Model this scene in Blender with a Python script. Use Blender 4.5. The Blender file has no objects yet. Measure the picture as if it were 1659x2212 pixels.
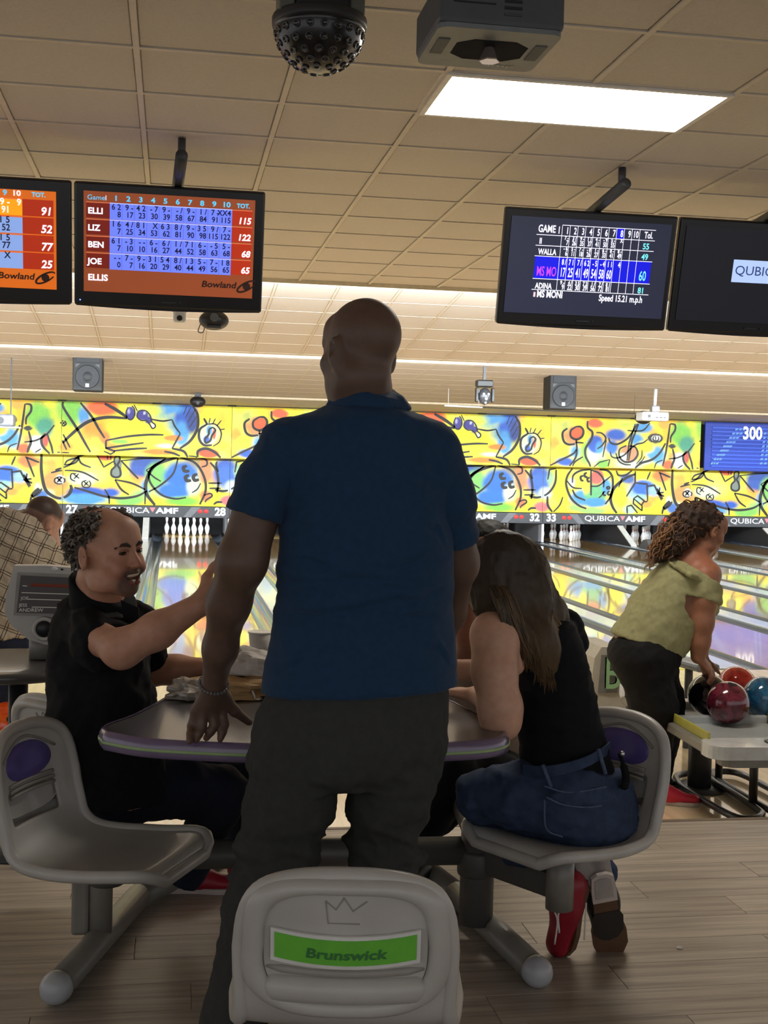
import bpy, bmesh, math, random
import numpy as np
from mathutils import Vector, Matrix, Euler

# ---------------------------------------------------------------- camera, world, lights, exposure
SC = bpy.context.scene
COL = SC.collection
F_PX, CX, CY, CAM_H = 2736.6, 829.5, 1106.0, 1.6905
YAW, PITCH, ROLL = .1664, -.0372, .0244
_fw = np.array([math.sin(YAW)*math.cos(PITCH), math.cos(YAW)*math.cos(PITCH), math.sin(PITCH)])
_r0 = np.array([math.cos(YAW), -math.sin(YAW), 0.0]); _u0 = np.cross(_r0, _fw)
_rt = math.cos(ROLL)*_r0 + math.sin(ROLL)*_u0
_up = -math.sin(ROLL)*_r0 + math.cos(ROLL)*_u0
cd = bpy.data.cameras.new('camera'); cam = bpy.data.objects.new('camera', cd); COL.objects.link(cam)
cd.sensor_fit = 'HORIZONTAL'; cd.sensor_width = 36.0; cd.lens = F_PX/1659*36.0
cd.clip_start = .05; cd.clip_end = 200
M = Matrix(((_rt[0], _up[0], -_fw[0], 0), (_rt[1], _up[1], -_fw[1], 0), (_rt[2], _up[2], -_fw[2], CAM_H), (0, 0, 0, 1)))
cam.matrix_world = M
SC.camera = cam

wd = bpy.data.worlds.new('world'); SC.world = wd; wd.use_nodes = True
_bg = wd.node_tree.nodes['Background']; _bg.inputs[0].default_value = (.97, .97, 1.0, 1); _bg.inputs[1].default_value = .78
SC.view_settings.view_transform = 'Standard'; SC.view_settings.look = 'None'
SC.view_settings.exposure = 0.0; SC.view_settings.gamma = 1.0; SC.view_settings.use_curve_mapping = False
try:
    SC.cycles.use_denoising = True; SC.cycles.max_bounces = 6; SC.cycles.diffuse_bounces = 3
    SC.cycles.glossy_bounces = 3; SC.cycles.sample_clamp_indirect = 4.0
    SC.cycles.caustics_reflective = False; SC.cycles.caustics_refractive = False
except Exception: pass

def area(name, loc, target, sx, sy, energy, col=(1, 1, 1), spread=180):
    l = bpy.data.lights.new(name, 'AREA'); l.shape = 'RECTANGLE'; l.size = sx; l.size_y = sy; l.energy = energy; l.color = col
    l.spread = math.radians(spread)
    o = bpy.data.objects.new(name, l); COL.objects.link(o); o.location = loc
    d = Vector(target)-Vector(loc); o.rotation_euler = d.to_track_quat('-Z', 'X' if abs(d.x) > 9e9 else 'Y').to_euler()
    return o
S = .24            # height of the seating floor above the lane level (one step up)
EDGE_Y = 4.96      # where the seating floor ends
FOUL_Y = 10.21; HEADPIN_Y = 28.5
LANE_P = 1.775; LANE28_X = .36
ZC = 3.26          # height of the front ceiling
E1, E2, E3 = (11.0, 3.243), (16.0, 3.01), (24.3, 2.90)      # lips of the stepped ceiling (y, z)
COOL = (.86, .94, 1.0)
# lamps tucked behind the lips of the stepped ceiling, washing the next ceiling field
area('cove_lamp_first', (3, E1[0]+.20, E1[1]+.10), (3, E1[0]+1.0, E1[1]+.50), 34, .10, 2500, COOL)
area('cove_lamp_second', (5, E2[0]+.20, E2[1]+.08), (5, E2[0]+1.0, E2[1]+.55), 38, .10, 2300, COOL)
area('cove_lamp_third', (7, E3[0]+.15, E3[1]+.03), (7, 27.7, 1.6), 42, .12, 125, COOL)
area('cove_lamp_fourth', (7, E3[0]+.16, E3[1]+.06), (7, E3[0]+.55, E3[1]+.50), 42, .08, 300, COOL)
# lamps of the lane bed: down from the coves
area('lane_lamp_first', (4, E1[0]+.12, E1[1]+.02), (4, 12.6, 0), 34, .12, 900, COOL)
area('lane_lamp_second', (6, E2[0]+.12, E2[1]+.02), (6, 20.0, 0), 38, .12, 420, COOL)

# ---------------------------------------------------------------- helpers
def ray(px, py): return _fw + _rt*(px-CX)/F_PX - _up*(py-CY)/F_PX
def W(px, py, Y):
    d = ray(px, py); return np.array([0, 0, CAM_H]) + d*Y/d[1]
def Wz(px, py, z):
    d = ray(px, py); return np.array([0, 0, CAM_H]) + d*(z-CAM_H)/d[2]
def lin(c):
    return tuple(((v/255)/12.92 if v/255 <= .04045 else ((v/255+.055)/1.055)**2.4) for v in c)

MATS = {}
def mat(name, rgb=None, rough=.5, metal=0., noise=.12, scale=18., bump=0., bscale=60., coat=0., attr=None, emit=None, estr=0., spec=.5, stretch=None, sheen=0.):
    if name in MATS: return MATS[name]
    m = bpy.data.materials.new(name); m.use_nodes = True
    nt = m.node_tree; b = nt.nodes['Principled BSDF']
    b.inputs['Roughness'].default_value = rough; b.inputs['Metallic'].default_value = metal
    b.inputs['Specular IOR Level'].default_value = spec
    if coat: b.inputs['Coat Weight'].default_value = coat; b.inputs['Coat Roughness'].default_value = .06
    if sheen: b.inputs['Sheen Weight'].default_value = sheen
    tc = nt.nodes.new('ShaderNodeTexCoord'); src = tc.outputs['Object']
    if stretch:
        mp = nt.nodes.new('ShaderNodeMapping'); mp.inputs['Scale'].default_value = stretch
        nt.links.new(src, mp.inputs['Vector']); src = mp.outputs['Vector']
    n = nt.nodes.new('ShaderNodeTexNoise'); n.inputs['Scale'].default_value = scale; n.inputs['Detail'].default_value = 3
    nt.links.new(src, n.inputs['Vector'])
    mx = nt.nodes.new('ShaderNodeMix'); mx.data_type = 'RGBA'; mx.blend_type = 'MULTIPLY'; mx.inputs[0].default_value = 1.0
    mr = nt.nodes.new('ShaderNodeMapRange'); mr.inputs[3].default_value = 1-noise; mr.inputs[4].default_value = 1+noise
    mr.inputs[1].default_value = .25; mr.inputs[2].default_value = .75
    nt.links.new(n.outputs['Fac'], mr.inputs[0])
    cb = nt.nodes.new('ShaderNodeCombineColor')
    for i in range(3): nt.links.new(mr.outputs[0], cb.inputs[i])
    if attr:
        a = nt.nodes.new('ShaderNodeAttribute'); a.attribute_name = attr
        nt.links.new(a.outputs['Color'], mx.inputs[6])
    else: mx.inputs[6].default_value = (*lin(rgb), 1)
    nt.links.new(cb.outputs[0], mx.inputs[7]); nt.links.new(mx.outputs[2], b.inputs['Base Color'])
    if bump:
        n2 = nt.nodes.new('ShaderNodeTexNoise'); n2.inputs['Scale'].default_value = bscale; n2.inputs['Detail'].default_value = 2
        nt.links.new(src, n2.inputs['Vector'])
        bp = nt.nodes.new('ShaderNodeBump'); bp.inputs['Strength'].default_value = bump; bp.inputs['Distance'].default_value = .005
        nt.links.new(n2.outputs['Fac'], bp.inputs['Height']); nt.links.new(bp.outputs[0], b.inputs['Normal'])
    if emit is not None:
        if attr: nt.links.new(a.outputs['Color'], b.inputs['Emission Color'])
        else: b.inputs['Emission Color'].default_value = (*lin(emit), 1)
        b.inputs['Emission Strength'].default_value = estr
    MATS[name] = m; return m

def tag(o, label=None, cat=None, group=None, kind=None):
    if label: o['label'] = label
    if cat: o['category'] = cat
    if group: o['group'] = group
    if kind: o['kind'] = kind
    return o
def thing(name, label, cat, loc=(0, 0, 0), group=None, kind=None):
    o = bpy.data.objects.new(name, None); COL.objects.link(o); o.location = Vector(loc)
    o.empty_display_size = .05
    return tag(o, label, cat, group, kind)
def base_of(o):
    while o.parent: o = o.parent
    return np.array(o.location)
def link(name, me, m, parent=None, smooth=True, loc=None):
    o = bpy.data.objects.new(name, me); COL.objects.link(o)
    if m is not None and not me.materials: me.materials.append(m)
    if smooth and len(me.polygons): me.polygons.foreach_set('use_smooth', [True]*len(me.polygons))
    if parent: o.parent = parent
    if loc is not None: o.location = Vector(loc)
    return o
def mesh_of(name, V, Fc):
    me = bpy.data.meshes.new(name); me.from_pydata([tuple(map(float, v)) for v in V], [], [tuple(int(i) for i in f) for f in Fc]); me.update(); return me
def mk(name, V, Fc, m, parent=None, smooth=False, col=None):
    """world-space vertices -> object; parts are stored relative to their thing's base, single things get their own base as origin"""
    V = np.asarray(V, float)
    if parent: off = base_of(parent)
    else: off = np.array([(V[:, 0].min()+V[:, 0].max())/2, (V[:, 1].min()+V[:, 1].max())/2, V[:, 2].min()])
    me = mesh_of(name, V-off, Fc)
    if col is not None:
        a = me.color_attributes.new('Col', 'FLOAT_COLOR', 'POINT'); c = np.ones((len(V), 4), np.float32); c[:, :3] = col
        a.data.foreach_set('color', c.ravel())
    o = link(name, me, m, parent, smooth, None if parent else off)
    return o

class MB:
    """collects shapes as world-space vertices and faces"""
    def __init__(s): s.V = []; s.F = []; s.n = 0
    def add(s, V, Fc):
        V = np.asarray(V, float); s.V.append(V); s.F += [tuple(i+s.n for i in f) for f in Fc]; s.n += len(V); return s
    def box(s, c, d, R=None, bev=0.):
        c = np.asarray(c, float); hx, hy, hz = [v/2 for v in d]
        if bev <= 0:
            V = np.array([[x, y, z] for x in (-hx, hx) for y in (-hy, hy) for z in (-hz, hz)])
            Fc = [(0, 1, 3, 2), (4, 6, 7, 5), (0, 4, 5, 1), (2, 3, 7, 6), (0, 2, 6, 4), (1, 5, 7, 3)]
        else:
            bm = bmesh.new(); bmesh.ops.create_cube(bm, size=1.0)
            for v in bm.verts: v.co = Vector((v.co.x*2*hx, v.co.y*2*hy, v.co.z*2*hz))
            bmesh.ops.bevel(bm, geom=bm.edges[:], offset=min(bev, min(hx, hy, hz)*.95), segments=2, affect='EDGES', profile=.5)
            bm.verts.index_update(); V = np.array([v.co[:] for v in bm.verts]); Fc = [tuple(v.index for v in f.verts) for f in bm.faces]; bm.free()
        if R is not None: V = V @ np.asarray(R).T
        return s.add(V+c, Fc)
    def tube(s, pts, r, seg=10, caps=True):
        pts = np.asarray(pts, float); n = len(pts); r = np.full(n, r) if np.isscalar(r) else np.asarray(r, float)
        T = np.gradient(pts, axis=0); T /= np.linalg.norm(T, axis=1)[:, None]+1e-12
        ref = np.array([0, 0, 1.]) if abs(T[0][2]) < .9 else np.array([1., 0, 0])
        N = np.cross(T[0], ref); N /= np.linalg.norm(N); V = []
        ang = np.linspace(0, 2*math.pi, seg, endpoint=False)
        for i in range(n):
            N = N-T[i]*(N@T[i]); N /= np.linalg.norm(N)+1e-12; B = np.cross(T[i], N)
            V.append(pts[i]+r[i]*(np.cos(ang)[:, None]*N+np.sin(ang)[:, None]*B))
        V = np.concatenate(V); Fc = []
        for i in range(n-1):
            for j in range(seg):
                k = (j+1) % seg; Fc.append((i*seg+j, i*seg+k, (i+1)*seg+k, (i+1)*seg+j))
        if caps: Fc.append(tuple(range(seg))[::-1]); Fc.append(tuple((n-1)*seg+j for j in range(seg)))
        return s.add(V, Fc)
    def lathe(s, prof, c=(0, 0, 0), seg=20, R=None):
        V = []; Fc = []; ang = np.linspace(0, 2*math.pi, seg, endpoint=False)
        for (r, z) in prof: V += [[r*math.cos(a), r*math.sin(a), z] for a in ang]
        n = len(prof)
        for i in range(n-1):
            for j in range(seg):
                k = (j+1) % seg; Fc.append((i*seg+j, i*seg+k, (i+1)*seg+k, (i+1)*seg+j))
        Fc.append(tuple(range(seg))[::-1]); Fc.append(tuple((n-1)*seg+j for j in range(seg)))
        V = np.array(V)
        if R is not None: V = V @ np.asarray(R).T
        return s.add(V+np.asarray(c, float), Fc)
    def ball(s, c, rad, seg=16, rings=10, R=None):
        rad = np.array([rad]*3 if np.isscalar(rad) else rad, float); V = [[0, 0, 1]]; Fc = []
        for i in range(1, rings):
            t = math.pi*i/rings
            V += [[math.sin(t)*math.cos(a), math.sin(t)*math.sin(a), math.cos(t)] for a in np.linspace(0, 2*math.pi, seg, endpoint=False)]
        V.append([0, 0, -1]); L = len(V)-1
        for j in range(seg):
            k = (j+1) % seg; Fc.append((0, 1+j, 1+k)); Fc.append((L, L-seg+k, L-seg+j))
        for i in range(rings-2):
            for j in range(seg):
                k = (j+1) % seg; a = 1+i*seg; Fc.append((a+j, a+seg+j, a+seg+k, a+k))
        V = np.array(V)*rad
        if R is not None: V = V @ np.asarray(R).T
        return s.add(V+np.asarray(c, float), Fc)
    def prism(s, poly, depth, O, X, Y, Z):
        """2-D polygon in frame (O; X, Y) extruded by depth along Z"""
        O, X, Y, Z = [np.asarray(v, float) for v in (O, X, Y, Z)]; n = len(poly)
        V = [O+X*p[0]+Y*p[1] for p in poly]+[O+X*p[0]+Y*p[1]+Z*depth for p in poly]
        Fc = [tuple(range(n))[::-1], tuple(range(n, 2*n))]+[(i, (i+1) % n, n+(i+1) % n, n+i) for i in range(n)]
        return s.add(V, Fc)
    def build(s, name, m, parent=None, smooth=False):
        return mk(name, np.concatenate(s.V), s.F, m, parent, smooth)

def rotz(a): c, s = math.cos(a), math.sin(a); return np.array([[c, -s, 0], [s, c, 0], [0, 0, 1.]])
def rotx(a): c, s = math.cos(a), math.sin(a); return np.array([[1., 0, 0], [0, c, -s], [0, s, c]])
def roty(a): c, s = math.cos(a), math.sin(a); return np.array([[c, 0, s], [0, 1., 0], [-s, 0, c]])
def rrect(w, h, r, n=5):
    P = []
    for cx, cy, a0 in ((w/2-r, h/2-r, 0), (-w/2+r, h/2-r, 90), (-w/2+r, -h/2+r, 180), (w/2-r, -h/2+r, 270)):
        for i in range(n+1):
            a = math.radians(a0+90*i/n); P.append((cx+r*math.cos(a), cy+r*math.sin(a)))
    return P
def catmull(P, n=8):
    P = np.asarray(P, float)
    if len(P) < 3: return np.array([P[0]+(P[-1]-P[0])*t for t in np.linspace(0, 1, n+1)])
    Q = np.vstack([2*P[0]-P[1], P, 2*P[-1]-P[-2]]); out = []
    for i in range(1, len(Q)-2):
        for t in np.linspace(0, 1, n, endpoint=False):
            a, b, c, d = Q[i-1], Q[i], Q[i+1], Q[i+2]
            out.append(.5*((2*b)+(-a+c)*t+(2*a-5*b+4*c-d)*t*t+(-a+3*b-3*c+d)*t**3))
    out.append(P[-1]); return np.array(out)

_tc = {}
def text_geo(txt, size, align='LEFT', bold=0., shear=0., xs=1.0, font_res=3):
    """flat letter outlines -> (V2, faces) in text plane, built with the built-in font"""
    key = (txt, size, align, bold, shear, xs)
    if key in _tc: return _tc[key]
    cu = bpy.data.curves.new('txt', 'FONT'); cu.body = txt; cu.size = size; cu.align_x = align; cu.offset = bold; cu.shear = shear
    cu.resolution_u = font_res; cu.fill_mode = 'FRONT'
    ob = bpy.data.objects.new('txt', cu)
    me = ob.to_mesh()
    V = np.array([v.co[:] for v in me.vertices]) if len(me.vertices) else np.zeros((0, 3)); Fc = [tuple(p.vertices) for p in me.polygons]
    ob.to_mesh_clear(); bpy.data.objects.remove(ob); bpy.data.curves.remove(cu)
    if len(V): V[:, 0] *= xs
    _tc[key] = (V, Fc); return V, Fc
def put_text(mb, txt, size, O, X, Y, align='LEFT', bold=0., shear=0., xs=1.0, lift=0.):
    V, Fc = text_geo(txt, size, align, bold, shear, xs)
    if not len(V): return
    O, X, Y = [np.asarray(v, float) for v in (O, X, Y)]; Z = np.cross(X, Y)
    mb.add(O+V[:, :1]*X+V[:, 1:2]*Y+Z*lift, Fc)
def ribbon(P, w):
    """flat ribbon along a 2-D polyline, tapering slightly at its ends -> (V2, quads)"""
    P = np.asarray(P, float); T = np.gradient(P, axis=0); T /= np.linalg.norm(T, axis=1)[:, None]+1e-9
    N = np.stack([-T[:, 1], T[:, 0]], 1); n = len(P); t = np.linspace(0, 1, n)
    ww = w*.5*(.55+.45*np.sin(math.pi*np.clip(t, .03, .97))**.5)
    V = np.concatenate([P+N*ww[:, None], P-N*ww[:, None]]); return V, [(i, i+1, n+i+1, n+i) for i in range(n-1)]
def copy_tree(o, parent=None):
    c = o.copy(); COL.objects.link(c); c.parent = parent
    for ch in list(o.children): copy_tree(ch, c)
    return c
rnd = random.Random(7)
# ================================================================ the room: floors, stepped ceiling
def wood_mat(name, c1, c2, c3, rough, board=None, axis=0, coat=0., grain=(1.2, 40, 1), dark=.35, spec=.5):
    m = bpy.data.materials.new(name); m.use_nodes = True; nt = m.node_tree; b = nt.nodes['Principled BSDF']
    tc = nt.nodes.new('ShaderNodeTexCoord'); oi = nt.nodes.new('ShaderNodeObjectInfo')
    mp = nt.nodes.new('ShaderNodeMapping'); mp.inputs['Scale'].default_value = grain
    ad = nt.nodes.new('ShaderNodeVectorMath'); ad.operation = 'ADD'
    sc = nt.nodes.new('ShaderNodeVectorMath'); sc.operation = 'SCALE'; sc.inputs['Scale'].default_value = 37.0
    cx = nt.nodes.new('ShaderNodeCombineXYZ')
    for i in range(3): nt.links.new(oi.outputs['Random'], cx.inputs[i])
    nt.links.new(cx.outputs[0], sc.inputs[0]); nt.links.new(tc.outputs['Object'], ad.inputs[0]); nt.links.new(sc.outputs[0], ad.inputs[1])
    nt.links.new(ad.outputs[0], mp.inputs['Vector'])
    n = nt.nodes.new('ShaderNodeTexNoise'); n.inputs['Scale'].default_value = 1.0; n.inputs['Detail'].default_value = 5; n.inputs['Roughness'].default_value = .6
    nt.links.new(mp.outputs[0], n.inputs['Vector'])
    cr = nt.nodes.new('ShaderNodeValToRGB'); e = cr.color_ramp.elements
    e[0].position = .3; e[0].color = (*lin(c1), 1); e[1].position = .7; e[1].color = (*lin(c3), 1); x = e.new(.5); x.color = (*lin(c2), 1)
    nt.links.new(n.outputs['Fac'], cr.inputs[0])
    hs = nt.nodes.new('ShaderNodeHueSaturation'); mr = nt.nodes.new('ShaderNodeMapRange'); mr.inputs[3].default_value = 1-dark/2; mr.inputs[4].default_value = 1+dark/2
    if board:      # strips within one mesh
        sx = nt.nodes.new('ShaderNodeSeparateXYZ'); nt.links.new(tc.outputs['Object'], sx.inputs[0])
        dv = nt.nodes.new('ShaderNodeMath'); dv.operation = 'DIVIDE'; dv.inputs[1].default_value = board; nt.links.new(sx.outputs[axis], dv.inputs[0])
        fl = nt.nodes.new('ShaderNodeMath'); fl.operation = 'FLOOR'; nt.links.new(dv.outputs[0], fl.inputs[0])
        wn = nt.nodes.new('ShaderNodeTexWhiteNoise'); wn.noise_dimensions = '1D'; nt.links.new(fl.outputs[0], wn.inputs['W'])
        nt.links.new(wn.outputs['Value'], mr.inputs[0])
    else: nt.links.new(oi.outputs['Random'], mr.inputs[0])
    nt.links.new(mr.outputs[0], hs.inputs['Value']); nt.links.new(cr.outputs[0], hs.inputs['Color']); nt.links.new(hs.outputs[0], b.inputs['Base Color'])
    b.inputs['Roughness'].default_value = rough; b.inputs['Specular IOR Level'].default_value = spec
    if coat: b.inputs['Coat Weight'].default_value = coat; b.inputs['Coat Roughness'].default_value = .04
    MATS[name] = m; return m
M_plank = wood_mat('vinyl_plank_grey_oak', (132, 120, 108), (164, 152, 138), (188, 177, 162), .40, grain=(1.6, 34, 1), dark=.16)
M_app = wood_mat('approach_maple', (230, 206, 160), (238, 216, 174), (244, 226, 188), .16, board=.0271*2, axis=0, coat=.6, grain=(30, 1.4, 1), dark=.12)
M_lane = wood_mat('lane_maple', (196, 152, 86), (212, 170, 104), (226, 188, 124), .10, coat=.9, grain=(30, 1.0, 1), dark=.16)
M_lane2 = wood_mat('lane_maple_far', (196, 152, 86), (212, 170, 104), (226, 188, 124), .10, board=.0533, axis=0, coat=.9, grain=(30, 1.0, 1), dark=.16)

# seating floor: slab with one object for each plank in view
fl = MB().box((1.5, (-4+EDGE_Y)/2, S-.065), (20, EDGE_Y+4, .12)).build('floor', mat('floor_subfloor', (70, 62, 55), .9)); tag(fl, kind='structure')
off = base_of(fl)
PW, PL = .178, 1.21
pm_ = MB().box((0, 0, 0), (PL-.0015, PW-.0015, .006), bev=.0012); pme = mesh_of('plank', np.concatenate(pm_.V), pm_.F)
yrow = EDGE_Y-.03-PW/2; row = 0
while yrow > 1.75:
    half = .55*yrow+1.0; xc = .17*yrow; x = xc-half-rnd.random()*PL
    while x < xc+half+.3:
        link('plank', pme, M_plank, fl, False, np.array([x+PL/2, yrow, S-.002])-off); x += PL
    yrow -= PW; row += 1
tag(MB().box((1.5, (-4+yrow+PW/2)/2, S-.002), (20, yrow+PW/2+4, .006)).build('floor', M_plank), kind='structure')
tag(MB().box((1.5, EDGE_Y-.012, S-.004), (20, .03, .014), bev=.004).build('trim_1', mat('step_nosing', (120, 104, 88), .45)), kind='structure')
tag(MB().box((1.5, EDGE_Y-.01, S/2-.02), (20, .02, S-.03)).build('baseboard_step', mat('step_riser', (58, 52, 48), .7)), kind='structure')
# approach
tag(MB().box((4, (EDGE_Y+FOUL_Y)/2, -.03), (44, FOUL_Y-EDGE_Y-.006, .06)).build('floor', M_app), kind='structure')
tag(MB().box((4, FOUL_Y, -.0295), (44, .012, .06)).build('trim_2', mat('foul_line_black', (30, 28, 28), .3)), kind='structure')

# ceiling fields: T-bar grid with a tile object for each tile in view
M_tile = mat('ceiling_tile', (202, 194, 184), .95, noise=.05, scale=90, bump=.25, bscale=220, spec=.2)
M_bar = mat('ceiling_tbar', (204, 194, 178), .6, noise=.05)
TS = .6096
def ceiling_field(y0, z0, y1, z1, x0, x1, gx, skip=(), bz=.004):
    L = math.hypot(y1-y0, z1-z0); a = math.atan2(z1-z0, y1-y0); Rm = rotx(a)
    mb = MB(); dirv = Rm @ np.array([0, 1., 0]); nz = Rm @ np.array([0, 0, 1.])
    mb.box(np.array([(x0+x1)/2, (y0+y1)/2, (z0+z1)/2])+nz*.03, (x1-x0, L, .02), R=Rm)      # backing board above the grid
    k0 = int(math.floor((x0-gx)/TS)); k1 = int(math.ceil((x1-gx)/TS)); nrow = int(L/TS)+1
    xs = [gx+k*TS for k in range(k0, k1) if x0 <= gx+k*TS <= x1]
    for x in xs: mb.box(np.array([x, (y0+y1)/2, (z0+z1)/2])+nz*bz, (.024, L, .008), R=Rm)
    for j in range(nrow+1):
        c = np.array([0, y0, z0])+dirv*min(j*TS, L); mb.box(np.array([(x0+x1)/2, c[1], c[2]])+nz*(bz+.0005), (x1-x0, .024, .008), R=Rm)
    ob = mb.build('ceiling', M_bar); tag(ob, kind='structure'); o0 = base_of(ob)
    t = MB()
    t.box((0, 0, .012), (TS-.03, TS-.03, .012), bev=.004); tme = mesh_of('ceiling_tile', np.concatenate(t.V), t.F); n = 0
    for j in range(nrow):
        if (j+1)*TS > L+.02: continue
        for x in xs[:-1]:
            c = np.array([x+TS/2, y0, z0])+dirv*(j+.5)*TS
            if any(abs(c[0]-sx) < .02+swx and abs(c[1]-sy) < swy+.02 for sx, sy, swx, swy in skip): continue
            px = F_PX*((c-np.array([0, 0, CAM_H])) @ _rt)/max((c-np.array([0, 0, CAM_H])) @ _fw, .1)+CX
            py = CY-F_PX*((c-np.array([0, 0, CAM_H])) @ _up)/max((c-np.array([0, 0, CAM_H])) @ _fw, .1)
            m_ = 420
            if c[1] < 2.2 or not (-m_ < px < 1659+m_) or not (-360 < py): continue
            to = link('ceiling_tile', tme, M_tile, ob, False, c-o0); to.rotation_euler = (a, 0, 0); n += 1
    # the tiles out of view: one sheet
    mb2 = MB().box(np.array([(x0+x1)/2, (y0+y1)/2, (z0+z1)/2])+nz*.016, (x1-x0, L, .008), R=Rm)
    sh = mk('tile_sheet', np.concatenate(mb2.V), mb2.F, M_tile, ob); sh['kind'] = 'stuff'
    return n
GX = 1.055
n1 = ceiling_field(5.615-TS*15, ZC, E1[0], ZC, -10, 16, GX, skip=((GX+TS, 5.31, TS*.6, TS*.4),))
n2 = ceiling_field(E1[0]+.02, 3.52, E2[0], E2[1]+.02, -14, 22, GX-.1, bz=.0082)
def ceiling_plain(y0, z0, y1, z1, x0, x1):
    L = math.hypot(y1-y0, z1-z0); a = math.atan2(z1-z0, y1-y0); Rm = rotx(a); nz = Rm @ np.array([0, 0, 1.]); dv = Rm @ np.array([0, 1., 0])
    mb = MB().box(np.array([(x0+x1)/2, (y0+y1)/2, (z0+z1)/2])+nz*.016, (x1-x0, L, .012), R=Rm)
    ob = mb.build('ceiling', M_tile); tag(ob, kind='structure'); g = MB()
    for k in range(int((x1-x0)/TS)): g.box(np.array([x0+k*TS, (y0+y1)/2, (z0+z1)/2])+nz*.0125, (.020, L, .008), R=Rm)
    for j in range(int(L/TS)+1):
        c = np.array([(x0+x1)/2, y0, z0])+dv*j*TS; g.box(c+nz*.013, (x1-x0, .020, .008), R=Rm)
    gp = g.build('grid_bars', M_bar, ob); gp['kind'] = 'stuff'
ceiling_plain(E2[0]+.02, 3.42, E3[0], E3[1]+.02, -18, 26)
ceiling_plain(E3[0]+.02, 3.12, 28.2, 2.815, -20, 30)
for i, ((y, z), up, x0, x1) in enumerate(((E1, 3.56, -14, 22), (E2, 3.5, -18, 26), (E3, 3.2, -20, 30))):   # lips: drop edge of each field
    tag(MB().box(((x0+x1)/2, y, (z+up)/2-.005), (x1-x0, .025, up-z)).build('trim_%d' % (3+i), mat('ceiling_lip', (214, 200, 172), .8)), kind='structure')
# end wall behind the pin decks
tag(MB().box((5, 31.2, 1.2), (60, .1, 4.4)).build('wall_end', mat('pit_black', (14, 14, 15), .9)), kind='structure')
# ================================================================ lanes, gutters, pins, masks
PAIR = LANE_P*2; SEAM0 = LANE28_X+LANE_P/2-PAIR     # seam between lanes 26 | 27
def num(n):
    t = {2: 'twenty', 3: 'thirty', 4: 'forty'}[n//10]; u = ['', 'one', 'two', 'three', 'four', 'five', 'six', 'seven', 'eight', 'nine'][n % 10]
    return t+('-'+u if u else '')
LW = 1.0668; GW = .235; DECK_END = 29.75
M_gut = mat('gutter_grey', (74, 82, 92), .18, noise=.08, coat=.4)
M_cap = mat('capping_light_grey', (196, 200, 204), .22, noise=.05, coat=.5)
M_kick = mat('kickback_grey', (96, 98, 102), .5)
M_kedge = mat('kickback_edge_white', (226, 228, 230), .35)
def lane_x(n): return LANE28_X+(n-28)*LANE_P
bd = MB().box((0, 0, -.02), (LW/20-.0004, 1, .04)); bme = mesh_of('board', np.concatenate(bd.V), bd.F)
LY0, LY1 = FOUL_Y+.006, DECK_END
for n in range(24, 42):
    x = lane_x(n)
    t = thing('bowling_lane', 'glossy maple bowling lane %s with grey gutters' % num(n), 'bowling lane', (x, LY0, -.06))
    o0 = np.array(t.location)
    if n in (27, 28, 29, 32, 33, 34, 35, 36):
        for k in range(20):
            b = link('board', bme, M_lane, t, False, np.array([x-LW/2+(k+.5)*LW/20, (LY0+LY1)/2, 0])-o0); b.scale = (1, LY1-LY0, 1)
    else: MB().box((x, (LY0+LY1)/2, -.02), (LW, LY1-LY0, .04)).build('lane_bed', M_lane2, t)
    for s in (-1, 1):          # half-round gutters
        ang = np.linspace(math.pi, 2*math.pi, 11); xc = x+s*(LW/2+GW/2)
        sec = [(xc+GW/2*math.cos(a), .085*math.sin(a)-.004) for a in ang]
        V = [(px, y, z) for y in (LY0, LY1) for px, z in sec]; m = len(sec)
        V += [(px, y, z-.015) for y in (LY0, LY1) for px, z in sec]
        Fc = [(i, i+1, m+i+1, m+i) for i in range(m-1)]
        mk('gutter', V, Fc, M_gut, t, True)
# division cappings between lanes
for n in range(24, 41):
    xb = lane_x(n)+LANE_P/2; w = LANE_P-LW-2*GW
    c = MB().box((xb, (LY0+27.6)/2, .0), (w, 27.6-LY0, .03), bev=.008).build('division_capping', M_cap)
    tag(c, 'light grey capping strip running between lanes %s and %s' % (num(n), num(n+1)), 'capping')
    pairseam = (n % 2 == 0)
    k = thing('kickback_partition', ('dark kickback partition with a slanted white edge between lanes %s and %s' if not pairseam else 'kickback partition with an upright white edge between lanes %s and %s') % (num(n), num(n+1)), 'partition', (xb, 27.9, 0))
    if pairseam:
        MB().box((xb, 29.0, .455), (.10, 2.0, .87)).build('panel', M_kick, k)
        MB().box((xb, 27.84, .225), (.05, .05, .41)).build('edge_strip', M_kedge, k)
    else:
        P = [(26.75, .018), (30.0, .018), (30.0, .9), (27.98, .9), (27.98, .42), (27.68, .42)]
        MB().prism(P, .12, (xb-.06, 0, 0), (0, 1, 0), (0, 0, 1), (1, 0, 0)).build('panel', mat('kickback_dark', (44, 45, 48), .45), k)
        a = np.array([xb, 26.72, .03]); b = np.array([xb, 27.66, .425]); d = b-a; L = np.linalg.norm(d); an = math.atan2(d[2], d[1])
        MB().box((a+b)/2, (.13, L, .025), R=rotx(an)).build('edge_strip', M_kedge, k)
    # pit side boards beyond the gutters
# pit floor and curtain per lane
for n in range(25, 40):
    x = lane_x(n)
    tag(MB().box((x, 30.1, .5), (LANE_P-.14, .06, 1.1)).build('pit_curtain', mat('pit_curtain_black', (16, 16, 17), .95)), 'black pit curtain hanging behind the pins of lane %s' % num(n), 'curtain')
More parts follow.
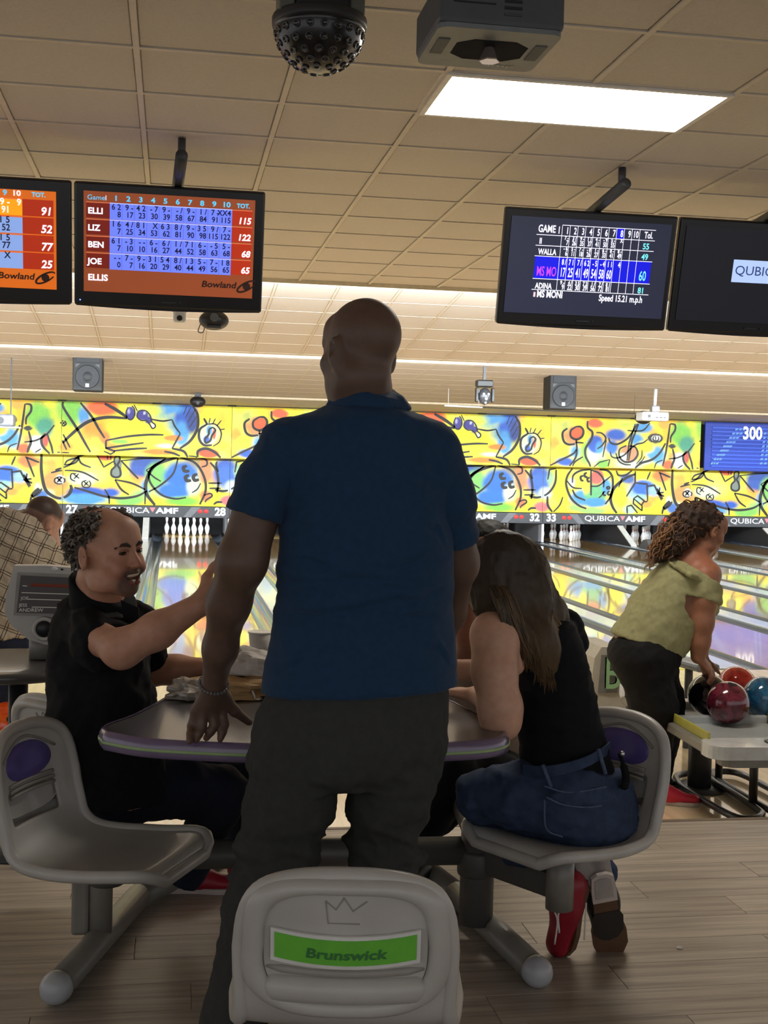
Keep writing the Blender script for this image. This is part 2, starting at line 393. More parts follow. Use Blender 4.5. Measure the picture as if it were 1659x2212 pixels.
# lamps over the pin decks of the lanes in use
for n, e in ((27, 30), (28, 42), (29, 30), (32, 1.2), (33, 2.2), (34, 1.2), (35, 1.2)):
    area('pin_deck_lamp', (lane_x(n), 27.98, .62), (lane_x(n), 29.0, .12), 1.0, .1, e, COOL)
# pins
prof = [(0, 0), (1.015, 0), (1.1, .1), (1.414, .75), (1.797, 2.25), (1.95, 3.375), (2.2535, 4.5), (2.30, 5.4), (2.2, 6.2), (1.86, 7.25), (1.47, 8.2), (1.24, 8.625), (.982, 9.375), (.896, 10.0), (.935, 10.875), (1.06, 11.75), (1.21, 12.7), (1.273, 13.5), (1.15, 14.2), (.8, 14.75), (.35, 14.97), (0.05, 15.0)]
IN = .0254
pb = MB().lathe([(max(r, .001)*IN, z*IN) for r, z in prof], seg=18); pin_me = mesh_of('pin_body', np.concatenate(pb.V), pb.F)
sb = MB()
for z0, z1 in ((9.7, 10.15), (10.55, 11.0)): sb.lathe([(.915*IN, z0*IN), (.93*IN, (z0+z1)/2*IN), (.965*IN if z0 > 10 else .915*IN, z1*IN)], seg=18)
str_me = mesh_of('neck_stripe', np.concatenate(sb.V), sb.F)
M_pin = mat('pin_white', (236, 238, 240), .22, noise=.02, coat=.5); M_stripe = mat('pin_red', (196, 30, 34), .3)
rs = .3048*math.sqrt(3)/2
PINPOS = {1: (0, 0), 2: (-.1524, 1), 3: (.1524, 1), 4: (-.3048, 2), 5: (0, 2), 6: (.3048, 2), 7: (-.4572, 3), 8: (-.1524, 3), 9: (.1524, 3), 10: (.4572, 3)}
PINTXT = {1: 'the front tip of the triangle', 2: 'second row, side of lane %s', 3: 'second row, side of lane %s', 4: 'third row, side of lane %s', 5: 'third row, middle of the triangle', 6: 'third row, side of lane %s', 7: 'back row corner beside lane %s', 8: 'back row, inner one towards lane %s', 9: 'back row, inner one towards lane %s', 10: 'back row corner beside lane %s'}
for n in (28, 32, 33, 34, 35):
    for k, (dx, r) in PINPOS.items():
        t = thing('bowling_pin', 'white bowling pin of lane %s, %s' % (num(n), PINTXT[k] % (num(n-1) if k in (2, 4, 7, 8) else num(n+1)) if '%' in PINTXT[k] else PINTXT[k]), 'bowling pin', (lane_x(n)+dx, HEADPIN_Y+r*rs, 0.001), 'pins standing on lane %s' % num(n))
        link('pin_body', pin_me, M_pin, t); link('neck_stripe', str_me, M_stripe, t)
# small grey hood on the capping between lanes 33 and 34
h = thing('sensor_hood', 'small dark grey hood on the capping near the pins of lane thirty-four', 'sensor', (lane_x(33)+LANE_P/2, 25.9, .016))
mbh = MB(); xx = lane_x(33)+LANE_P/2
mbh.prism([(-.3, 0), (.28, 0), (.22, .10), (.06, .2), (-.14, .2), (-.26, .1)], .17, (xx-.085, 25.9, .016), (0, 1, 0), (0, 0, 1), (1, 0, 0)); mbh.build('hood', mat('hood_grey', (84, 86, 90), .4), h)
MB().box((xx, 25.9, .2205), (.08, .12, .008)).build('lens', mat('hood_lens', (20, 20, 24), .2), h)

# ---- masking units: painted panels and the lane number strip
YU, YL = 27.40, 27.90
UZ0, UZ1, LZ0, LZ1, MZ0 = 1.745, 2.86, .69, 1.80, .44
CROP = {5: (0, 840, .37372), 6: (900, 860, .24111), 7: (1259, 860, .24111)}
TILE = 2*PAIR
def mural_uv(crop, pts, up):
    ox, oy, s = CROP[crop]; out = []
    for zx, zy in pts:
        p = W(ox+zx*s, oy+zy*s, YU if up else YL); u = p[0]-SEAM0
        if crop > 5: u -= TILE
        out.append((u, p[2]))
    return np.array(out)
Yw, Or, Rd, Bl, LB, Gr, Te, Pa, Wh, Pu, Br, Pk, Gy = (246, 236, 30), (240, 150, 30), (228, 78, 30), (24, 84, 190), (70, 150, 215), (120, 196, 62), (60, 150, 120), (214, 230, 190), (246, 246, 240), (52, 44, 140), (196, 124, 18), (226, 116, 124), (116, 128, 120)
BU = [(5, 420, 130, 75, 95, Gr, .6), (5, 488, 160, 42, 70, LB, .6), (5, 590, 110, 105, 48, (230, 96, 28), .45), (5, 545, 235, 85, 62, Or, .6), (5, 610, 285, 38, 50, (232, 120, 30), .6), (5, 380, 335, 60, 32, Or, .6),
      (5, 1075, 150, 75, 100, Bl, .45), (5, 980, 115, 90, 36, LB, .6), (5, 1050, 260, 55, 75, LB, .5), (5, 1110, 190, 35, 80, (30, 60, 140), .5), (5, 880, 125, 70, 40, (210, 226, 70), .7), (5, 800, 200, 180, 60, Yw, .8),
      (5, 1205, 262, 66, 66, Pa, .35), (5, 1192, 292, 22, 26, Bl, .5), (5, 1210, 240, 18, 30, LB, .5), (5, 1238, 262, 13, 36, Rd, .5), (5, 1205, 372, 66, 28, Rd, .25), (5, 1000, 285, 62, 20, Br, .4), (5, 920, 365, 130, 20, Br, .5), (5, 640, 340, 40, 30, Or, .5),
      (5, 690, 305, 62, 16, Gr, .6), (5, 960, 330, 60, 14, Pa, .6), (5, 1290, 330, 60, 40, (240, 180, 30), .8), (5, 755, 142, 26, 40, Pu, .12), (5, 822, 152, 36, 30, Pu, .12), (5, 858, 180, 22, 22, Pu, .15), (5, 884, 214, 13, 16, Wh, .2), (5, 745, 130, 8, 16, (170, 170, 220), .5), (5, 835, 140, 8, 10, (200, 200, 235), .5),
      (6, 1390, 330, 90, 95, (236, 150, 90), .45), (6, 1330, 250, 50, 60, (190, 200, 90), .6), (6, 1437, 312, 58, 60, (228, 92, 34), .2), (6, 1200, 560, 60, 60, (236, 180, 50), .7), (6, 1330, 570, 90, 45, Bl, .5), (6, 1420, 480, 60, 70, LB, .8), (6, 1300, 470, 60, 60, Yw, .6),
      (7, 30, 470, 60, 110, Gr, .8), (7, 110, 225, 75, 42, (230, 92, 46), .35), (7, 90, 480, 60, 130, Pa, .6), (7, 110, 410, 74, 84, (30, 84, 190), .3), (7, 150, 440, 40, 60, LB, .5), (7, 300, 330, 100, 62, Bl, .5), (7, 262, 440, 62, 80, (30, 110, 205), .5), (7, 545, 265, 90, 55, LB, .5), (7, 480, 370, 70, 60, LB, .6), (7, 420, 590, 130, 50, Pa, .7), (7, 420, 500, 88, 78, (196, 132, 88), .2), (7, 360, 530, 40, 40, Wh, .4),
      (7, 650, 500, 95, 75, LB, .5), (7, 560, 570, 60, 30, Pa, .6), (7, 560, 440, 90, 60, Yw, .6), (7, 765, 600, 62, 52, (226, 92, 36), .5), (7, 660, 640, 40, 20, Yw, .5), (7, 880, 330, 110, 130, Gr, .5), (7, 925, 420, 75, 95, Te, .5), (7, 860, 560, 58, 80, (232, 226, 218), .4), (7, 930, 530, 28, 66, (188, 66, 48), .5), (7, 720, 240, 60, 40, (236, 170, 60), .6), (7, 180, 590, 60, 40, Gr, .3), (7, 650, 360, 70, 45, (24, 20, 20), .1), (7, 655, 360, 42, 26, Wh, .1), (7, 800, 432, 34, 20, (24, 22, 20), .1)]
BU = [(5, 360, 120, 60, 110, (150, 200, 60), .9), (5, 340, 250, 60, 90, (206, 214, 50), .9), (5, 480, 290, 110, 60, (244, 178, 40), .9), (5, 900, 150, 120, 50, (120, 180, 180), .9), (5, 1010, 200, 60, 60, (90, 160, 200), .8), (5, 1130, 330, 80, 50, (240, 190, 40), .9), (5, 1290, 150, 50, 60, (214, 220, 60), .9), (6, 1120, 300, 60, 120, (244, 206, 40), .9), (6, 1240, 420, 70, 80, (240, 170, 50), .8), (6, 1500, 560, 110, 60, (170, 210, 80), .9), (6, 1640, 520, 70, 110, (190, 220, 170), .8), (7, 330, 560, 110, 70, (190, 220, 120), .9), (7, 380, 240, 110, 40, (190, 214, 60), .9), (7, 620, 300, 80, 50, (240, 190, 50), .8), (7, 580, 520, 90, 40, (246, 210, 50), .8), (7, 800, 520, 60, 60, (226, 150, 60), .9), (7, 690, 560, 60, 50, (120, 170, 200), .8)]+BU
BLo = [(5, 290, 450, 80, 60, (214, 170, 60), .9), (5, 430, 430, 90, 40, (210, 200, 60), .9), (5, 560, 500, 90, 60, (200, 216, 110), .9), (5, 740, 560, 110, 40, (240, 190, 60), .9), (5, 820, 610, 80, 40, (150, 200, 120), .9), (5, 900, 420, 110, 40, (80, 120, 150), .8), (5, 1130, 420, 70, 50, (170, 150, 90), .8), (5, 1240, 520, 50, 70, (236, 170, 80), .8), (6, 1210, 920, 90, 70, (236, 190, 90), .9), (6, 1330, 700, 60, 80, (230, 200, 50), .8), (6, 1450, 980, 110, 40, (150, 200, 110), .8), (7, 330, 760, 70, 60, (210, 200, 60), .9), (7, 450, 850, 110, 80, (150, 190, 210), .9), (7, 650, 900, 110, 70, (236, 170, 60), .9), (7, 800, 760, 60, 90, (226, 190, 60), .9), (7, 380, 960, 90, 60, (200, 220, 130), .9)]+[(5, 330, 545, 85, 75, (206, 152, 76), .5), (5, 345, 600, 60, 40, (220, 170, 60), .6), (5, 480, 520, 95, 45, Pa, .5), (5, 345, 525, 31, 27, Wh, .1), (5, 500, 598, 120, 36, (26, 80, 184), .4), (5, 480, 636, 150, 36, LB, .5), (5, 640, 600, 60, 30, Bl, .6), (5, 270, 610, 50, 40, Pa, .6), (5, 750, 645, 95, 32, (128, 196, 92), .5), (5, 680, 440, 26, 40, Gy, .25), (5, 672, 485, 34, 30, Gy, .25), (5, 800, 500, 70, 60, (226, 160, 60), .7), (5, 830, 450, 95, 66, (40, 82, 170), .4), (5, 850, 560, 40, 50, LB, .6),
       (5, 1000, 530, 162, 118, (206, 224, 90), .25), (5, 905, 500, 72, 80, (120, 190, 90), .4), (5, 1050, 500, 110, 90, (26, 104, 200), .4), (5, 1000, 590, 110, 50, (30, 110, 205), .5), (5, 1120, 560, 42, 60, Pa, .6), (5, 1060, 650, 110, 30, Gr, .6), (5, 610, 385, 56, 34, (210, 84, 40), .4), (5, 1190, 470, 44, 90, (226, 136, 86), .5), (5, 1190, 620, 40, 40, (232, 120, 70), .6), (5, 1300, 470, 70, 80, (44, 84, 186), .5), (5, 1290, 570, 50, 30, Pa, .5), (5, 1260, 590, 40, 50, Yw, .6),
       (6, 1100, 760, 110, 130, (54, 104, 196), .55), (6, 1150, 850, 70, 60, (196, 214, 226), .6), (6, 1120, 975, 80, 55, (226, 112, 116), .5), (6, 1290, 800, 90, 160, Yw, .6), (6, 1200, 720, 40, 70, (150, 190, 150), .6), (6, 1560, 830, 205, 170, (240, 232, 60), .2), (6, 1500, 890, 130, 80, LB, .5), (6, 1580, 850, 90, 90, (104, 182, 110), .4), (6, 1390, 760, 30, 50, Wh, .3), (6, 1560, 1010, 120, 30, (160, 206, 110), .6), (6, 1620, 700, 62, 66, (222, 96, 86), .35),
       (7, 120, 860, 105, 100, (100, 182, 120), .4), (7, 30, 780, 40, 90, (240, 220, 60), .5), (7, 120, 715, 66, 62, (220, 98, 86), .35), (7, 110, 935, 130, 46, (66, 146, 206), .5), (7, 210, 790, 50, 80, LB, .5), (7, 120, 1010, 110, 30, (160, 206, 110), .6), (7, 400, 720, 70, 50, (56, 96, 170), .5), (7, 545, 800, 115, 75, (36, 100, 204), .4), (7, 640, 830, 70, 55, (150, 190, 226), .6), (7, 700, 700, 95, 62, (220, 130, 60), .5), (7, 520, 900, 60, 40, (150, 210, 190), .6), (7, 570, 950, 60, 45, (236, 160, 60), .6), (7, 420, 1000, 60, 40, (180, 220, 190), .5), (7, 340, 880, 70, 110, Yw, .5), (7, 700, 950, 70, 60, (240, 200, 40), .6), (7, 800, 985, 55, 55, (64, 112, 190), .5), (7, 770, 920, 30, 50, Pa, .5), (7, 860, 860, 60, 80, (214, 150, 76), .6)]
# black brush strokes: (crop, width in metres, smooth, points)
SU = [(5, .035, 1, [(365, 75), (368, 110), (445, 230), (490, 310), (522, 365)]), (5, .045, 1, [(340, 340), (400, 275), (500, 195), (610, 165), (735, 170)]), (5, .035, 1, [(465, 80), (530, 160), (570, 230), (605, 285)]), (5, .045, 1, [(605, 85), (670, 120), (735, 165)]), (5, .025, 0, [(345, 265), (385, 352)]), (5, .025, 0, [(365, 262), (405, 340)]), (5, .022, 1, [(366, 182), (352, 196), (366, 214), (382, 202), (374, 184)]), (5, .015, 0, [(358, 190), (376, 206)]), (5, .015, 0, [(376, 188), (358, 208)]),
      (5, .03, 0, [(612, 298), (612, 345)]), (5, .03, 1, [(612, 298), (740, 275), (860, 265), (945, 266)]), (5, .03, 1, [(612, 342), (700, 330), (830, 312)]), (5, .03, 1, [(660, 358), (760, 348), (850, 343)]), (5, .03, 1, [(610, 342), (640, 352), (665, 362)]), (5, .022, 0, [(600, 360), (640, 378), (665, 362)]), (5, .025, 1, [(875, 176), (940, 186), (995, 178)]), (5, .025, 1, [(995, 178), (1010, 215), (1042, 258)]), (5, .025, 0, [(1042, 258), (995, 345)]), (5, .04, 1, [(1115, 100), (1142, 150), (1140, 230), (1100, 300), (1040, 345)]), (5, .035, 1, [(995, 345), (1060, 360), (1085, 395)]), (5, .03, 1, [(950, 362), (1000, 372), (1040, 388)]),
      (5, .012, 0, [(1060, 150), (1080, 100)]), (5, .012, 0, [(1070, 170), (1105, 105)]), (5, .012, 0, [(1085, 195), (1128, 120)]), (5, .012, 0, [(1095, 225), (1135, 160)]), (5, .035, 1, [(1195, 205), (1155, 235), (1152, 290), (1180, 325), (1225, 325)]), (5, .02, 1, [(1195, 205), (1245, 205), (1278, 250), (1268, 305), (1232, 332)]), (5, .03, 1, [(1230, 222), (1245, 240), (1225, 270), (1215, 300), (1190, 312), (1185, 290), (1205, 265), (1210, 235), (1230, 222)]), (5, .03, 0, [(1178, 170), (1198, 205)]), (5, .015, 0, [(1215, 168), (1208, 200)]), (5, .015, 0, [(1245, 172), (1228, 205)]), (5, .015, 0, [(1280, 182), (1252, 215)]), (5, .015, 0, [(1272, 236), (1300, 232)]), (5, .04, 1, [(1142, 395), (1145, 360), (1190, 345), (1240, 365), (1275, 398)]), (5, .02, 1, [(1090, 388), (1130, 392), (1150, 402)]),
      (5, .02, 1, [(740, 105), (728, 140), (740, 172), (762, 176), (778, 150), (776, 115), (762, 98)]), (5, .02, 1, [(800, 130), (792, 160), (815, 182), (845, 184), (865, 205), (880, 228), (896, 222), (896, 206), (878, 190), (868, 155), (845, 128), (815, 124), (800, 130)]), (5, .015, 0, [(775, 92), (795, 130)]),
      (6, .035, 1, [(1350, 270), (1308, 310), (1318, 385), (1360, 415), (1420, 410)]), (6, .035, 1, [(1430, 255), (1382, 290), (1382, 345), (1430, 370), (1480, 345), (1494, 295), (1470, 258), (1430, 255)]), (6, .03, 1, [(1430, 372), (1435, 470), (1420, 540), (1360, 620)]), (6, .03, 1, [(1180, 612), (1300, 550), (1400, 500), (1432, 460)]), (6, .025, 0, [(1420, 395), (1495, 402)]), (6, .025, 1, [(1490, 525), (1420, 570), (1390, 625)]),
      (7, .035, 1, [(42, 205), (45, 265), (85, 305), (75, 370), (25, 450), (25, 520), (60, 590), (70, 632)]), (7, .025, 1, [(120, 308), (170, 315), (205, 360), (175, 420), (130, 455)]), (7, .02, 0, [(210, 375), (178, 530)]), (7, .03, 1, [(230, 355), (250, 400), (310, 412), (390, 370), (440, 310), (490, 230)]), (7, .025, 1, [(400, 290), (480, 295), (545, 285), (600, 225)]), (7, .03, 0, [(500, 230), (440, 380), (410, 560)]), (7, .025, 0, [(470, 230), (415, 400), (395, 560)]), (7, .03, 1, [(390, 425), (330, 460), (330, 530), (380, 572), (450, 560), (492, 500), (470, 440), (420, 428)]), (7, .025, 1, [(245, 480), (260, 525), (310, 535), (370, 510), (420, 460), (480, 415), (540, 400), (580, 370)]), (7, .025, 1, [(295, 490), (320, 560), (370, 592), (430, 598)]), (7, .02, 1, [(530, 465), (525, 530), (480, 590)]), (7, .018, 1, [(555, 520), (530, 560), (500, 585)]),
      (7, .035, 1, [(740, 405), (690, 490), (620, 550), (530, 580), (480, 615), (468, 640)]), (7, .03, 0, [(782, 230), (765, 350), (745, 480), (715, 610)]), (7, .03, 1, [(785, 230), (825, 240), (825, 290), (790, 345), (785, 400)]), (7, .035, 1, [(805, 455), (820, 540), (800, 600), (788, 645)]), (7, .025, 1, [(770, 545), (860, 530), (940, 480), (1000, 405)]), (7, .035, 1, [(930, 475), (900, 520), (910, 580), (960, 640)]), (7, .03, 0, [(945, 480), (975, 580), (985, 640)]), (7, .02, 1, [(715, 555), (660, 580), (640, 630)]), (7, .02, 0, [(80, 632), (150, 575), (242, 550)]), (7, .02, 0, [(242, 550), (220, 636)]), (7, .02, 1, [(640, 340), (628, 365), (650, 385), (678, 372), (676, 345)]), (7, .015, 0, [(652, 338), (652, 378)]), (7, .018, 0, [(850, 630), (895, 600)]),
      (5, .018, 0, [(330, 366), (400, 370)])]
SL = [(5, .045, 1, [(240, 375), (240, 480), (262, 580), (310, 622), (355, 632), (395, 612), (412, 580), (408, 555)]), (5, .025, 1, [(295, 485), (360, 472), (470, 480), (570, 530)]), (5, .022, 1, [(343, 508), (318, 520), (318, 540), (343, 550), (370, 540), (372, 520), (343, 508)]), (5, .025, 0, [(330, 512), (356, 540)]), (5, .025, 0, [(356, 512), (330, 540)]), (5, .02, 1, [(440, 490), (412, 492), (410, 520), (435, 535)]), (5, .018, 0, [(425, 492), (458, 518)]), (5, .018, 0, [(455, 490), (428, 520)]), (5, .02, 1, [(500, 528), (475, 540), (480, 565), (510, 570), (524, 550), (515, 530)]), (5, .018, 0, [(485, 535), (512, 560)]), (5, .018, 0, [(510, 535), (486, 560)]),
      (5, .03, 1, [(320, 470), (400, 440), (450, 395), (500, 375)]), (5, .025, 1, [(372, 440), (390, 415), (430, 402), (455, 400), (430, 430), (372, 440)]), (5, .025, 1, [(450, 385), (470, 430), (525, 455)]), (5, .022, 0, [(560, 380), (600, 452), (655, 420)]), (5, .018, 0, [(622, 385), (622, 410)]), (5, .018, 0, [(640, 385), (640, 410)]), (5, .03, 1, [(665, 392), (660, 420), (668, 445), (645, 470), (645, 500), (672, 512), (696, 500), (694, 465), (680, 440), (692, 415), (688, 390), (665, 392)]), (5, .028, 1, [(700, 415), (770, 490), (800, 520)]), (5, .028, 1, [(665, 525), (700, 580), (745, 612)]), (5, .028, 1, [(665, 525), (760, 545), (840, 582)]), (5, .035, 1, [(430, 570), (500, 590), (600, 620), (700, 632), (790, 620), (850, 590)]), (5, .025, 1, [(605, 580), (628, 620), (632, 665)]), (5, .022, 0, [(840, 590), (838, 668)]), (5, .02, 1, [(700, 415), (850, 402), (950, 398)]),
      (5, .05, 1, [(1025, 395), (900, 440), (850, 520), (845, 600), (895, 672)]), (5, .03, 1, [(955, 405), (870, 470), (868, 540), (930, 610), (1010, 635), (1075, 628)]), (5, .035, 1, [(1040, 395), (1130, 430), (1180, 510), (1188, 590), (1155, 668)]), (5, .028, 1, [(1030, 400), (1000, 490), (930, 555), (860, 595)]), (5, .024, 1, [(845, 470), (890, 510), (930, 535)]), (5, .02, 0, [(845, 470), (930, 420), (960, 400)]), (5, .05, 1, [(1080, 445), (1060, 455), (1068, 475), (1095, 475)]), (5, .05, 1, [(1092, 498), (1072, 510), (1080, 530), (1105, 530)]), (5, .05, 1, [(1140, 492), (1118, 505), (1125, 528), (1150, 525)]), (5, .02, 1, [(1160, 545), (1140, 580), (1110, 600)]), (5, .025, 1, [(1140, 395), (1190, 410), (1195, 440), (1165, 452)]), (5, .035, 1, [(1215, 425), (1250, 470), (1262, 540), (1255, 600)]), (5, .025, 0, [(1205, 545), (1282, 545)]), (5, .025, 0, [(1210, 575), (1275, 575)]), (5, .025, 1, [(1180, 615), (1215, 605), (1225, 620), (1195, 640), (1185, 655)]), (5, .03, 1, [(1235, 668), (1255, 655), (1285, 655)]), (5, .03, 1, [(1255, 420), (1250, 440), (1262, 480)]),
      (6, .035, 1, [(1010, 880), (1090, 890), (1180, 850), (1240, 760), (1250, 640)]), (6, .025, 0, [(1250, 630), (1190, 640), (1175, 730)]), (6, .035, 1, [(1172, 880), (1175, 960), (1215, 1020)]), (6, .025, 1, [(1310, 885), (1280, 960), (1215, 1030)]), (6, .035, 1, [(1395, 630), (1350, 700), (1340, 780), (1380, 890), (1450, 960), (1520, 990)]), (6, .025, 1, [(1345, 740), (1400, 800), (1480, 810)]), (6, .03, 1, [(1395, 820), (1430, 880), (1510, 915)]), (6, .03, 1, [(1395, 760), (1405, 690), (1470, 650), (1560, 640)]), (6, .03, 0, [(1562, 640), (1562, 872)]), (6, .035, 1, [(1495, 695), (1470, 705), (1475, 735), (1495, 740)]), (6, .035, 1, [(1525, 668), (1505, 680), (1510, 705), (1530, 705)]), (6, .035, 1, [(1550, 712), (1530, 720), (1535, 745), (1552, 748)]),
      (7, .03, 1, [(75, 645), (140, 670), (185, 730), (185, 800)]), (7, .035, 1, [(150, 640), (220, 650), (262, 700), (268, 790), (250, 880), (200, 950)]), (7, .025, 1, [(75, 790), (140, 785), (200, 740), (250, 700)]), (7, .03, 1, [(235, 790), (215, 800), (225, 815), (240, 805), (235, 790)]), (7, .03, 1, [(200, 835), (182, 850), (190, 870), (208, 868)]), (7, .03, 1, [(240, 832), (222, 848), (230, 866), (246, 862)]), (7, .02, 1, [(190, 835), (170, 870), (140, 895)]), (7, .045, 1, [(470, 680), (380, 720), (285, 800), (250, 890), (265, 970), (310, 1040)]), (7, .03, 1, [(300, 650), (320, 690), (380, 690), (440, 650)]), (7, .028, 0, [(470, 655), (468, 760), (390, 882)]), (7, .028, 0, [(475, 760), (575, 770), (580, 920)]), (7, .028, 0, [(580, 790), (640, 780), (705, 915)]), (7, .025, 0, [(455, 900), (490, 875), (550, 920), (525, 960), (455, 900)]), (7, .025, 0, [(455, 900), (452, 945), (530, 1010)]), (7, .025, 0, [(530, 960), (530, 1010)]), (7, .022, 0, [(550, 930), (580, 925)]), (7, .025, 0, [(395, 970), (435, 960), (490, 1030)]), (7, .025, 0, [(395, 970), (398, 1035)]), (7, .03, 0, [(660, 850), (728, 880)]), (7, .03, 0, [(665, 810), (715, 905)]), (7, .025, 0, [(690, 800), (680, 860)]), (7, .025, 0, [(725, 845), (680, 850)]), (7, .028, 0, [(680, 665), (785, 710)]), (7, .028, 0, [(690, 670), (745, 830)]), (7, .025, 0, [(605, 660), (575, 730)]), (7, .06, 0, [(780, 925), (720, 990)]), (7, .03, 1, [(730, 975), (715, 1010), (710, 1050)]), (7, .028, 1, [(800, 925), (780, 960), (730, 1000)]), (7, .02, 0, [(355, 715), (320, 800)])]
M_paint = mat('mural_paint', None, .45, noise=.10, scale=26, attr='Col', bump=.05, stretch=(1, 1, 1))
M_ink = mat('mural_ink', (20, 20, 22), .5, noise=.05)
def smooth01(t): t = np.clip(t, 0, 1); return t*t*(3-2*t)
def mural_panel(idx, up, label):
    x0 = SEAM0+idx*PAIR; Y = YU if up else YL; z0, z1 = (UZ0, UZ1) if up else (LZ0, LZ1)
    t = thing('painted_mural', label, 'mural', (x0+PAIR/2, Y+.02, z0))
    ph = 0 if idx % 2 == 0 else PAIR            # which half of the repeating picture
    NX, NZ = 150, 52
    u = np.linspace(.004, PAIR-.004, NX); v = np.linspace(z0, z1, NZ); U, Vv = np.meshgrid(u, v)
    C = np.ones((NZ, NX, 3))*np.array(lin(Yw)); rg = np.random.default_rng(5+idx % 2+2*up)
    def fuzz(U, V):
        s = 0
        for i in range(7):
            a = rg.random()*6.28; k = 4+rg.random()*22; s = s+np.sin((U*math.cos(a)+V*math.sin(a))*k+rg.random()*6.28)
        return s/7
    fz = fuzz(U, Vv)
    f2, f3 = fuzz(U*.45, Vv*.6), fuzz(U*.5+3, Vv*.7+1)
    for f_, c_ in ((f2, Or), (f3, (186, 214, 50)), (-f2-.12*fz, (252, 244, 120))):
        w = smooth01((f_-.10)/.38)[..., None]*.55; C = C*(1-w)+np.array(lin(c_))*w
    C = C*(1+.12*fz[..., None]*np.array([.3, .6, 1.]))
    for (cr, zx, zy, rx, ry, c, soft) in (BU if up else BLo):
        p = mural_uv(cr, [(zx, zy), (zx+rx, zy), (zx, zy+ry)], up); ru, rv = abs(p[1, 0]-p[0, 0])*(1+.35*soft), abs(p[2, 1]-p[0, 1])*(1+.35*soft)
        for sh in (-TILE, 0, TILE):
            d = np.sqrt(((U+ph-p[0, 0]-sh)/ru)**2+((Vv-p[0, 1])/rv)**2)+.12*fz*min(1, soft*2)
            w = 1-smooth01((d-(1-soft))/(soft+.02)); C = C*(1-w[..., None])+np.array(lin(c))*w[..., None]
    C = np.clip(C, 0, 1)
    V = np.stack([x0+U, np.full_like(U, Y), Vv], -1).reshape(-1, 3); n0 = len(V)
    Fc = [(j*NX+i, j*NX+i+1, (j+1)*NX+i+1, (j+1)*NX+i) for j in range(NZ-1) for i in range(NX-1)]
    V2 = V.reshape(NZ, NX, 3)[[0, 0, -1, -1], [0, -1, -1, 0]]+np.array([0, .04, 0])
    Va = np.concatenate([V, V2]); c_ = [0, NX-1, NZ*NX-1, (NZ-1)*NX]
    Fc += [(n0, n0+3, n0+2, n0+1), (c_[0], n0, n0+1, c_[1]), (c_[1], n0+1, n0+2, c_[2]), (c_[2], n0+2, n0+3, c_[3]), (c_[3], n0+3, n0, c_[0])]
    cols = np.concatenate([C.reshape(-1, 3), np.tile(np.array(lin((200, 200, 200))), (4, 1))])
    mk('panel', Va, Fc, M_paint, t, False, cols)
    ink = MB()
    for (cr, w, sm, pts) in (SU if up else SL):
        P = mural_uv(cr, pts, up); P = catmull(P, 7) if sm else np.concatenate([np.linspace(P[i], P[i+1], 8, endpoint=False) for i in range(len(P)-1)]+[P[-1:]])
        for sh in (-TILE, 0, TILE):
            Q = P.copy(); Q[:, 0] += sh-ph
            ok = (Q[:, 0] > .004) & (Q[:, 0] < PAIR-.004) & (Q[:, 1] > z0+.003) & (Q[:, 1] < z1-.003)
            i = 0
            while i < len(Q):
                if ok[i]:
                    j = i
                    while j < len(Q) and ok[j]: j += 1
                    if j-i > 2:
                        V2, q = ribbon(Q[i:j], w*1.55); V3 = np.stack([x0+V2[:, 0], np.full(len(V2), Y-.0025), V2[:, 1]], 1); ink.add(V3, q)
                    i = j
                else: i += 1
    if ink.V: ink.build('painted_lines', M_ink, t)
PTXT = {i: 'above lanes %s and %s' % (num(27+2*i), num(28+2*i)) for i in range(-1, 6)}
for i in range(-1, 4): mural_panel(i, True, 'upper painted yellow mural panel '+PTXT[i])
for i in range(-1, 6): mural_panel(i, False, 'lower painted yellow mural panel '+PTXT[i])
# small black hangers on the top edge of the mural
for i in range(-1, 4):
    for f in (.0, .55):
        xh = SEAM0+i*PAIR+f*PAIR
        tag(MB().box((xh, YU-.01, UZ1+.012), (.18, .06, .03), bev=.006).build('mural_hanger', mat('hanger_black', (24, 24, 26), .5)), 'black hanger bracket on mural top, %s %s' % ('at the panel joint' if f == 0 else 'at mid panel', PTXT[i]), 'bracket')
# blue projection mask at the right
bx = thing('blue_mask_screen', 'blue ribbed mask screen with white 300 lettering beside the painted mural', 'mask screen', (SEAM0+4*PAIR+PAIR, YU, UZ0))
X0 = SEAM0+4*PAIR+.10
MB().box((X0+PAIR, YU+.02, (UZ0+UZ1)/2), (PAIR*2, .05, UZ1-UZ0), bev=.01).build('panel', mat('mask_blue', (8, 50, 160), .5), bx)
for k in range(11):
    MB().box((X0+PAIR+.06, YU-.012, UZ0+.10+k*.088), (PAIR*2-.2, .022, .058), bev=.008).build('slat', mat('mask_blue_slat', (12, 68, 190), .45), bx)
tx = MB(); put_text(tx, '300', .40, W(1604, 948, YU-.03), (1, 0, 0), (0, 0, 1), bold=.012, xs=.8); tx.build('lettering', mat('mask_white_print', (235, 240, 245), .5, emit=(235, 240, 245), estr=.3), bx)
ln = MB()
for k in range(9):
    for c in range(3):
        p0 = W(1534+k*6.6+c*(7+.6*k)*.7, 1003-k*9.2, YU-.025); ln.prism([(0, 0), (.07, 0), (.10, .045), (.03, .045)], .003, p0, (1, 0, 0), (0, 0, 1), (0, -1, 0))
for k in range(8):
    for c in range(2):
        p0 = W(1640+c*9+k*1.2, 1003-k*9.2, YU-.025); ln.prism([(0, 0), (.06, 0), (.09, .045), (.03, .045)], .003, p0, (1, 0, 0), (0, 0, 1), (0, -1, 0))
ln.build('stripe_print', mat('mask_stripe_print', (90, 140, 215), .5), bx)['kind'] = 'stuff'
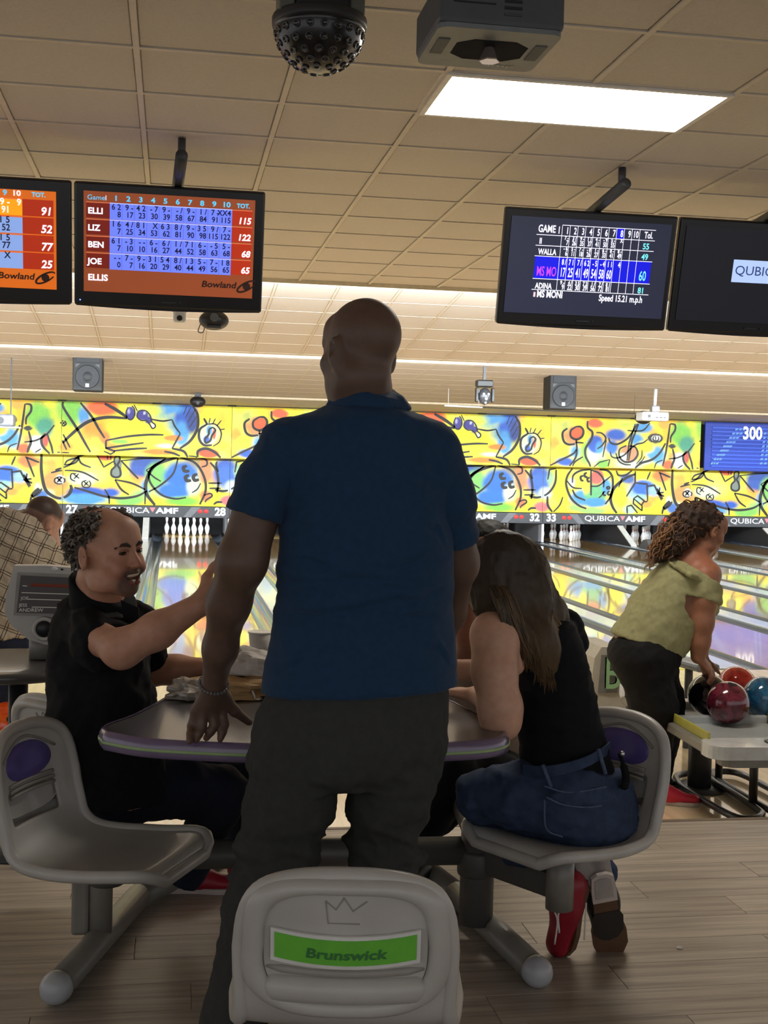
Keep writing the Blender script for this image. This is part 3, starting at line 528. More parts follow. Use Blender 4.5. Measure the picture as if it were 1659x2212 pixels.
# lane number strips
M_strip = mat('mask_strip_dark', (62, 66, 72), .4, noise=.06); M_strip2 = mat('mask_strip_light', (108, 113, 120), .4)
M_num = mat('number_white', (242, 244, 246), .5, emit=(242, 246, 250), estr=.8); M_led = mat('led_red', (225, 36, 36), .4, emit=(255, 40, 40), estr=1.6); M_ledoff = mat('led_dim', (150, 70, 70), .4)
for i in range(-1, 6):
    x0 = SEAM0+i*PAIR; t = thing('lane_number_strip', 'dark grey number strip of lanes %s and %s under the mural' % (num(27+2*i), num(28+2*i)), 'sign', (x0+PAIR/2, YL, MZ0))
    MB().box((x0+PAIR/2, YL-.035, (MZ0+LZ0)/2-.004), (PAIR-.006, .06, LZ0-MZ0-.012), bev=.006).build('board', M_strip, t)
    for f, s in ((.235, 1), (.765, -1)):
        xc = x0+PAIR*f; MB().prism([(-.22*s, .235), (-.02*s, .235), (.16*s, .012), (-.0*s, .012)][::s], .004, (xc, YL-.0655, MZ0-.003), (1, 0, 0), (0, 0, 1), (0, -1, 0)).build('light_slash', M_strip2, t)
    yy = YL-.0665; zc = MZ0+.065
    for nn_, xx_, al_ in ((27+2*i, x0+.08, 'LEFT'), (28+2*i, x0+PAIR-.08, 'RIGHT')):
        tx = MB(); put_text(tx, str(nn_), .235, (xx_, yy, zc-.005), (1, 0, 0), (0, 0, 1), align=al_, bold=.008); tx.build('lane_number', M_num, t)
    tx = MB(); put_text(tx, 'QUBICA', .17, (x0+PAIR*.5+.06, yy, zc+.02), (1, 0, 0), (0, 0, 1), align='RIGHT', xs=1.35, bold=.001); tx.build('brand_lettering', mat('brand_white', (225, 228, 232), .5, emit=(225, 228, 232), estr=.5), t); tx = MB(); put_text(tx, 'AMF', .17, (x0+PAIR*.5+.20, yy, zc+.02), (1, 0, 0), (0, 0, 1), xs=1.45, bold=.006)
    tx.build('brand_lettering', mat('brand_white', (225, 228, 232), .5, emit=(225, 228, 232), estr=.5), t)
    MB().prism([(-.06, .12), (.06, .12), (0, .015)][::-1], .003, (x0+PAIR*.5+.125, yy, zc+.02), (1, 0, 0), (0, 0, 1), (0, -1, 0)).build('triangle_mark', mat('brand_pink', (240, 120, 130), .5, emit=(240, 110, 120), estr=.5), t)
    for s, xx in ((1, x0+.50), (-1, x0+PAIR-.50)):
        for k in range(2):
            lit = i == 0 and not (s < 0 and k == 0)
            MB().ball((xx+s*k*.13, YL-.064, zc+.08), (.05, .014, .042), 12, 8).build('foul_lamp', M_led if i in (0, 2, 3) else M_ledoff, t, True)
# ================================================================ things under the ceiling: troffer, effect lights, screens, speakers
# recessed fluorescent troffer
lt = thing('ceiling_light', 'bright rectangular fluorescent panel set in the tiled ceiling', 'ceiling light', (GX+TS, 5.31, ZC-.01))
M_tro = mat('troffer_diffuser', (255, 250, 238), .5, noise=.0, emit=(255, 248, 236), estr=20.0)
MB().box((GX+TS, 5.31, ZC+.004), (TS*2-.07, TS-.06, .012)).build('diffuser', M_tro, lt)
fr = MB()
for dx, dy, w, h in ((0, TS/2-.012, TS*2, .024), (0, -TS/2+.012, TS*2, .024), (TS-.012, 0, .024, TS-.048), (-TS+.012, 0, .024, TS-.048)):
    MB().box((GX+TS+dx, 5.31+dy, ZC-.002), (w, h, .014)).build('frame_bar', mat('troffer_frame', (226, 222, 212), .5), lt)
# dim pair of ceiling lights added unseen behind the viewer to fill the foreground
for i, (x, y) in enumerate(((-3.0, -1.4), (3.4, -1.4))):
    t = thing('ceiling_light', 'added unseen fill light panel behind the seating, %s' % ('over the console side' if i == 0 else 'over the ball rack side'), 'ceiling light', (x, y, ZC-.012))
    MB().box((x, y, ZC-.006), (TS*2-.07, TS-.06, .01)).build('diffuser', mat('fill_diffuser_dim', (255, 244, 226), .5, noise=0, emit=(255, 236, 210), estr=2.2), t)
    MB().box((x, y, ZC-.0), (TS*2, TS, .008)).build('frame', MATS['troffer_frame'], t)

M_blk = mat('black_plastic', (24, 25, 28), .42, noise=.1); M_dgr = mat('dark_grey_metal', (62, 64, 68), .45, noise=.1); M_wht = mat('white_plastic', (226, 228, 230), .4, noise=.04)
# mirror-dome effect light
dc = W(690, 60, 4.15); DR = .147
d = thing('dome_effect_light', 'black half-dome effect light studded with lenses under the ceiling', 'effect light', (dc[0], dc[1], dc[2]-DR))
prof = [(.001, -DR*.98)]+[(DR*math.cos(a), DR*.98*math.sin(a)) for a in np.linspace(-math.pi/2+.12, 0, 14)]+[(DR*1.03, .0), (DR*1.03, .028), (DR*.95, .03), (.001, .03)]
MB().lathe(prof, dc, 36).build('dome', mat('dome_black', (20, 20, 22), .28, noise=.15, coat=.3), d, True)
MB().lathe([(DR*1.035, -.004), (DR*1.05, .006), (DR*1.05, .024), (DR*1.03, .03)], dc, 36).build('collar', mat('dome_collar', (40, 40, 42), .5), d, True)
for ring, (el, cnt) in enumerate(((-12, 20), (-27, 18), (-42, 15), (-56, 11), (-70, 7))):
    for k in range(cnt):
        a = 2*math.pi*(k+.5*(ring % 2))/cnt; e = math.radians(el); n = np.array([math.cos(e)*math.cos(a), math.cos(e)*math.sin(a), math.sin(e)])
        q = Vector(n).to_track_quat('Z', 'Y').to_matrix(); Rm = np.array(q)
        MB().lathe([(.013, -.004), (.013, .005), (.009, .006), (.008, .002), (.001, .002)], dc+n*DR*.985, 10, Rm).build('lens', mat('dome_lens', (34, 34, 38), .2, coat=.5), d, True)
for s in (-1, 1): MB().box(dc+np.array([s*.112, 0, .09]), (.05, .16, .14), bev=.006).build('housing_block', mat('dome_housing', (96, 98, 88), .5), d)
MB().box(dc+np.array([0, 0, .085]), (.17, .20, .11), bev=.006).build('motor_box', M_blk, d)
MB().box(((dc[0]), dc[1], (dc[2]+.16+ZC)/2), (.10, .06, ZC-dc[2]-.15)).build('bracket', M_dgr, d)
MB().tube([W(770, 8, 4.15), W(790, 0, 4.15)+np.array([0, 0, .03])], .008, 8).build('clamp_screw', M_blk, d)
# grey light box with an octagonal window
bc = np.array([.88, 3.63, 2.9]); bw, bd_, bh = .36, .345, .13
d = thing('ceiling_light_box', 'grey box projector with an octagonal mirror window under the ceiling', 'effect light', tuple(bc))
MB().box(bc+np.array([0, 0, bh/2+.012]), (bw, bd_, bh), bev=.014).build('case', mat('light_box_grey', (74, 78, 82), .5, noise=.1), d)
MB().prism(rrect(bw-.006, bd_-.006, .03), .014, bc, (1, 0, 0), (0, 1, 0), (0, 0, 1)).build('base_plate', mat('light_box_plate', (112, 118, 120), .5), d)
oc = [(-.105, -.045), (-.06, -.085), (.06, -.085), (.105, -.045), (.105, .045), (.06, .085), (-.06, .085), (-.105, .045)]
MB().prism(oc[::-1], .002, bc+np.array([.005, 0, -.0015]), (1, 0, 0), (0, 1, 0), (0, 0, 1)).build('window', mat('light_box_window', (30, 31, 36), .9, spec=.1), d)
mbm = MB(); mbm.lathe([(.030, 0), (.030, .004), (.013, .04), (.001, .04)], bc+np.array([.0, -.03, -.042]), 6); mbm.build('mirror', mat('mirror_facets', (214, 196, 186), .12, metal=.8), d)
for s in (-1, 1): MB().box(bc+np.array([s*.142, -.01, -.001]), (.034, .13, .004)).build('vent_grille', mat('light_box_vent', (84, 88, 88), .7), d)
tx = MB(); put_text(tx, 'amp', .035, bc+np.array([.02, .135, -.0022]), (1, 0, 0), (0, -1, 0), xs=1.6); tx.build('lettering', mat('light_box_print', (160, 164, 166), .5), d)
for k in range(3): MB().box(bc+np.array([.03+.0*k, -bd_/2-.001, .045+.018*k]), (.05, .004, .008)).build('socket', M_blk if k else M_dgr, d)
MB().box(bc+np.array([-.08, -bd_/2-.001, .07]), (.12, .003, .004)).build('vent_slot', M_blk, d)
MB().box((bc[0], bc[1], (bc[2]+bh+ZC)/2+.01), (.12, .12, ZC-bc[2]-bh-.02)).build('mount', M_dgr, d)

# ---- screens: tilted flat panels on poles
M_bez = mat('tv_bezel_black', (18, 19, 22), .3, noise=.05, coat=.2)
def emis(name, rgb, s=1.0): return mat(name, rgb, .4, noise=.0, emit=rgb, estr=s)
def tv(x0, x1, label, kind):
    Yc = 6.7; z0, z1 = 2.478, 3.085; w = x1-x0; h = (z1-z0)/math.cos(.24); xc = (x0+x1)/2; zc = (z0+z1)/2
    t = thing('score_screen', label, 'TV', (xc, Yc, z0))
    X = np.array([1., 0, 0]); Zv = np.array([0, -math.sin(.24), math.cos(.24)]); N = np.cross(X, Zv)       # N points to the seats
    O = np.array([xc, Yc, zc]); Rm = np.stack([X, -N, Zv], 1)
    MB().box(O-N*.03, (w, .05, h), R=Rm, bev=.012).build('case', M_bez, t)
    MB().box(O-N*.075, (w*.7, .05, h*.7), R=Rm, bev=.02).build('rear_cover', M_blk, t)
    bow = [(-w/2+.01, -h/2+.02)]+[(-w/2+.01+(w-.02)*k/10, -h/2-.012*math.sin(math.pi*k/10)) for k in range(11)]+[(w/2-.01, -h/2+.02)]
    MB().prism(bow, .02, O-N*.03, X, Zv, N).build('lower_trim', M_bez, t)
    MB().box(O+Zv*(-h/2+.034)+N*.0025, (.075, .003, .008), R=Rm).build('maker_mark', mat('tv_print', (40, 42, 46), .5), t)
    MB().prism([(.05, .006), (.066, .006), (.058, -.007)][::-1], .002, O+Zv*(-h/2+.034)+N*.0005, X, Zv, N).build('maker_triangle', MATS['tv_print'], t)
    # pipe running forward under the ceiling, with a short drop
    pe = np.array([xc+.05, 6.28, 3.165]); ps = np.array([xc+.03, 6.84, 3.10]); MB().tube([ps, pe], .030, 14).build('mount_pipe', M_dgr, t, True)
    MB().tube([pe+np.array([0, .06, 0]), (pe[0], pe[1]+.06, ZC)], .02, 10).build('drop_rod', M_dgr, t, True)
    MB().box(ps+np.array([0, .04, -.08]), (.12, .05, .22), bev=.01).build('wall_plate', M_dgr, t)
    return t, O, X, Zv, N, w, h
def scr(t, name, O, X, Z, N, xa, xb, za, zb, m, lift):
    MB().prism([(xa, za), (xb, za), (xb, zb), (xa, zb)], .001, O+N*lift, X, Z, N).build(name, m, t)
M_sorg = emis('screen_brown', (150, 74, 40), .62); M_sred = emis('screen_red', (176, 46, 14), .7); M_sred2 = emis('screen_dark_red', (120, 30, 14), .6); M_sblu = emis('screen_blue', (104, 124, 250), .95); M_ink2 = emis('screen_ink', (26, 22, 60), .4); M_swh = emis('screen_white', (240, 240, 255), 1.0); M_scy = emis('screen_cyan', (90, 200, 250), .9); M_edge = emis('screen_red_edge', (226, 120, 80), .7)
M_syel = emis('screen_amber', (250, 160, 20), .85); M_slb = emis('screen_pale_blue', (136, 168, 232), .8)
def bowland(t, O, X, Z, N, x, z, s):
    m = emis('screen_logo', (46, 26, 20), .3); tx = MB(); put_text(tx, 'Bowland', .045*s, O+X*x+Z*z+N*.006, X, Z, align='RIGHT', bold=.001, shear=.15, xs=1.15); tx.build('logo_lettering', m, t)
    lg = MB(); P = np.array([(x+.055*s+.048*s*math.cos(a)*.95+.012*s*math.sin(a), z+.012*s+.026*s*math.sin(a)+.016*s*math.cos(a)) for a in np.linspace(.3, 6.0, 24)])
    V, q = ribbon(P, .010*s); lg.add(O+V[:, :1]*X+V[:, 1:]*Z+N*.006, [f[::-1] for f in q]); lg.build('logo_swirl', m, t)
    MB().prism([(x+.055*s+.02*s*math.cos(a), z+.012*s+.02*s*math.sin(a)) for a in np.linspace(0, 2*math.pi, 14, endpoint=False)], .0005, O+N*.0055, X, Z, N).build('logo_disc', m, t)
# main score table
t, O, X, Z, N, w, h = tv(-.515, .452, 'score screen listing ELLI, LIZ, BEN and JOE in orange and blue', 'a')
L = -w/2+.048; R_ = w/2-.072; T = h/2-.045; B = -h/2+.075; sw = R_-L+.02; shh = T-B
def sx(f): return L+(R_+.02-L)*f
def sz(f): return T-(T-B)*f
scr(t, 'picture', O, X, Z, N, sx(0), sx(1), sz(1), sz(0), M_sorg, .0)
rows = [('ELLI', '6 2,9 -,4 2,- 7,9 -,- /,9 -,1 /,7 -,XX4', '8,17,23,30,39,58,67,84,91,115', '115'), ('LIZ', '1 6,4 /,8 1,X,6 3,8 /,9 -,3 5,9 /,7 -', '7,25,34,53,62,81,90,98,115,122', '122'),
        ('BEN', '6 1,- 3,- -,6 -,6 /,1 /,7 1,6 -,- 5,5 -', '7,10,10,16,27,44,52,58,63,68', '68'), ('JOE', '- -,7 -,9 -,3 1,5 4,8 /,1 3,5 -,7 -,1 8', '0,7,16,20,29,40,44,49,56,65', '65')]
tcy = MB(); twh = MB(); tbl = MB(); colx = [sx(.15+.0715*k) for k in range(11)]
put_text(tcy, 'Game', .034, O+X*sx(.02)+Z*sz(.083)+N*.004, X, Z, xs=1.1); put_text(twh, '1', .034, O+X*sx(.118)+Z*sz(.083)+N*.004, X, Z)
for k in range(10): put_text(tcy if k < 10 else twh, str(k+1), .036, O+X*((colx[k]+colx[k+1])/2)+Z*sz(.083)+N*.004, X, Z, align='CENTER', bold=.001, xs=1.2)
put_text(tcy, 'TOT.', .030, O+X*sx(.93)+Z*sz(.083)+N*.004, X, Z, align='CENTER', bold=.001)
rh = .167
for i, (nm, a, b, tot) in enumerate(rows):
    z1 = .105+rh*i; z2 = z1+rh-.012
    scr(t, 'row_name_field', O, X, Z, N, sx(.015), colx[0], sz(z2), sz(z1), M_sred2, .0014); scr(t, 'row_score_field', O, X, Z, N, colx[0], colx[10], sz(z2+.008), sz(z1), M_sblu, .0016); scr(t, 'row_total_field', O, X, Z, N, colx[10], sx(.985), sz(z2), sz(z1), M_sred, .0014)
    scr(t, 'row_edge', O, X, Z, N, sx(.015), colx[0], sz(z1+.008), sz(z1), M_edge, .0028); scr(t, 'row_edge', O, X, Z, N, colx[10], sx(.985), sz(z1+.008), sz(z1), M_edge, .0028); scr(t, 'row_edge', O, X, Z, N, colx[0], colx[10], sz(z1+.008), sz(z1), emis('screen_blue_edge', (170, 184, 255), 1.0), .0028)
    put_text(twh, nm, .042, O+X*sx(.024)+Z*sz(z1+.115)+N*.004, X, Z, xs=1.05, bold=.0015); put_text(twh, tot, .045, O+X*sx(.978)+Z*sz(z1+.138)+N*.004, X, Z, align='RIGHT', shear=.15, bold=.0015)
    for k, (p, q) in enumerate(zip(a.split(','), b.split(','))):
        put_text(tbl, p, .040, O+X*(colx[k+1]-.006)+Z*sz(z1+.066)+N*.004, X, Z, align='RIGHT', bold=.0008, xs=.92); put_text(tbl, q, .040, O+X*(colx[k+1]-.006)+Z*sz(z1+.138)+N*.004, X, Z, align='RIGHT', bold=.0008, xs=.9)
        if k: scr(t, 'column_line', O, X, Z, N, colx[k]-.0008, colx[k]+.0008, sz(z2), sz(z1+.01), emis('screen_blue_line', (70, 84, 190), .7), .0029)
put_text(twh, 'ELLIS', .044, O+X*sx(.024)+Z*sz(.885)+N*.004, X, Z, xs=1.05, bold=.0015)
for mb_, nme, mm in ((tcy, 'header_lettering', M_scy), (twh, 'name_lettering', M_swh), (tbl, 'score_lettering', M_ink2)): mb_.build(nme, mm, t)['kind'] = 'stuff'
bowland(t, O, X, Z, N, sx(.9), sz(.90), 1.0)
MB().ball(O+X*(-w/2+.03)+Z*(-h/2+.03)+N*.004, .004, 8, 6).build('power_lamp', emis('led_blue', (120, 140, 255), 2.0), t)
# neighbouring score table, cut by the picture edge
t, O, X, Z, N, w, h = tv(-1.50, -.528, 'orange score screen at the edge of view showing totals 91, 52, 77 and 25', 'b')
L = -w/2+.048; R_ = w/2-.095; T = h/2-.06; B = -h/2+.075
scr(t, 'picture', O, X, Z, N, sx(0), sx(1), sz(1), sz(0), emis('screen_orange', (216, 104, 24), .75), .0)
tcy = MB(); twh = MB(); tbl = MB(); colx = [sx(.15+.0655*k) for k in range(11)]
for k in range(10): put_text(tcy if k < 9 else twh, str(k+1), .036, O+X*((colx[k]+colx[k+1])/2)+Z*sz(.06)+N*.004, X, Z, align='CENTER', bold=.001, xs=1.2)
put_text(tcy, 'TOT.', .030, O+X*sx(.90)+Z*sz(.06)+N*.004, X, Z, align='CENTER', bold=.001)
R2 = [('7 -,9 -,9', '82,91,', '91', 7), ('8 -,1 5,', '46,52,', '52', 7), ('7 2,1 5,', '71,77,', '77', 7), ('X,X,', ',,', '25', 7)]
for i, (a, b, tot, k0) in enumerate(R2):
    z1 = .09+.18*i; z2 = z1+.168
    scr(t, 'row_score_field', O, X, Z, N, colx[0], colx[10], sz(z2), sz(z1), M_syel if i == 0 else M_slb, .0016); scr(t, 'row_total_field', O, X, Z, N, colx[10], sx(.985), sz(z2), sz(z1), M_sred, .0014)
    scr(t, 'row_edge', O, X, Z, N, colx[0], colx[10], sz(z1+.008), sz(z1), M_edge, .0028)
    put_text(twh, tot, .055, O+X*sx(.975)+Z*sz(z1+.15)+N*.004, X, Z, align='RIGHT', shear=.15, bold=.0015)
    for k, (p, q) in enumerate(zip(a.split(','), b.split(','))):
        tgt = twh if i == 0 else tbl
        if p: put_text(tgt, p, .046, O+X*(colx[k0+k+1]-.005)+Z*sz(z1+.066)+N*.004, X, Z, align='RIGHT', bold=.0008, xs=.95)
        if q: put_text(tgt, q, .046, O+X*(colx[k0+k+1]-.005)+Z*sz(z1+.145)+N*.004, X, Z, align='RIGHT', bold=.0008, xs=.9)
for mb_, nme, mm in ((tcy, 'header_lettering', M_scy), (twh, 'total_lettering', M_swh), (tbl, 'score_lettering', M_ink2)): mb_.build(nme, mm, t)['kind'] = 'stuff'
bowland(t, O, X, Z, N, sx(.87), sz(.905), 1.0)
# dark navy score table on the other side
t, O, X, Z, N, w, h = tv(1.735, 2.71, 'dark navy score screen listing GAME, WALLA, MS MO and ADINA', 'c')
L = -w/2+.035; R_ = w/2-.055; T = h/2-.045; B = -h/2+.065
M_nav = emis('screen_navy', (40, 44, 66), .5); M_hil = emis('screen_blue_bar', (10, 16, 200), .9); M_scy2 = emis('screen_cyan_text', (120, 230, 240), .9); M_mag = emis('screen_magenta', (190, 70, 220), .8)
scr(t, 'picture', O, X, Z, N, sx(0), sx(1), sz(1), sz(0), M_nav, .0)
scr(t, 'current_player_bar', O, X, Z, N, sx(.165), sx(.895), sz(.63), sz(.40), M_hil, .0014); scr(t, 'current_frame_field', O, X, Z, N, sx(.655), sx(.705), sz(.175), sz(.07), M_hil, .0014)
gx = [sx(.315+.0485*k) for k in range(11)]+[sx(.90)]; rz_ = [.175, .285, .395, .63, .745]
for k, gz in enumerate([.065]+rz_): scr(t, 'grid_line', O, X, Z, N, gx[0] if k == 0 else sx(.16), gx[-1], sz(gz+.006), sz(gz), M_swh, .0026)
for k in range(11): scr(t, 'grid_line', O, X, Z, N, gx[k]-.001, gx[k]+.001, sz(.745), sz(.07), M_swh, .0026)
twh = MB(); tcy = MB(); tmg = MB()
def P_(mb_, s, f, g, size, al='RIGHT', xs=.62, bold=.001): put_text(mb_, s, size, O+X*f+Z*sz(g)+N*.004, X, Z, align=al, xs=xs, bold=bold)
P_(twh, 'GAME', sx(.275), .15, .055, xs=.66); P_(twh, '1', sx(.305), .155, .052)
for k in range(10): P_(twh, str(k+1), gx[k+1]-.006, .155, .05)
P_(twh, 'Tol.', sx(.885), .155, .05)
D2 = [('II', .27, '7 -,3 /,9 -,1 1,4 -,- 9,5 -,X', '7,26,35,37,41,50,55', '55', .045), ('WALLA', .38, '- 6,5 -,7 -,- 8,1 -,6 -,8 -,8 -', '6,11,18,26,27,33,41,49', '49', .045), ('MS MO', .60, '8 /,7 1,7 /,6 2,- 5,- 4,1 1,4', '17,25,41,49,54,58,60', '60', .085), ('ADINA', .735, '9 -,4 /,3 5,7 2,1 /,7 /,8 1', '9,22,30,39,56,72,81', '81', .05)]
for nm, g, a, b, tot, szz in D2:
    big = nm == 'MS MO'
    put_text(tmg if big else twh, nm, .072 if big else .044, O+X*sx(.18)+Z*sz(g)+N*.004, X, Z, xs=.50 if big else .68, bold=.001)
    for k, p in enumerate(a.split(',')): P_(twh, p, gx[k+1]-.004, g-(.125 if big else .055), .042 if big else .028, xs=.55 if big else .72)
    for k, q in enumerate(b.split(',')): P_(twh, q, gx[k+1]-.004, g, szz*.82, xs=.42 if big else .60)
    P_(tcy, tot, sx(.87), g, .075 if big else .045, xs=.55 if big else .85)
put_text(twh, 'MS MONI', .052, O+X*sx(.195)+Z*sz(.825)+N*.004, X, Z, xs=.68, bold=.0015); P_(twh, 'Speed 15.21 m.p.h', sx(.865), .835, .05, xs=.68)
scr(t, 'arrow_mark', O, X, Z, N, sx(.175), sx(.187), sz(.825), sz(.775), emis('screen_pink', (250, 190, 200), .9), .002)
for mb_, nme, mm in ((tcy, 'total_lettering', M_scy2), (twh, 'score_lettering', M_swh), (tmg, 'player_lettering', M_mag)): mb_.build(nme, mm, t)['kind'] = 'stuff'
# dark screen cut by the picture edge
t, O, X, Z, N, w, h = tv(2.725, 3.70, 'nearly black screen showing only a pale blue QUBICA tile', 'd')
L = -w/2+.035; R_ = w/2-.055; T = h/2-.045; B = -h/2+.065
scr(t, 'picture', O, X, Z, N, sx(0), sx(1), sz(1), sz(0), emis('screen_dark', (22, 23, 32), .4), .0)
q = W(1583, 610, 6.68)-O; q2 = W(1580, 560, 6.68)-O
a0, b0, b1 = q@X, q@Z, q2@Z
scr(t, 'logo_tile', O, X, Z, N, a0, a0+.42, b0, b1, emis('screen_tile', (166, 190, 236), .95), .002)
tx = MB(); put_text(tx, 'QUBICA', .072, O+X*(a0+.012)+Z*((b0+b1)/2-.02)+N*.005, X, Z, xs=1.05); tx.build('logo_lettering', emis('screen_logo_blue', (50, 70, 130), .4), t)

# ---- devices hanging below the far ceiling
def stem(mb, p, zt, r=.01): mb.tube([p, (p[0], p[1], zt)], r, 8)
def ceil_z(y):
    if y < E1[0]: return ZC
    if y < E2[0]: return 3.52+(E2[1]+.02-3.52)*(y-E1[0]-.02)/(E2[0]-E1[0]-.02)
    if y < E3[0]: return 3.42+(E3[1]+.02-3.42)*(y-E2[0]-.02)/(E3[0]-E2[0]-.02)
    return 3.12+(2.815-3.12)*(y-E3[0])/(28.2-E3[0])
p = W(388, 680, 8.4)
t = thing('white_camera', 'small white camera hanging below the ELLI score screen', 'camera', tuple(p-np.array([0, 0, .05])))
MB().box(p, (.082, .06, .105), bev=.018).build('body', M_wht, t, True)
MB().lathe([(.018, 0), (.018, .012), (.012, .014), (.001, .014)], p+np.array([0, -.03, -.025]), 14, rotx(math.pi/2)).build('lens', M_blk, t)
for s in (-1, 1): MB().box(p+np.array([s*.044, 0, .06]), (.008, .03, .09)).build('yoke_arm', M_wht, t)
mb = MB(); mb.box(p+np.array([0, 0, .105]), (.096, .03, .01)); stem(mb, p+np.array([0, 0, .1]), ceil_z(p[1])); mb.build('mount', M_wht, t)
p = W(462, 692, 8.0)
t = thing('speaker_pod', 'black oval pod with a chrome bracket under the ELLI score screen', 'effect light', tuple(p-np.array([0, 0, .07])))
MB().ball(p, (.093, .07, .062), 20, 12).build('body', mat('pod_black', (40, 42, 46), .35), t, True)
MB().box(p+np.array([0, -.05, -.045]), (.09, .03, .02), bev=.006).build('lower_trim', M_dgr, t)
MB().lathe([(.03, 0), (.026, .02), (.001, .02)], p+np.array([0, -.062, .01]), 16, rotx(math.pi/2)).build('emblem', mat('chrome_grey', (170, 172, 176), .2, metal=.8), t)
mb = MB(); stem(mb, p+np.array([0, 0, .05]), ceil_z(p[1]), .02); mb.build('mount', M_dgr, t)
mb = MB(); a = W(443, 704, 8.0); b = W(428, 716, 8.0); c = W(433, 700, 8.0); mb.tube(catmull([a, W(438, 718, 8.0), b, c], 6), .003, 6); mb.build('cable', M_blk, t)
for nm, (px, py, Y, lab) in enumerate(((191, 801, 20.0, 'tall black loudspeaker hanging over lane twenty-seven'), (1209, 843, 20.0, 'tall black loudspeaker hanging over the lanes near thirty-three'))):
    p = W(px, py, Y); t = thing('hanging_loudspeaker', lab, 'loudspeaker', tuple(p-np.array([0, 0, .315])))
    MB().box(p+np.array([0, 0, .08]), (.445, .40, .80), bev=.02).build('cabinet', mat('speaker_black', (14, 15, 18), .6), t)
    MB().lathe([(.174, 0), (.18, .010), (.172, .018), (.15, .014), (.115, .008), (.07, .004), (.064, .010), (.035, .016), (.001, .018)], p+np.array([.0, -.20, -.105]), 24, rotx(math.pi/2)).build('woofer', mat('speaker_cone', (30, 33, 38), .6), t, True)
    MB().box(p+np.array([0, -.203, .25]), (.35, .012, .28), bev=.005).build('horn', mat('speaker_horn', (22, 25, 30), .6), t)
    for s in (-1, 1): MB().prism([(-.03, -.03), (.05, .03), (-.03, .03)] if s > 0 else [(.03, -.03), (.03, .03), (-.05, .03)], .006, p+np.array([-s*.15, -.20, .06]), (1, 0, 0), (0, 0, 1), (0, -1, 0)).build('port', M_blk, t)
    MB().box(p+np.array([.0, -.222, -.235]), (.05, .006, .05)).build('badge', mat('badge_white', (230, 234, 238), .4), t)
    mb = MB(); [stem(mb, p+np.array([s*.12, 0, .46]), ceil_z(Y), .008) for s in (-1, 1)]; mb.build('hanger', M_dgr, t)
p = W(427, 868, 24.0)
t = thing('dome_light_pod', 'small black dome light above the mural over lane twenty-eight', 'effect light', tuple(p-np.array([0, 0, .12])))
MB().ball(p, (.15, .13, .105), 18, 10).build('body', M_blk, t, True); mb = MB(); mb.box(p+np.array([0, 0, .12]), (.12, .1, .08)); mb.box((p[0], p[1], (p[2]+.1+ceil_z(24.0))/2), (.05, .05, ceil_z(24.0)-p[2]-.1)); mb.build('mount', M_dgr, t)
MB().lathe([(.03, 0), (.03, .02), (.001, .02)], p+np.array([0, -.125, -.03]), 12, rotx(math.pi/2)).build('lens', M_dgr, t)
# moving head light
p = W(1047, 852, 19.0)
t = thing('moving_head_light', 'black moving head stage light hanging above the mural', 'stage light', tuple(p-np.array([0, 0, .18])))
MB().box(W(1046, 829, 19.0), (.25, .18, .11), bev=.02).build('base', M_blk, t)
for s in (-1, 1): MB().box(p+np.array([s*.125, 0, -.01]), (.04, .10, .22), bev=.012).build('yoke_arm', M_blk, t)
MB().ball(p+np.array([0, 0, -.03]), (.10, .1, .13), 16, 10).build('head', mat('moving_head_grey', (58, 60, 64), .3), t, True)
for dx, dz, r in ((-.04, 0, .022), (.035, .0, .022), (0, -.07, .026), (0, -.13, .02)): MB().lathe([(r, 0), (r, .015), (r*.7, .02), (.001, .02)], p+np.array([dx, -.095 if dz > -.1 else -.06, dz]), 12, rotx(math.pi/2)).build('lens', mat('stage_lens', (120, 124, 132), .15, coat=.5), t)
mb = MB(); q = W(1046, 829, 19.0); mb.box((q[0], q[1], (q[2]+.05+ceil_z(19.0))/2), (.04, .04, ceil_z(19.0)-q[2]-.05)); mb.build('mount', M_dgr, t)
# lighting pipe
a, b = W(960, 876, 22.0), W(1042, 880, 22.0)
hp = MB().tube([a, b], .018, 8); [hp.tube([a+(b-a)*f, (a+(b-a)*f)*np.array([1, 1, 0])+np.array([0, 0, ceil_z(22.0)+.02])], .005, 6) for f in (.1, .9)]
tag(hp.build('hanging_pipe', M_wht, None, True), 'thin white pipe hanging under the ceiling beside the stage light', 'pipe')
hc = MB().tube([W(1044, 880, 22.0), W(1200, 888, 22.0), W(1372, 893, 22.0)], .010, 6); [hc.tube([W(x, y, 22.0), W(x, y, 22.0)*np.array([1, 1, 0])+np.array([0, 0, ceil_z(22.0)+.02])], .003, 5) for x, y in ((1046, 880), (1370, 893))]
tag(hc.build('hanging_cable', M_dgr, None, True), 'thin dark cable strung under the ceiling towards the white projector', 'cable')
# projectors
p = W(1409, 900, 21.0)
t = thing('ceiling_projector', 'white projector on a white drop pole near the blue mask screen', 'projector', tuple(p-np.array([0, 0, .08])))
MB().box(p, (.48, .34, .15), bev=.025).build('body', M_wht, t); MB().box(p+np.array([-.12, -.172, .0]), (.05, .006, .05)).build('vent', M_dgr, t)
for k in range(3): MB().box(p+np.array([.02+.07*k, -.172, -.02]), (.045, .006, .02)).build('socket', M_dgr, t)
mb = MB(); mb.tube([p+np.array([.04, 0, .18]), (p[0]+.05, p[1], ceil_z(21.0))], .028, 10); mb.build('pole', M_wht, t, True); MB().box(p+np.array([.04, 0, .13]), (.14, .14, .12), bev=.02).build('bracket', mat('bracket_silver', (170, 174, 178), .35, metal=.5), t)
p2 = W(1390, 902, 21.6); MB().ball(p2, (.16, .13, .12), 16, 10).build('lamp_pod', M_blk, t, True)
p = W(10, 908, 20.0)
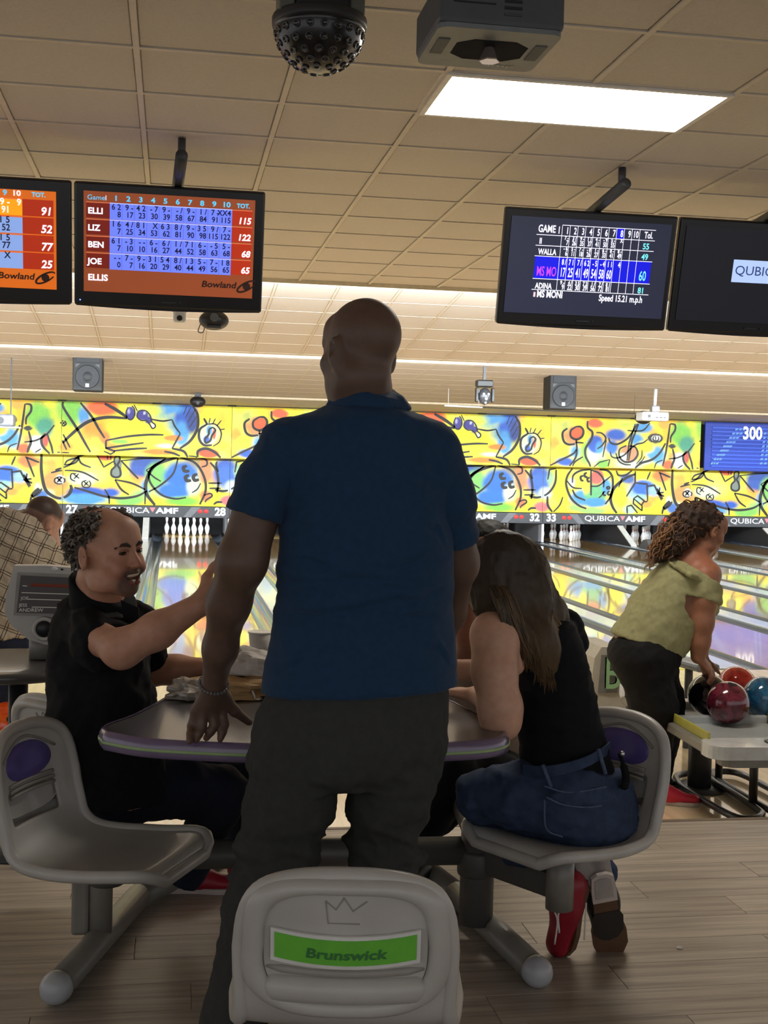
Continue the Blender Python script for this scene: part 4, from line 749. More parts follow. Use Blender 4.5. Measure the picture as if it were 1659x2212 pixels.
t = thing('ceiling_projector', 'grey projector at the edge of view hanging from a thin rod', 'projector', tuple(p-np.array([0, 0, .1])))
MB().box(p, (.30, .3, .18), bev=.03).build('body', mat('projector_grey', (120, 124, 130), .4), t); MB().lathe([(.05, 0), (.05, .03), (.001, .03)], p+np.array([-.05, -.15, 0]), 14, rotx(math.pi/2)).build('lens', M_dgr, t)
MB().box(p+np.array([.05, 0, -.105]), (.36, .32, .02)).build('tray', M_wht, t); mb = MB(); mb.tube([p+np.array([.09, 0, .05]), (p[0]+.09, p[1], ceil_z(20.0))], .01, 6); mb.build('rod', M_dgr, t)
# ================================================================ furniture: chairs, cluster frame, table, ball return, console
M_chair = mat('chair_grey_plastic', (184, 181, 175), .42, noise=.10, scale=7, bump=.08, bscale=300, coat=.15)
M_chair_d = mat('chair_rib_grey', (150, 146, 138), .45, noise=.08)
M_purple = mat('chair_purple_inset', (92, 80, 148), .4, noise=.10, scale=30)
M_green = mat('label_green', (104, 190, 62), .5, noise=.06, scale=40)
M_lblw = mat('label_white', (222, 222, 218), .45); M_lblink = mat('label_outline_ink', (58, 122, 66), .5)
prof_c = catmull([(.222, .408), (.212, .432), (.17, .440), (.05, .428), (-.08, .424), (-.16, .438), (-.205, .475), (-.228, .54), (-.240, .60), (-.249, .66), (-.257, .71), (-.261, .738)], 6)
seg_ = np.linalg.norm(np.diff(prof_c, axis=0), axis=1); arc = np.concatenate([[0], np.cumsum(seg_)]); ARC = arc[-1]
def prof_at(s):
    y = np.interp(s, arc, prof_c[:, 0]); z = np.interp(s, arc, prof_c[:, 1]); e = .004
    dy = np.interp(s+e, arc, prof_c[:, 0])-np.interp(s-e, arc, prof_c[:, 0]); dz = np.interp(s+e, arc, prof_c[:, 1])-np.interp(s-e, arc, prof_c[:, 1])
    l = math.hypot(dy, dz)+1e-9; return y, z, -dz/l*-1, dy/l*-1      # normal pointing up / forward
S_CR = float(np.interp(-.475, -prof_c[::-1, 1][::-1], arc)) if False else float(arc[np.argmin(np.abs(prof_c[:, 1]-.475)+(prof_c[:, 0] > -.15)*9)])
def s_of_z(z): k = prof_c[:, 0] < -.17; return float(np.interp(z, prof_c[k, 1], arc[k]))
def half_w(s):
    w = np.interp(s, [0, .10, .25, .36, S_CR, S_CR+.12, ARC-.12, ARC], [.195, .210, .213, .200, .186, .188, .185, .180])
    ef, et = s, ARC-s
    if ef < .09: w *= (1-(1-ef/.09)**2.6*.38)
    if et < .13: w *= (1-(1-et/.13)**2.4)**(1/2.4)*.62+.38*(1 if et > .05 else (1-(1-et/.05)**2.2)**(1/2.2))
    if et < .13: w = max(w, .03)
    return w
def surf(u, s):
    y, z, ny, nz = prof_at(s); hw = half_w(s); seat = 1-smooth01((s-S_CR+.12)/.16); back = 1-seat
    d = .016*(1-u*u)*seat*math.sin(math.pi*min(max(s/S_CR, 0), 1))
    y2 = y+ny*(-d)+.030*(u*hw/.186)**2*back; z2 = z+nz*(-d); return np.array([u*hw, y2, z2]), np.array([0, ny, nz])
def chair_meshes():
    NU, NS = 26, 46; V = []; Fc = []; ss = np.concatenate([np.linspace(0, ARC-.07, NS-12), ARC-.07*(1-np.linspace(0, 1, 13)[1:])**2]); us = np.linspace(-1, 1, NU)
    for s in ss:
        for u in us: V.append(surf(u, s)[0])
    zA, zB = s_of_z(.485), s_of_z(.56)
    for j in range(NS-1):
        for i in range(NU-1):
            um = (us[i]+us[i+1])/2; sm = (ss[j]+ss[j+1])/2
            if zA < sm < zB and abs(um) < .60: continue
            Fc.append((j*NU+i, j*NU+i+1, (j+1)*NU+i+1, (j+1)*NU+i))
    used = sorted({k for f in Fc for k in f}); mp = {k: n for n, k in enumerate(used)}
    shell = ([V[k] for k in used], [tuple(mp[k] for k in f) for f in Fc])
    out = [surf(-1, s)[0] for s in ss]+[surf(1, s)[0] for s in ss[::-1][1:]]+[surf(u, 0)[0] for u in us[::-1][1:-1]]
    rim = MB(); out = [p for i, p in enumerate(out) if np.linalg.norm(p-out[i-1]) > 2e-3]; P = np.array(out+out[:2]); P[:, 2] -= .006; rim.tube(P, .0165, 10, caps=False)
    ins = MB(); s0, hs = s_of_z(.638), .052; c, _ = surf(0, s0); Vi = []; n = 28
    for r in (0, .5, .92, 1.0):
        for k in range(n):
            a = 2*math.pi*k/n; ca, sa = math.cos(a), math.sin(a); uu = .60*r*math.copysign(abs(ca)**.8, ca); sv = s0+hs*r*(sa if sa > 0 else sa*.9)
            p, nn = surf(uu, sv); Vi.append(p+nn*(.007 if r < .95 else .0))
    Fi = [(j*n+k, j*n+(k+1) % n, (j+1)*n+(k+1) % n, (j+1)*n+k) for j in range(3) for k in range(n)]
    ins.add(Vi, Fi)
    ribs = []
    for k in range(3):
        b = MB(); s = s_of_z(.562+.014*k); b.tube([surf(u, s)[0]+surf(u, s)[1]*.003 for u in np.linspace(-.56, .56, 10)], .0052, 8); ribs.append(b)
    bw = MB(); s = s_of_z(.69); b1 = [surf(u, s_of_z(.655)+.048*math.cos(u/.72*math.pi/2))[0]+surf(u, s)[1]*.002 for u in np.linspace(-.7, .7, 14)]; bw.tube(b1, .004, 6)
    # rear side: bulging border around a sunken panel
    rear = MB(); n = 56; Vr = []; rr = (1.0, .985, .95, .90, .85, .81, .785, .775)
    def back_pt(x, z, lift):
        s = s_of_z(z); y, zz, ny, nz = prof_at(s); hw = half_w(s); u = x/.186; return np.array([x, y+.030*u*u, zz])-np.array([0, ny, nz])*lift
    for r in rr:
        for k in range(n):
            a = 2*math.pi*k/n; e = 2/3.4; cx_ = math.copysign(abs(math.cos(a))**e, math.cos(a)); cz = math.copysign(abs(math.sin(a))**e, math.sin(a))
            lift = .014+.020*math.sin(math.pi*min(max((1-r)/.235, 0), 1))**.6 if r < 1 else .004
            if r < .78: lift = .016
            Vr.append(back_pt(0.186*r*cx_*(1 if cz > 0 else 1.02), 0.605+.130*r*cz, lift))
    Fr = [(j*n+(k+1) % n, j*n+k, (j+1)*n+k, (j+1)*n+(k+1) % n) for j in range(len(rr)-1) for k in range(n)]
    pan = MB(); Vp = [back_pt(0, .605, .017)]
    for r in (.4, .78):
        for k in range(n):
            a = 2*math.pi*k/n; e = 2/3.4; Vp.append(back_pt(0.186*r*math.copysign(abs(math.cos(a))**e, math.cos(a)), 0.605+.130*r*math.copysign(abs(math.sin(a))**e, math.sin(a)), .017))
    Fp = [(0, 1+(k+1) % n, 1+k) for k in range(n)]+[(1+(k+1) % n, 1+n+(k+1) % n, 1+n+k, 1+k) for k in range(n)]
    rear.add(Vr, Fr); pan.add(Vp, Fp)
    def strip(x0, x1, zf, zt, lift, nseg=14):
        b = MB(); Vs = []; xs = np.linspace(x0, x1, nseg+1)
        for x in xs:
            arch = .010*(1-(2*(x-x0)/(x1-x0)-1)**2)
            for z in (zf-arch, zt-arch): Vs.append(back_pt(x, z, lift))
            for z in (zf-arch, zt-arch): Vs.append(back_pt(x, z, lift-.006))
        m = nseg+1
        Fs = [(4*i+1, 4*i, 4*i+4, 4*i+5)[::-1] if False else (4*i, 4*i+1, 4*i+5, 4*i+4) for i in range(nseg)]
        Fs += [(4*i, 4*i+4, 4*i+6, 4*i+2) for i in range(nseg)]+[(4*i+1, 4*i+3, 4*i+7, 4*i+5) for i in range(nseg)]
        b.add(Vs, Fs); return b
    lab0 = strip(-.132, .132, .580, .640, .024); lab1 = strip(-.125, .125, .587, .633, .0255)
    # print on the label: BRUNSWICK-style outlined word follows the arch
    V2, F2 = text_geo('Brunswick', .025, 'CENTER', .0006, .12, 1.35)
    tb = MB()
    if len(V2): tb.add([back_pt(v[0], .607+v[1]-.010*(1-(v[0]/.132)**2)-.008, .0266) for v in V2], F2)
    crown = MB(); cr_ = [(-.028, .745), (-.024, .705), (.022, .705), (.026, .735)]
    for pl in ([(-.036, .694), (-.031, .652), (.024, .652)], [(-.036, .694), (-.018, .678), (-.004, .700)], [(-.004, .700), (.012, .676), (.036, .694)]):
        crown.tube([back_pt(x, z, .0175) for x, z in pl], .0014, 5)
    ledge = MB(); ledge.tube([back_pt(x, .525, .012) for x in np.linspace(-.15, .15, 13)], [.012]+[.027]*11+[.012], 12)
    slot = MB(); slot.tube([back_pt(x, .563-.006*(1-(x/.14)**2), .014) for x in np.linspace(-.14, .14, 11)], [.004]+[.009]*9+[.004], 8)
    und = MB().box((0, -.01, .384), (.20, .22, .022), bev=.006)
    return shell, rim, ins, ribs, bw, rear, pan, lab0, lab1, tb, crown, ledge, slot, und
CM = chair_meshes()
def local(name, mb, m, parent, smooth=True):
    if isinstance(mb, tuple): me = mesh_of(name, mb[0], mb[1])
    else: me = mesh_of(name, np.concatenate(mb.V), mb.F)
    return link(name, me, m, parent, smooth)
ch0 = thing('swivel_chair', 'x', 'chair')
shell, rim, ins, ribs, bw, rear, pan, lab0, lab1, tb, crown, ledge, slot, und = CM
so = local('shell', shell, M_chair, ch0); md = so.modifiers.new('thick', 'SOLIDIFY'); md.thickness = .013; md.offset = 1.0; sd = so.modifiers.new('sub', 'SUBSURF'); sd.levels = 1; sd.render_levels = 1
local('rolled_rim', rim, M_chair, ch0); local('back_inset', ins, M_purple, ch0)
for b in ribs: local('back_rib', b, M_chair_d, ch0)
local('back_bow', bw, M_chair_d, ch0)
ro = local('rear_border', rear, M_chair, ch0); local('rear_recess', pan, M_chair, ch0)
lo_ = local('label_frame', lab0, M_lblw, ch0, False); l1_ = local('label_plate', lab1, M_green, lo_, False); local('lettering', tb, M_lblink, lo_, False)
local('crown_emblem', crown, M_chair_d, ch0); local('lower_ledge', ledge, M_chair, ch0); local('slot_lip', slot, M_chair_d, ch0); local('underplate', und, mat('dark_steel', (58, 58, 60), .5), ch0, False)
def place_chair(o, x, y, face, label):
    o.location = (x, y, S); a = math.atan2(face[1], face[0])-math.pi/2; o.rotation_euler = (0, 0, a); o['label'] = label; o['group'] = 'grey swivel chairs around the scoring table'
CH_F = (.355, 2.42); CH_L = (-.15, 3.36); CH_B = (-.17, 4.02); CH_D = (1.11, 3.42); CH_E = (1.02, 4.42)
place_chair(ch0, CH_F[0], CH_F[1], (.16, 1), 'empty grey chair with a green Brunswick label, its back to the viewer')
for (x, y), f, lab in ((CH_L, (.90, -.43), 'empty grey chair with a purple back inset beside the table'), (CH_B, (.70, .71), 'grey chair the man in the black polo sits on'), (CH_D, (-.86, -.50), 'grey chair with purple inset under the long-haired woman'), (CH_E, (-.35, -.94), 'grey chair across the table, mostly hidden under it')):
    c = copy_tree(ch0)
    for q_ in list(c.children):
        if q_.name.startswith(('lower_ledge', 'slot_lip')): bpy.data.objects.remove(q_)
    place_chair(c, x, y, f, lab)

# cluster frame: floor tubes with domed ends, posts, cross beam and swing arms
M_tube = mat('frame_grey_metal', (128, 124, 116), .4, noise=.10, coat=.1); M_tube_d = mat('frame_dark_metal', (82, 80, 76), .45, noise=.1); M_cap2 = mat('end_cap_grey', (176, 178, 182), .35, noise=.06)
PL_ = np.array([-.185, 3.74]); PR_ = np.array([.94, 3.72]); FZ = S
fr = thing('seating_frame', 'grey steel tube frame that carries the table and its chairs', 'table frame', (.38, 3.75, FZ))
def ftube(a, b, r, cap=True):
    a = np.array(a); b = np.array(b); o = MB().tube([a, b], r, 18).build('floor_tube', M_tube, fr, True)
    if cap:
        d = (b-a)/np.linalg.norm(b-a); q = np.array(Vector(d).to_track_quat('Z', 'Y').to_matrix())
        MB().lathe([(r*1.08, -.012), (r*1.10, .0), (r*1.06, .014), (r*.86, .032), (r*.5, .043), (.001, .047)], b, 20, q).build('end_cap', M_cap2, o, True)
rt = .040
cL = Wz(122, 2133, FZ+rt+.004); cR = Wz(1160, 2098, FZ+rt+.004)
bL = Wz(300, 1935, FZ+rt+.004); bR = Wz(985, 1930, FZ+rt+.004)
ftube(bL, cL, rt); ftube(bR, cR, rt)
fL = bL+(bL-cL)*1.5; fL[2] = FZ+rt+.004
ftube(bL, np.array([bL[0]+.30, 4.55, FZ+rt+.004]), rt); ftube(bR, np.array([bR[0]-.12, 4.60, FZ+rt+.004]), rt)
MB().tube([(PL_[0], PL_[1], FZ+.06), (PL_[0], PL_[1], S+.36)], .036, 16).build('post', M_tube, fr, True)
MB().box((PL_[0]-.055, PL_[1], FZ+.16), (.05, .06, .19), bev=.01).build('post_bracket', M_tube, fr)
MB().tube([(PR_[0], PR_[1], FZ+.06), (PR_[0], PR_[1], S+.36)], .052, 18).build('post', M_tube_d, fr, True)
MB().lathe([(.058, 0), (.062, .008), (.062, .07), (.058, .078)], (PR_[0], PR_[1], S+.21), 18).build('post_collar', M_tube_d, fr, True)
MB().tube([(PL_[0]+.05, PL_[1]+.03, S+.28), (PR_[0]-.04, PR_[1]+.01, S+.28)], .043, 18).build('cross_beam', M_tube_d, fr, True)
MB().tube([(.40, 3.76, S+.30), (.40, 3.76, S+.690)], .05, 18).build('table_post', M_tube_d, fr, True)
# swing arms to the chairs
def arm(a, b, w=.05, h=.06):
    a = np.array(a); b = np.array(b); d = b-a; L = np.linalg.norm(d); an = math.atan2(d[1], d[0]); Rm = rotz(an) @ roty(-math.asin(d[2]/L))
    MB().box((a+b)/2, (L, w, h), R=Rm, bev=.012).build('swing_arm', M_tube_d, fr)
arm((PL_[0], PL_[1], S+.335), (CH_L[0], CH_L[1]+.03, S+.365)); MB().lathe([(.045, 0), (.05, .01), (.05, .05), (.045, .055)], (CH_L[0], CH_L[1], S+.335), 16).build('swivel_hub', M_tube_d, fr, True)
arm((PR_[0], PR_[1], S+.26), (CH_D[0]+.0, CH_D[1]+.02, S+.26), .05, .075); MB().tube([(CH_D[0]+.0, CH_D[1]+.01, S+.20), (CH_D[0]+.0, CH_D[1]+.01, S+.372)], .040, 16).build('swivel_hub', M_tube, fr, True)
arm((PR_[0], PR_[1], S+.30), (CH_E[0]-.03, CH_E[1]-.06, S+.34), .05, .06); MB().tube([(CH_E[0], CH_E[1], S+.26), (CH_E[0], CH_E[1], S+.392)], .042, 16).build('swivel_hub', M_tube, fr, True)
arm((PL_[0], PL_[1], S+.30), (CH_B[0]+.0, CH_B[1]-.03, S+.36), .05, .05); MB().tube([(CH_B[0], CH_B[1], S+.30), (CH_B[0], CH_B[1], S+.392)], .042, 16).build('swivel_hub', M_tube, fr, True)
MB().tube([(CH_F[0], CH_F[1]+.02, S+.008), (CH_F[0], CH_F[1]+.02, S+.392)], .05, 18).build('chair_post', M_tube, fr, True)
MB().lathe([(.16, 0), (.16, .008), (.06, .02), (.05, .03)], (CH_F[0], CH_F[1]+.02, S+.004), 24).build('chair_foot', M_tube, fr, True)
arm((CH_F[0], CH_F[1]+.05, S+.20), (.38, 3.70, S+.26), .05, .06)

# table
ZT = S+.76
TP = [(-.155, 3.235), (-.06, 3.155), (.08, 3.105), (.25, 3.07), (.50, 3.055), (.70, 3.065), (.82, 3.10), (.875, 3.18), (.875, 3.30), (.86, 3.45), (.80, 3.80), (.74, 4.15), (.64, 4.40), (.44, 4.50), (.24, 4.42), (.13, 4.20), (.06, 3.95), (-.03, 3.65), (-.10, 3.45), (-.165, 3.32)]
TPc = catmull(TP+TP[:1], 6)[:-1]
tb_ = thing('scoring_table', 'dark grey table with purple edge and green stripe, ringed by chairs', 'table', (.38, 3.7, S+.715))
cxy = TPc.mean(0)
def off_poly(P, d): T = np.roll(P, -1, 0)-np.roll(P, 1, 0); T /= np.linalg.norm(T, axis=1)[:, None]; return P+np.stack([T[:, 1], -T[:, 0]], 1)*d
def slab(P0, layers):
    n = len(P0); V = []; 
    for d, z in layers: V += [(p[0], p[1], z) for p in off_poly(P0, d)]
    Fc = [tuple(range(n))[::-1]]+[(j*n+i, j*n+(i+1) % n, (j+1)*n+(i+1) % n, (j+1)*n+i) for j in range(len(layers)-1) for i in range(n)]+[tuple((len(layers)-1)*n+i for i in range(n))]
    return V, Fc
V, Fc = slab(TPc, [(-.012, ZT-.044), (-.012, ZT-.0), (-.016, ZT+.001)]); mk('tabletop', V, Fc, mat('table_laminate', (88, 86, 86), .28, noise=.18, scale=220, coat=.25), tb_)
V, Fc = slab(TPc, [(-.01, ZT-.046), (.002, ZT-.044), (.006, ZT-.034), (.005, ZT-.012), (.0, ZT-.002), (-.006, ZT+.003), (-.012, ZT+.002)]); mk('edge_band', V, Fc[1:-1], mat('table_edge_purple', (112, 98, 128), .25, noise=.08, coat=.5), tb_, True)
V, Fc = slab(TPc, [(.004, ZT-.029), (.0078, ZT-.0275), (.0078, ZT-.0215), (.004, ZT-.020)]); mk('edge_stripe', V, Fc[1:-1], mat('table_edge_green', (150, 176, 122), .35), tb_, True)
MB().box((.40, 3.74, S+.704), (.5, .6, .02)).build('support_plate', M_tube_d, tb_)

# things on the table
def crumple(name, c, rad, m, parent, seed, n=26, flat=.0, amp=.25):
    rg = np.random.default_rng(seed); b = MB(); b.ball((0, 0, 0), 1.0, n, n//2+2); V = np.concatenate(b.V); k = rg.normal(size=(22, 3)); k *= (rg.uniform(2.0, 7, 22)/np.linalg.norm(k, axis=1))[:, None]; ph = rg.uniform(0, 6.28, 22)
    f = np.abs(np.sin(V @ k.T+ph))@(1/np.linalg.norm(k, axis=1)); f = (f-f.mean())/f.std(); V = V*(1+amp*.5*f[:, None]); V = V*np.array(rad)
    V[:, 2] = np.maximum(V[:, 2], -rad[2]*.55); V[:, 2] += rad[2]*.55
    return mk(name, V+np.array(c), b.F, m, parent, False)
bc = Wz(505, 1512, ZT+.003)
bag = thing('food_bag', 'crumpled white paper and brown wrapper lying on the scoring table', 'food bag', (bc[0], bc[1]+.05, ZT+.003))
M_pap = mat('paper_white', (206, 200, 192), .7, noise=.08); M_brn = mat('paper_brown', (176, 142, 96), .7, noise=.12)
crumple('brown_wrapper', (bc[0]+.03, bc[1]+.07, ZT+.003), (.15, .09, .042), M_brn, bag, 3, 30, amp=.28)
crumple('white_paper', (bc[0]+.06, bc[1]+.10, ZT+.065), (.105, .07, .045), M_pap, bag, 8, 34, amp=.22)
crumple('clear_wrapper', (bc[0]-.11, bc[1]+.05, ZT+.003), (.075, .07, .034), mat('wrapper_clear', (168, 160, 148), .3, noise=.1, coat=.4), bag, 12, 28, amp=.4)
MB().box((bc[0]+.09, bc[1]+.03, ZT+.008), (.14, .06, .01), R=rotz(.1), bev=.003).build('black_tray', M_blk, bag)
MB().tube(catmull([(bc[0]+.05, bc[1]-.004, ZT+.035), (bc[0]+.058, bc[1]-.015, ZT+.018), (bc[0]+.062, bc[1]-.008, ZT+.007), (bc[0]+.075, bc[1]-.012, ZT+.007)], 5), .0025, 6).build('twist_tie', M_wht, bag)
cp = Wz(562, 1440, ZT+.003)
cup = thing('plastic_cup', 'translucent white plastic cup behind the food bag', 'cup', (cp[0]+.01, cp[1]+.15, ZT+.003))
q = np.array([cp[0]+.01, cp[1]+.15, ZT+.003]); MB().lathe([(.03, 0), (.032, .002), (.042, .095), (.040, .095), (.030, .006), (.001, .005)], q, 24).build('cup_wall', mat('cup_white', (216, 214, 206), .35), cup, True); MB().lathe([(.041, .092), (.0445, .094), (.0445, .099), (.040, .098)], q, 24).build('rolled_lip', mat('cup_lip', (230, 228, 222), .3), cup, True)

# ---- ball return at the side of the approach
M_hood = mat('return_beige', (188, 182, 166), .4, noise=.06); M_hood_d = mat('return_dark_grey', (124, 122, 116), .45); M_emb = mat('emblem_green', (150, 196, 140), .35, coat=.3)  # beige hood, darker grey for recess, housing, skirt and console neck
h0 = Wz(1395, 1620, 0.02)
hy = 7.05; hx = W(1306, 1500, hy)[0]
br = thing('ball_return', 'beige ball return hood with a green B emblem and ball rack', 'ball return', (hx, hy, 0))
hw = .085
Pf = [(-hw-.035, 0), (hw+.04, 0), (hw+.03, .34), (hw+.02, .44), (hw+.015, .60), (hw-.02, .665), (-hw+.04, .665), (-hw+.0, .60), (-hw-.02, .42), (-hw-.035, .36)]
MB().prism(Pf, .42, (hx, hy-.05, 0), (1, 0, 0), (0, 0, 1), (0, 1, 0)).build('hood', M_hood, br)
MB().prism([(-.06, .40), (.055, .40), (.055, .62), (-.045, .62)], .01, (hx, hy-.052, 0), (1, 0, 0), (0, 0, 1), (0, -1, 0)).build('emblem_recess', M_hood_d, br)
tx = MB(); V2, F2 = text_geo('B', .26, 'CENTER', .002, .0, .70); n2 = len(V2)
tx.add([(hx+v[0]+.015, hy-.085, .43+v[1]) for v in V2]+[(hx+v[0]+.015, hy-.062, .43+v[1]) for v in V2], F2+[tuple(i+n2 for i in f[::-1]) for f in F2]); tx.build('emblem', M_emb, br)
for k in range(3): MB().box((hx-.005, hy-.055, .10+.10*k), (2*hw-.02, .012, .012), R=roty(.12)).build('hood_rib', M_hood, br)
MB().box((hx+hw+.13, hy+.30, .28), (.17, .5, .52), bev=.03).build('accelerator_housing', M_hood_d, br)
ax = W(1502, 1436, 7.3); MB().box(ax, (.16, .30, .05), R=rotz(.2), bev=.02).build('reset_arm', mat('arm_grey', (112, 116, 118), .35), br); MB().tube([(ax[0]-.04, ax[1], .0), (ax[0]-.04, ax[1], ax[2])], .025, 10).build('reset_post', M_dgr, br)
# rack: two side rails and a tray with a rounded end cover
ra, rb = Wz(1350, 1500, .44), Wz(1530, 1606, .44); dv = (rb-ra)/np.linalg.norm(rb-ra); sd_ = np.array([-dv[1], dv[0], 0])
if sd_[0] < 0: sd_ = -sd_
RWD = .56; Lr = np.linalg.norm(rb-ra); an = math.atan2(dv[1], dv[0])
rk = thing('ball_rack', 'low ball rack with yellow side strips holding four bowling balls', 'ball rack', tuple((ra+rb)/2*np.array([1, 1, 0])))
def rbox(s, l, z, d, m, name, bev=.01): MB().box(ra+dv*s+sd_*l+np.array([0, 0, z-.44]), d, R=rotz(an), bev=bev).build(name, m, rk)
M_tray = mat('tray_white_grey', (186, 190, 190), .3, noise=.05, coat=.2); M_yel = mat('strip_yellow_green', (176, 170, 74), .4)
rbox(Lr/2, .0, .415, (Lr, .045, .05), M_tube, 'side_rail'); rbox(Lr/2, RWD, .415, (Lr, .045, .05), M_tube, 'side_rail')
rbox(Lr/2, .012, .462, (Lr-.04, .012, .045), M_yel, 'side_strip', .004); rbox(Lr/2, RWD-.012, .462, (Lr-.04, .012, .045), M_yel, 'side_strip', .004)
rbox(Lr/2, RWD/2, .405, (Lr, RWD-.05, .03), M_tray, 'tray')
for s in (.25, .55): rbox(Lr*s, RWD/2, .435, (.03, RWD-.06, .05), M_tray, 'tray_divider', .01)
rbox(-.0, .02, .46, (.10, .09, .10), M_wht, 'corner_cap', .025)
ec = ra+dv*(Lr+.05)+sd_*(RWD/2); 
MB().prism(rrect(.20, RWD+.08, .08), .06, ec+np.array([0, 0, -.045]), dv, np.cross([0, 0, 1], dv), (0, 0, 1)).build('end_cover', mat('rack_end_white', (206, 208, 206), .25, coat=.4), rk)
MB().prism(rrect(.15, RWD-.06, .06), .04, ec+np.array([0, 0, -.085]), dv, np.cross([0, 0, 1], dv), (0, 0, 1)).build('end_skirt', M_hood_d, rk)
MB().prism(rrect(.10, .17, .03), .012, W(1640, 1603, 5.95)*0+ec+sd_*.06+np.array([0, 0, .010])+dv*.01, dv, np.cross([0, 0, 1], dv), (0, 0, 1)).build('control_pad', M_blk, rk)
MB().lathe([(.016, 0), (.016, .006), (.001, .006)], ec+sd_*.10+np.array([0, 0, .022])+dv*.02, 12).build('button', mat('button_green', (110, 200, 60), .4, emit=(110, 200, 60), estr=.5), rk)
p = W(1510, 1700, 6.35); MB().tube([(p[0], p[1], .01), (p[0], p[1], .40)], .062, 20).build('column', mat('rack_column', (58, 58, 60), .45), rk, True); MB().lathe([(.15, 0), (.15, .008), (.06, .014)], (p[0], p[1], .001), 24).build('column_foot', M_dgr, rk, True)
M_loop = mat('rack_tube_black', (36, 35, 34), .4, coat=.2)
def loop(px, z, r=.018):
    P = np.array([Wz(x, y, z) for x, y in px]); P = catmull(list(P)+[P[0]], 6); MB().tube(P, r, 10, caps=False).build('foot_loop', M_loop, rk, True)
loop([(1465, 1692), (1462, 1676), (1500, 1670), (1530, 1680), (1632, 1745), (1644, 1760), (1625, 1768), (1580, 1762), (1480, 1705)], .03)
loop([(1540, 1672), (1545, 1667), (1600, 1672), (1700, 1725), (1760, 1765), (1740, 1775), (1690, 1765), (1560, 1690)], .03)
for x, y, r in ((1552, 1684, .020), (1626, 1738, .022)):
    q = Wz(x, y, .03); MB().tube([(q[0], q[1], .03), (q[0], q[1], .37)], r, 12).build('upright', M_loop, rk, True)
def ball(px, py, Y, lab, c1, c2, holes=None, R=.108, sc=9, rest=None):
    p = W(px, py, Y)
    if rest is not None: p[2] = rest+R
    t = thing('bowling_ball', lab, 'bowling ball', (p[0], p[1], p[2]-R)); nm = 'ball_'+'_'.join(map(str, c1))
    m = bpy.data.materials.new(nm); m.use_nodes = True; nt = m.node_tree; b = nt.nodes['Principled BSDF']; tc = nt.nodes.new('ShaderNodeTexCoord'); n1 = nt.nodes.new('ShaderNodeTexNoise')
    n1.inputs['Scale'].default_value = sc; n1.inputs['Detail'].default_value = 6; n1.inputs['Distortion'].default_value = 2.2; cr = nt.nodes.new('ShaderNodeValToRGB'); e = cr.color_ramp.elements
    e[0].position = .38; e[0].color = (*lin(c1), 1); e[1].position = .64; e[1].color = (*lin(c2), 1); nt.links.new(tc.outputs['Object'], n1.inputs['Vector']); nt.links.new(n1.outputs['Fac'], cr.inputs[0]); nt.links.new(cr.outputs[0], b.inputs['Base Color'])
    b.inputs['Roughness'].default_value = .12; b.inputs['Coat Weight'].default_value = .6
    MB().ball(p, R, 36, 22).build('ball_shell', m, t, True)
    for (a, e_) in (holes or ()):
        a, e_ = math.radians(a), math.radians(e_); n = np.array([math.cos(e_)*math.cos(a), math.cos(e_)*math.sin(a), math.sin(e_)]); q = np.array(Vector(n).to_track_quat('Z', 'Y').to_matrix())
        MB().lathe([(.014, -.004), (.0145, .0006), (.012, .0008), (.001, -.0)], p+n*R*.999, 14, q).build('finger_hole', mat('hole_dark', (16, 12, 12), .7), t, True)
ball(1572, 1540, 5.98, 'glossy maroon swirled bowling ball at the front of the rack', (70, 16, 30), (128, 46, 66), ((-100, 72), (-75, 66)), rest=.425)
ball(1529, 1545, 6.20, 'black bowling ball beside the maroon one on the rack', (18, 18, 26), (34, 32, 48), rest=.425)
ball(1648, 1540, 6.12, 'marbled blue bowling ball on the rack', (18, 66, 104), (48, 120, 158), rest=.425)
ball(1590, 1512, 6.45, 'bright red bowling ball behind the other balls on the rack', (176, 22, 22), (224, 60, 44), rest=.425)

# ---- far side: console with small monitor, round side table, second ball rack
cy_ = 4.75
k0 = W(85, 1300, cy_); sc_ = .00173
ck = thing('bowler_console', 'grey bowler console with small tilted monitor on a round table', 'console', (k0[0], k0[1], W(60, 1432, cy_)[2]))
def kx(px, py, d=0.): q = W(px, py, cy_); return q+np.array([0, d, 0])
M_kio = mat('console_light_grey', (196, 194, 188), .4, noise=.05)
O = kx(95, 1300); def2 = lambda px, py: ((kx(px, py)-O)[0], (kx(px, py)-O)[2])
bez = [def2(*p) for p in ((30, 1222), (100, 1222), (172, 1228), (192, 1240), (190, 1330), (178, 1362), (140, 1386), (100, 1393), (62, 1382), (25, 1352), (10, 1325), (12, 1290))][::-1]
MB().prism(bez, .07, O, (1, 0, 0), (0, 0, 1), (0, 1, 0)).build('bezel', M_kio, ck)
bm_ = [def2(*p) for p in ((38, 1236), (176, 1242), (172, 1332), (30, 1328))][::-1]; MB().prism(bm_, .012, O+np.array([0, -.013, 0]), (1, 0, 0), (0, 0, 1), (0, 1, 0)).build('screen_frame', mat('console_mid_grey', (150, 148, 142), .4), ck)
bm_ = [def2(*p) for p in ((46, 1242), (172, 1248), (168, 1326), (37, 1322))][::-1]; MB().prism(bm_, .004, O+np.array([0, -.018, 0]), (1, 0, 0), (0, 0, 1), (0, 1, 0)).build('picture', emis('console_screen', (46, 42, 40), .25), ck)
tl = MB(); 
for s_, x_, y_, z_ in (('ANDREW', 42, 1320, .018), ('JESS', 42, 1309, .016), ('JOE', 46, 1294, .016)): put_text(tl, s_, z_, kx(x_, y_, -.0195), (1, 0, 0), (0, 0, 1), xs=1.1)
tl.build('player_lettering', emis('console_text', (150, 146, 138), .4), ck)
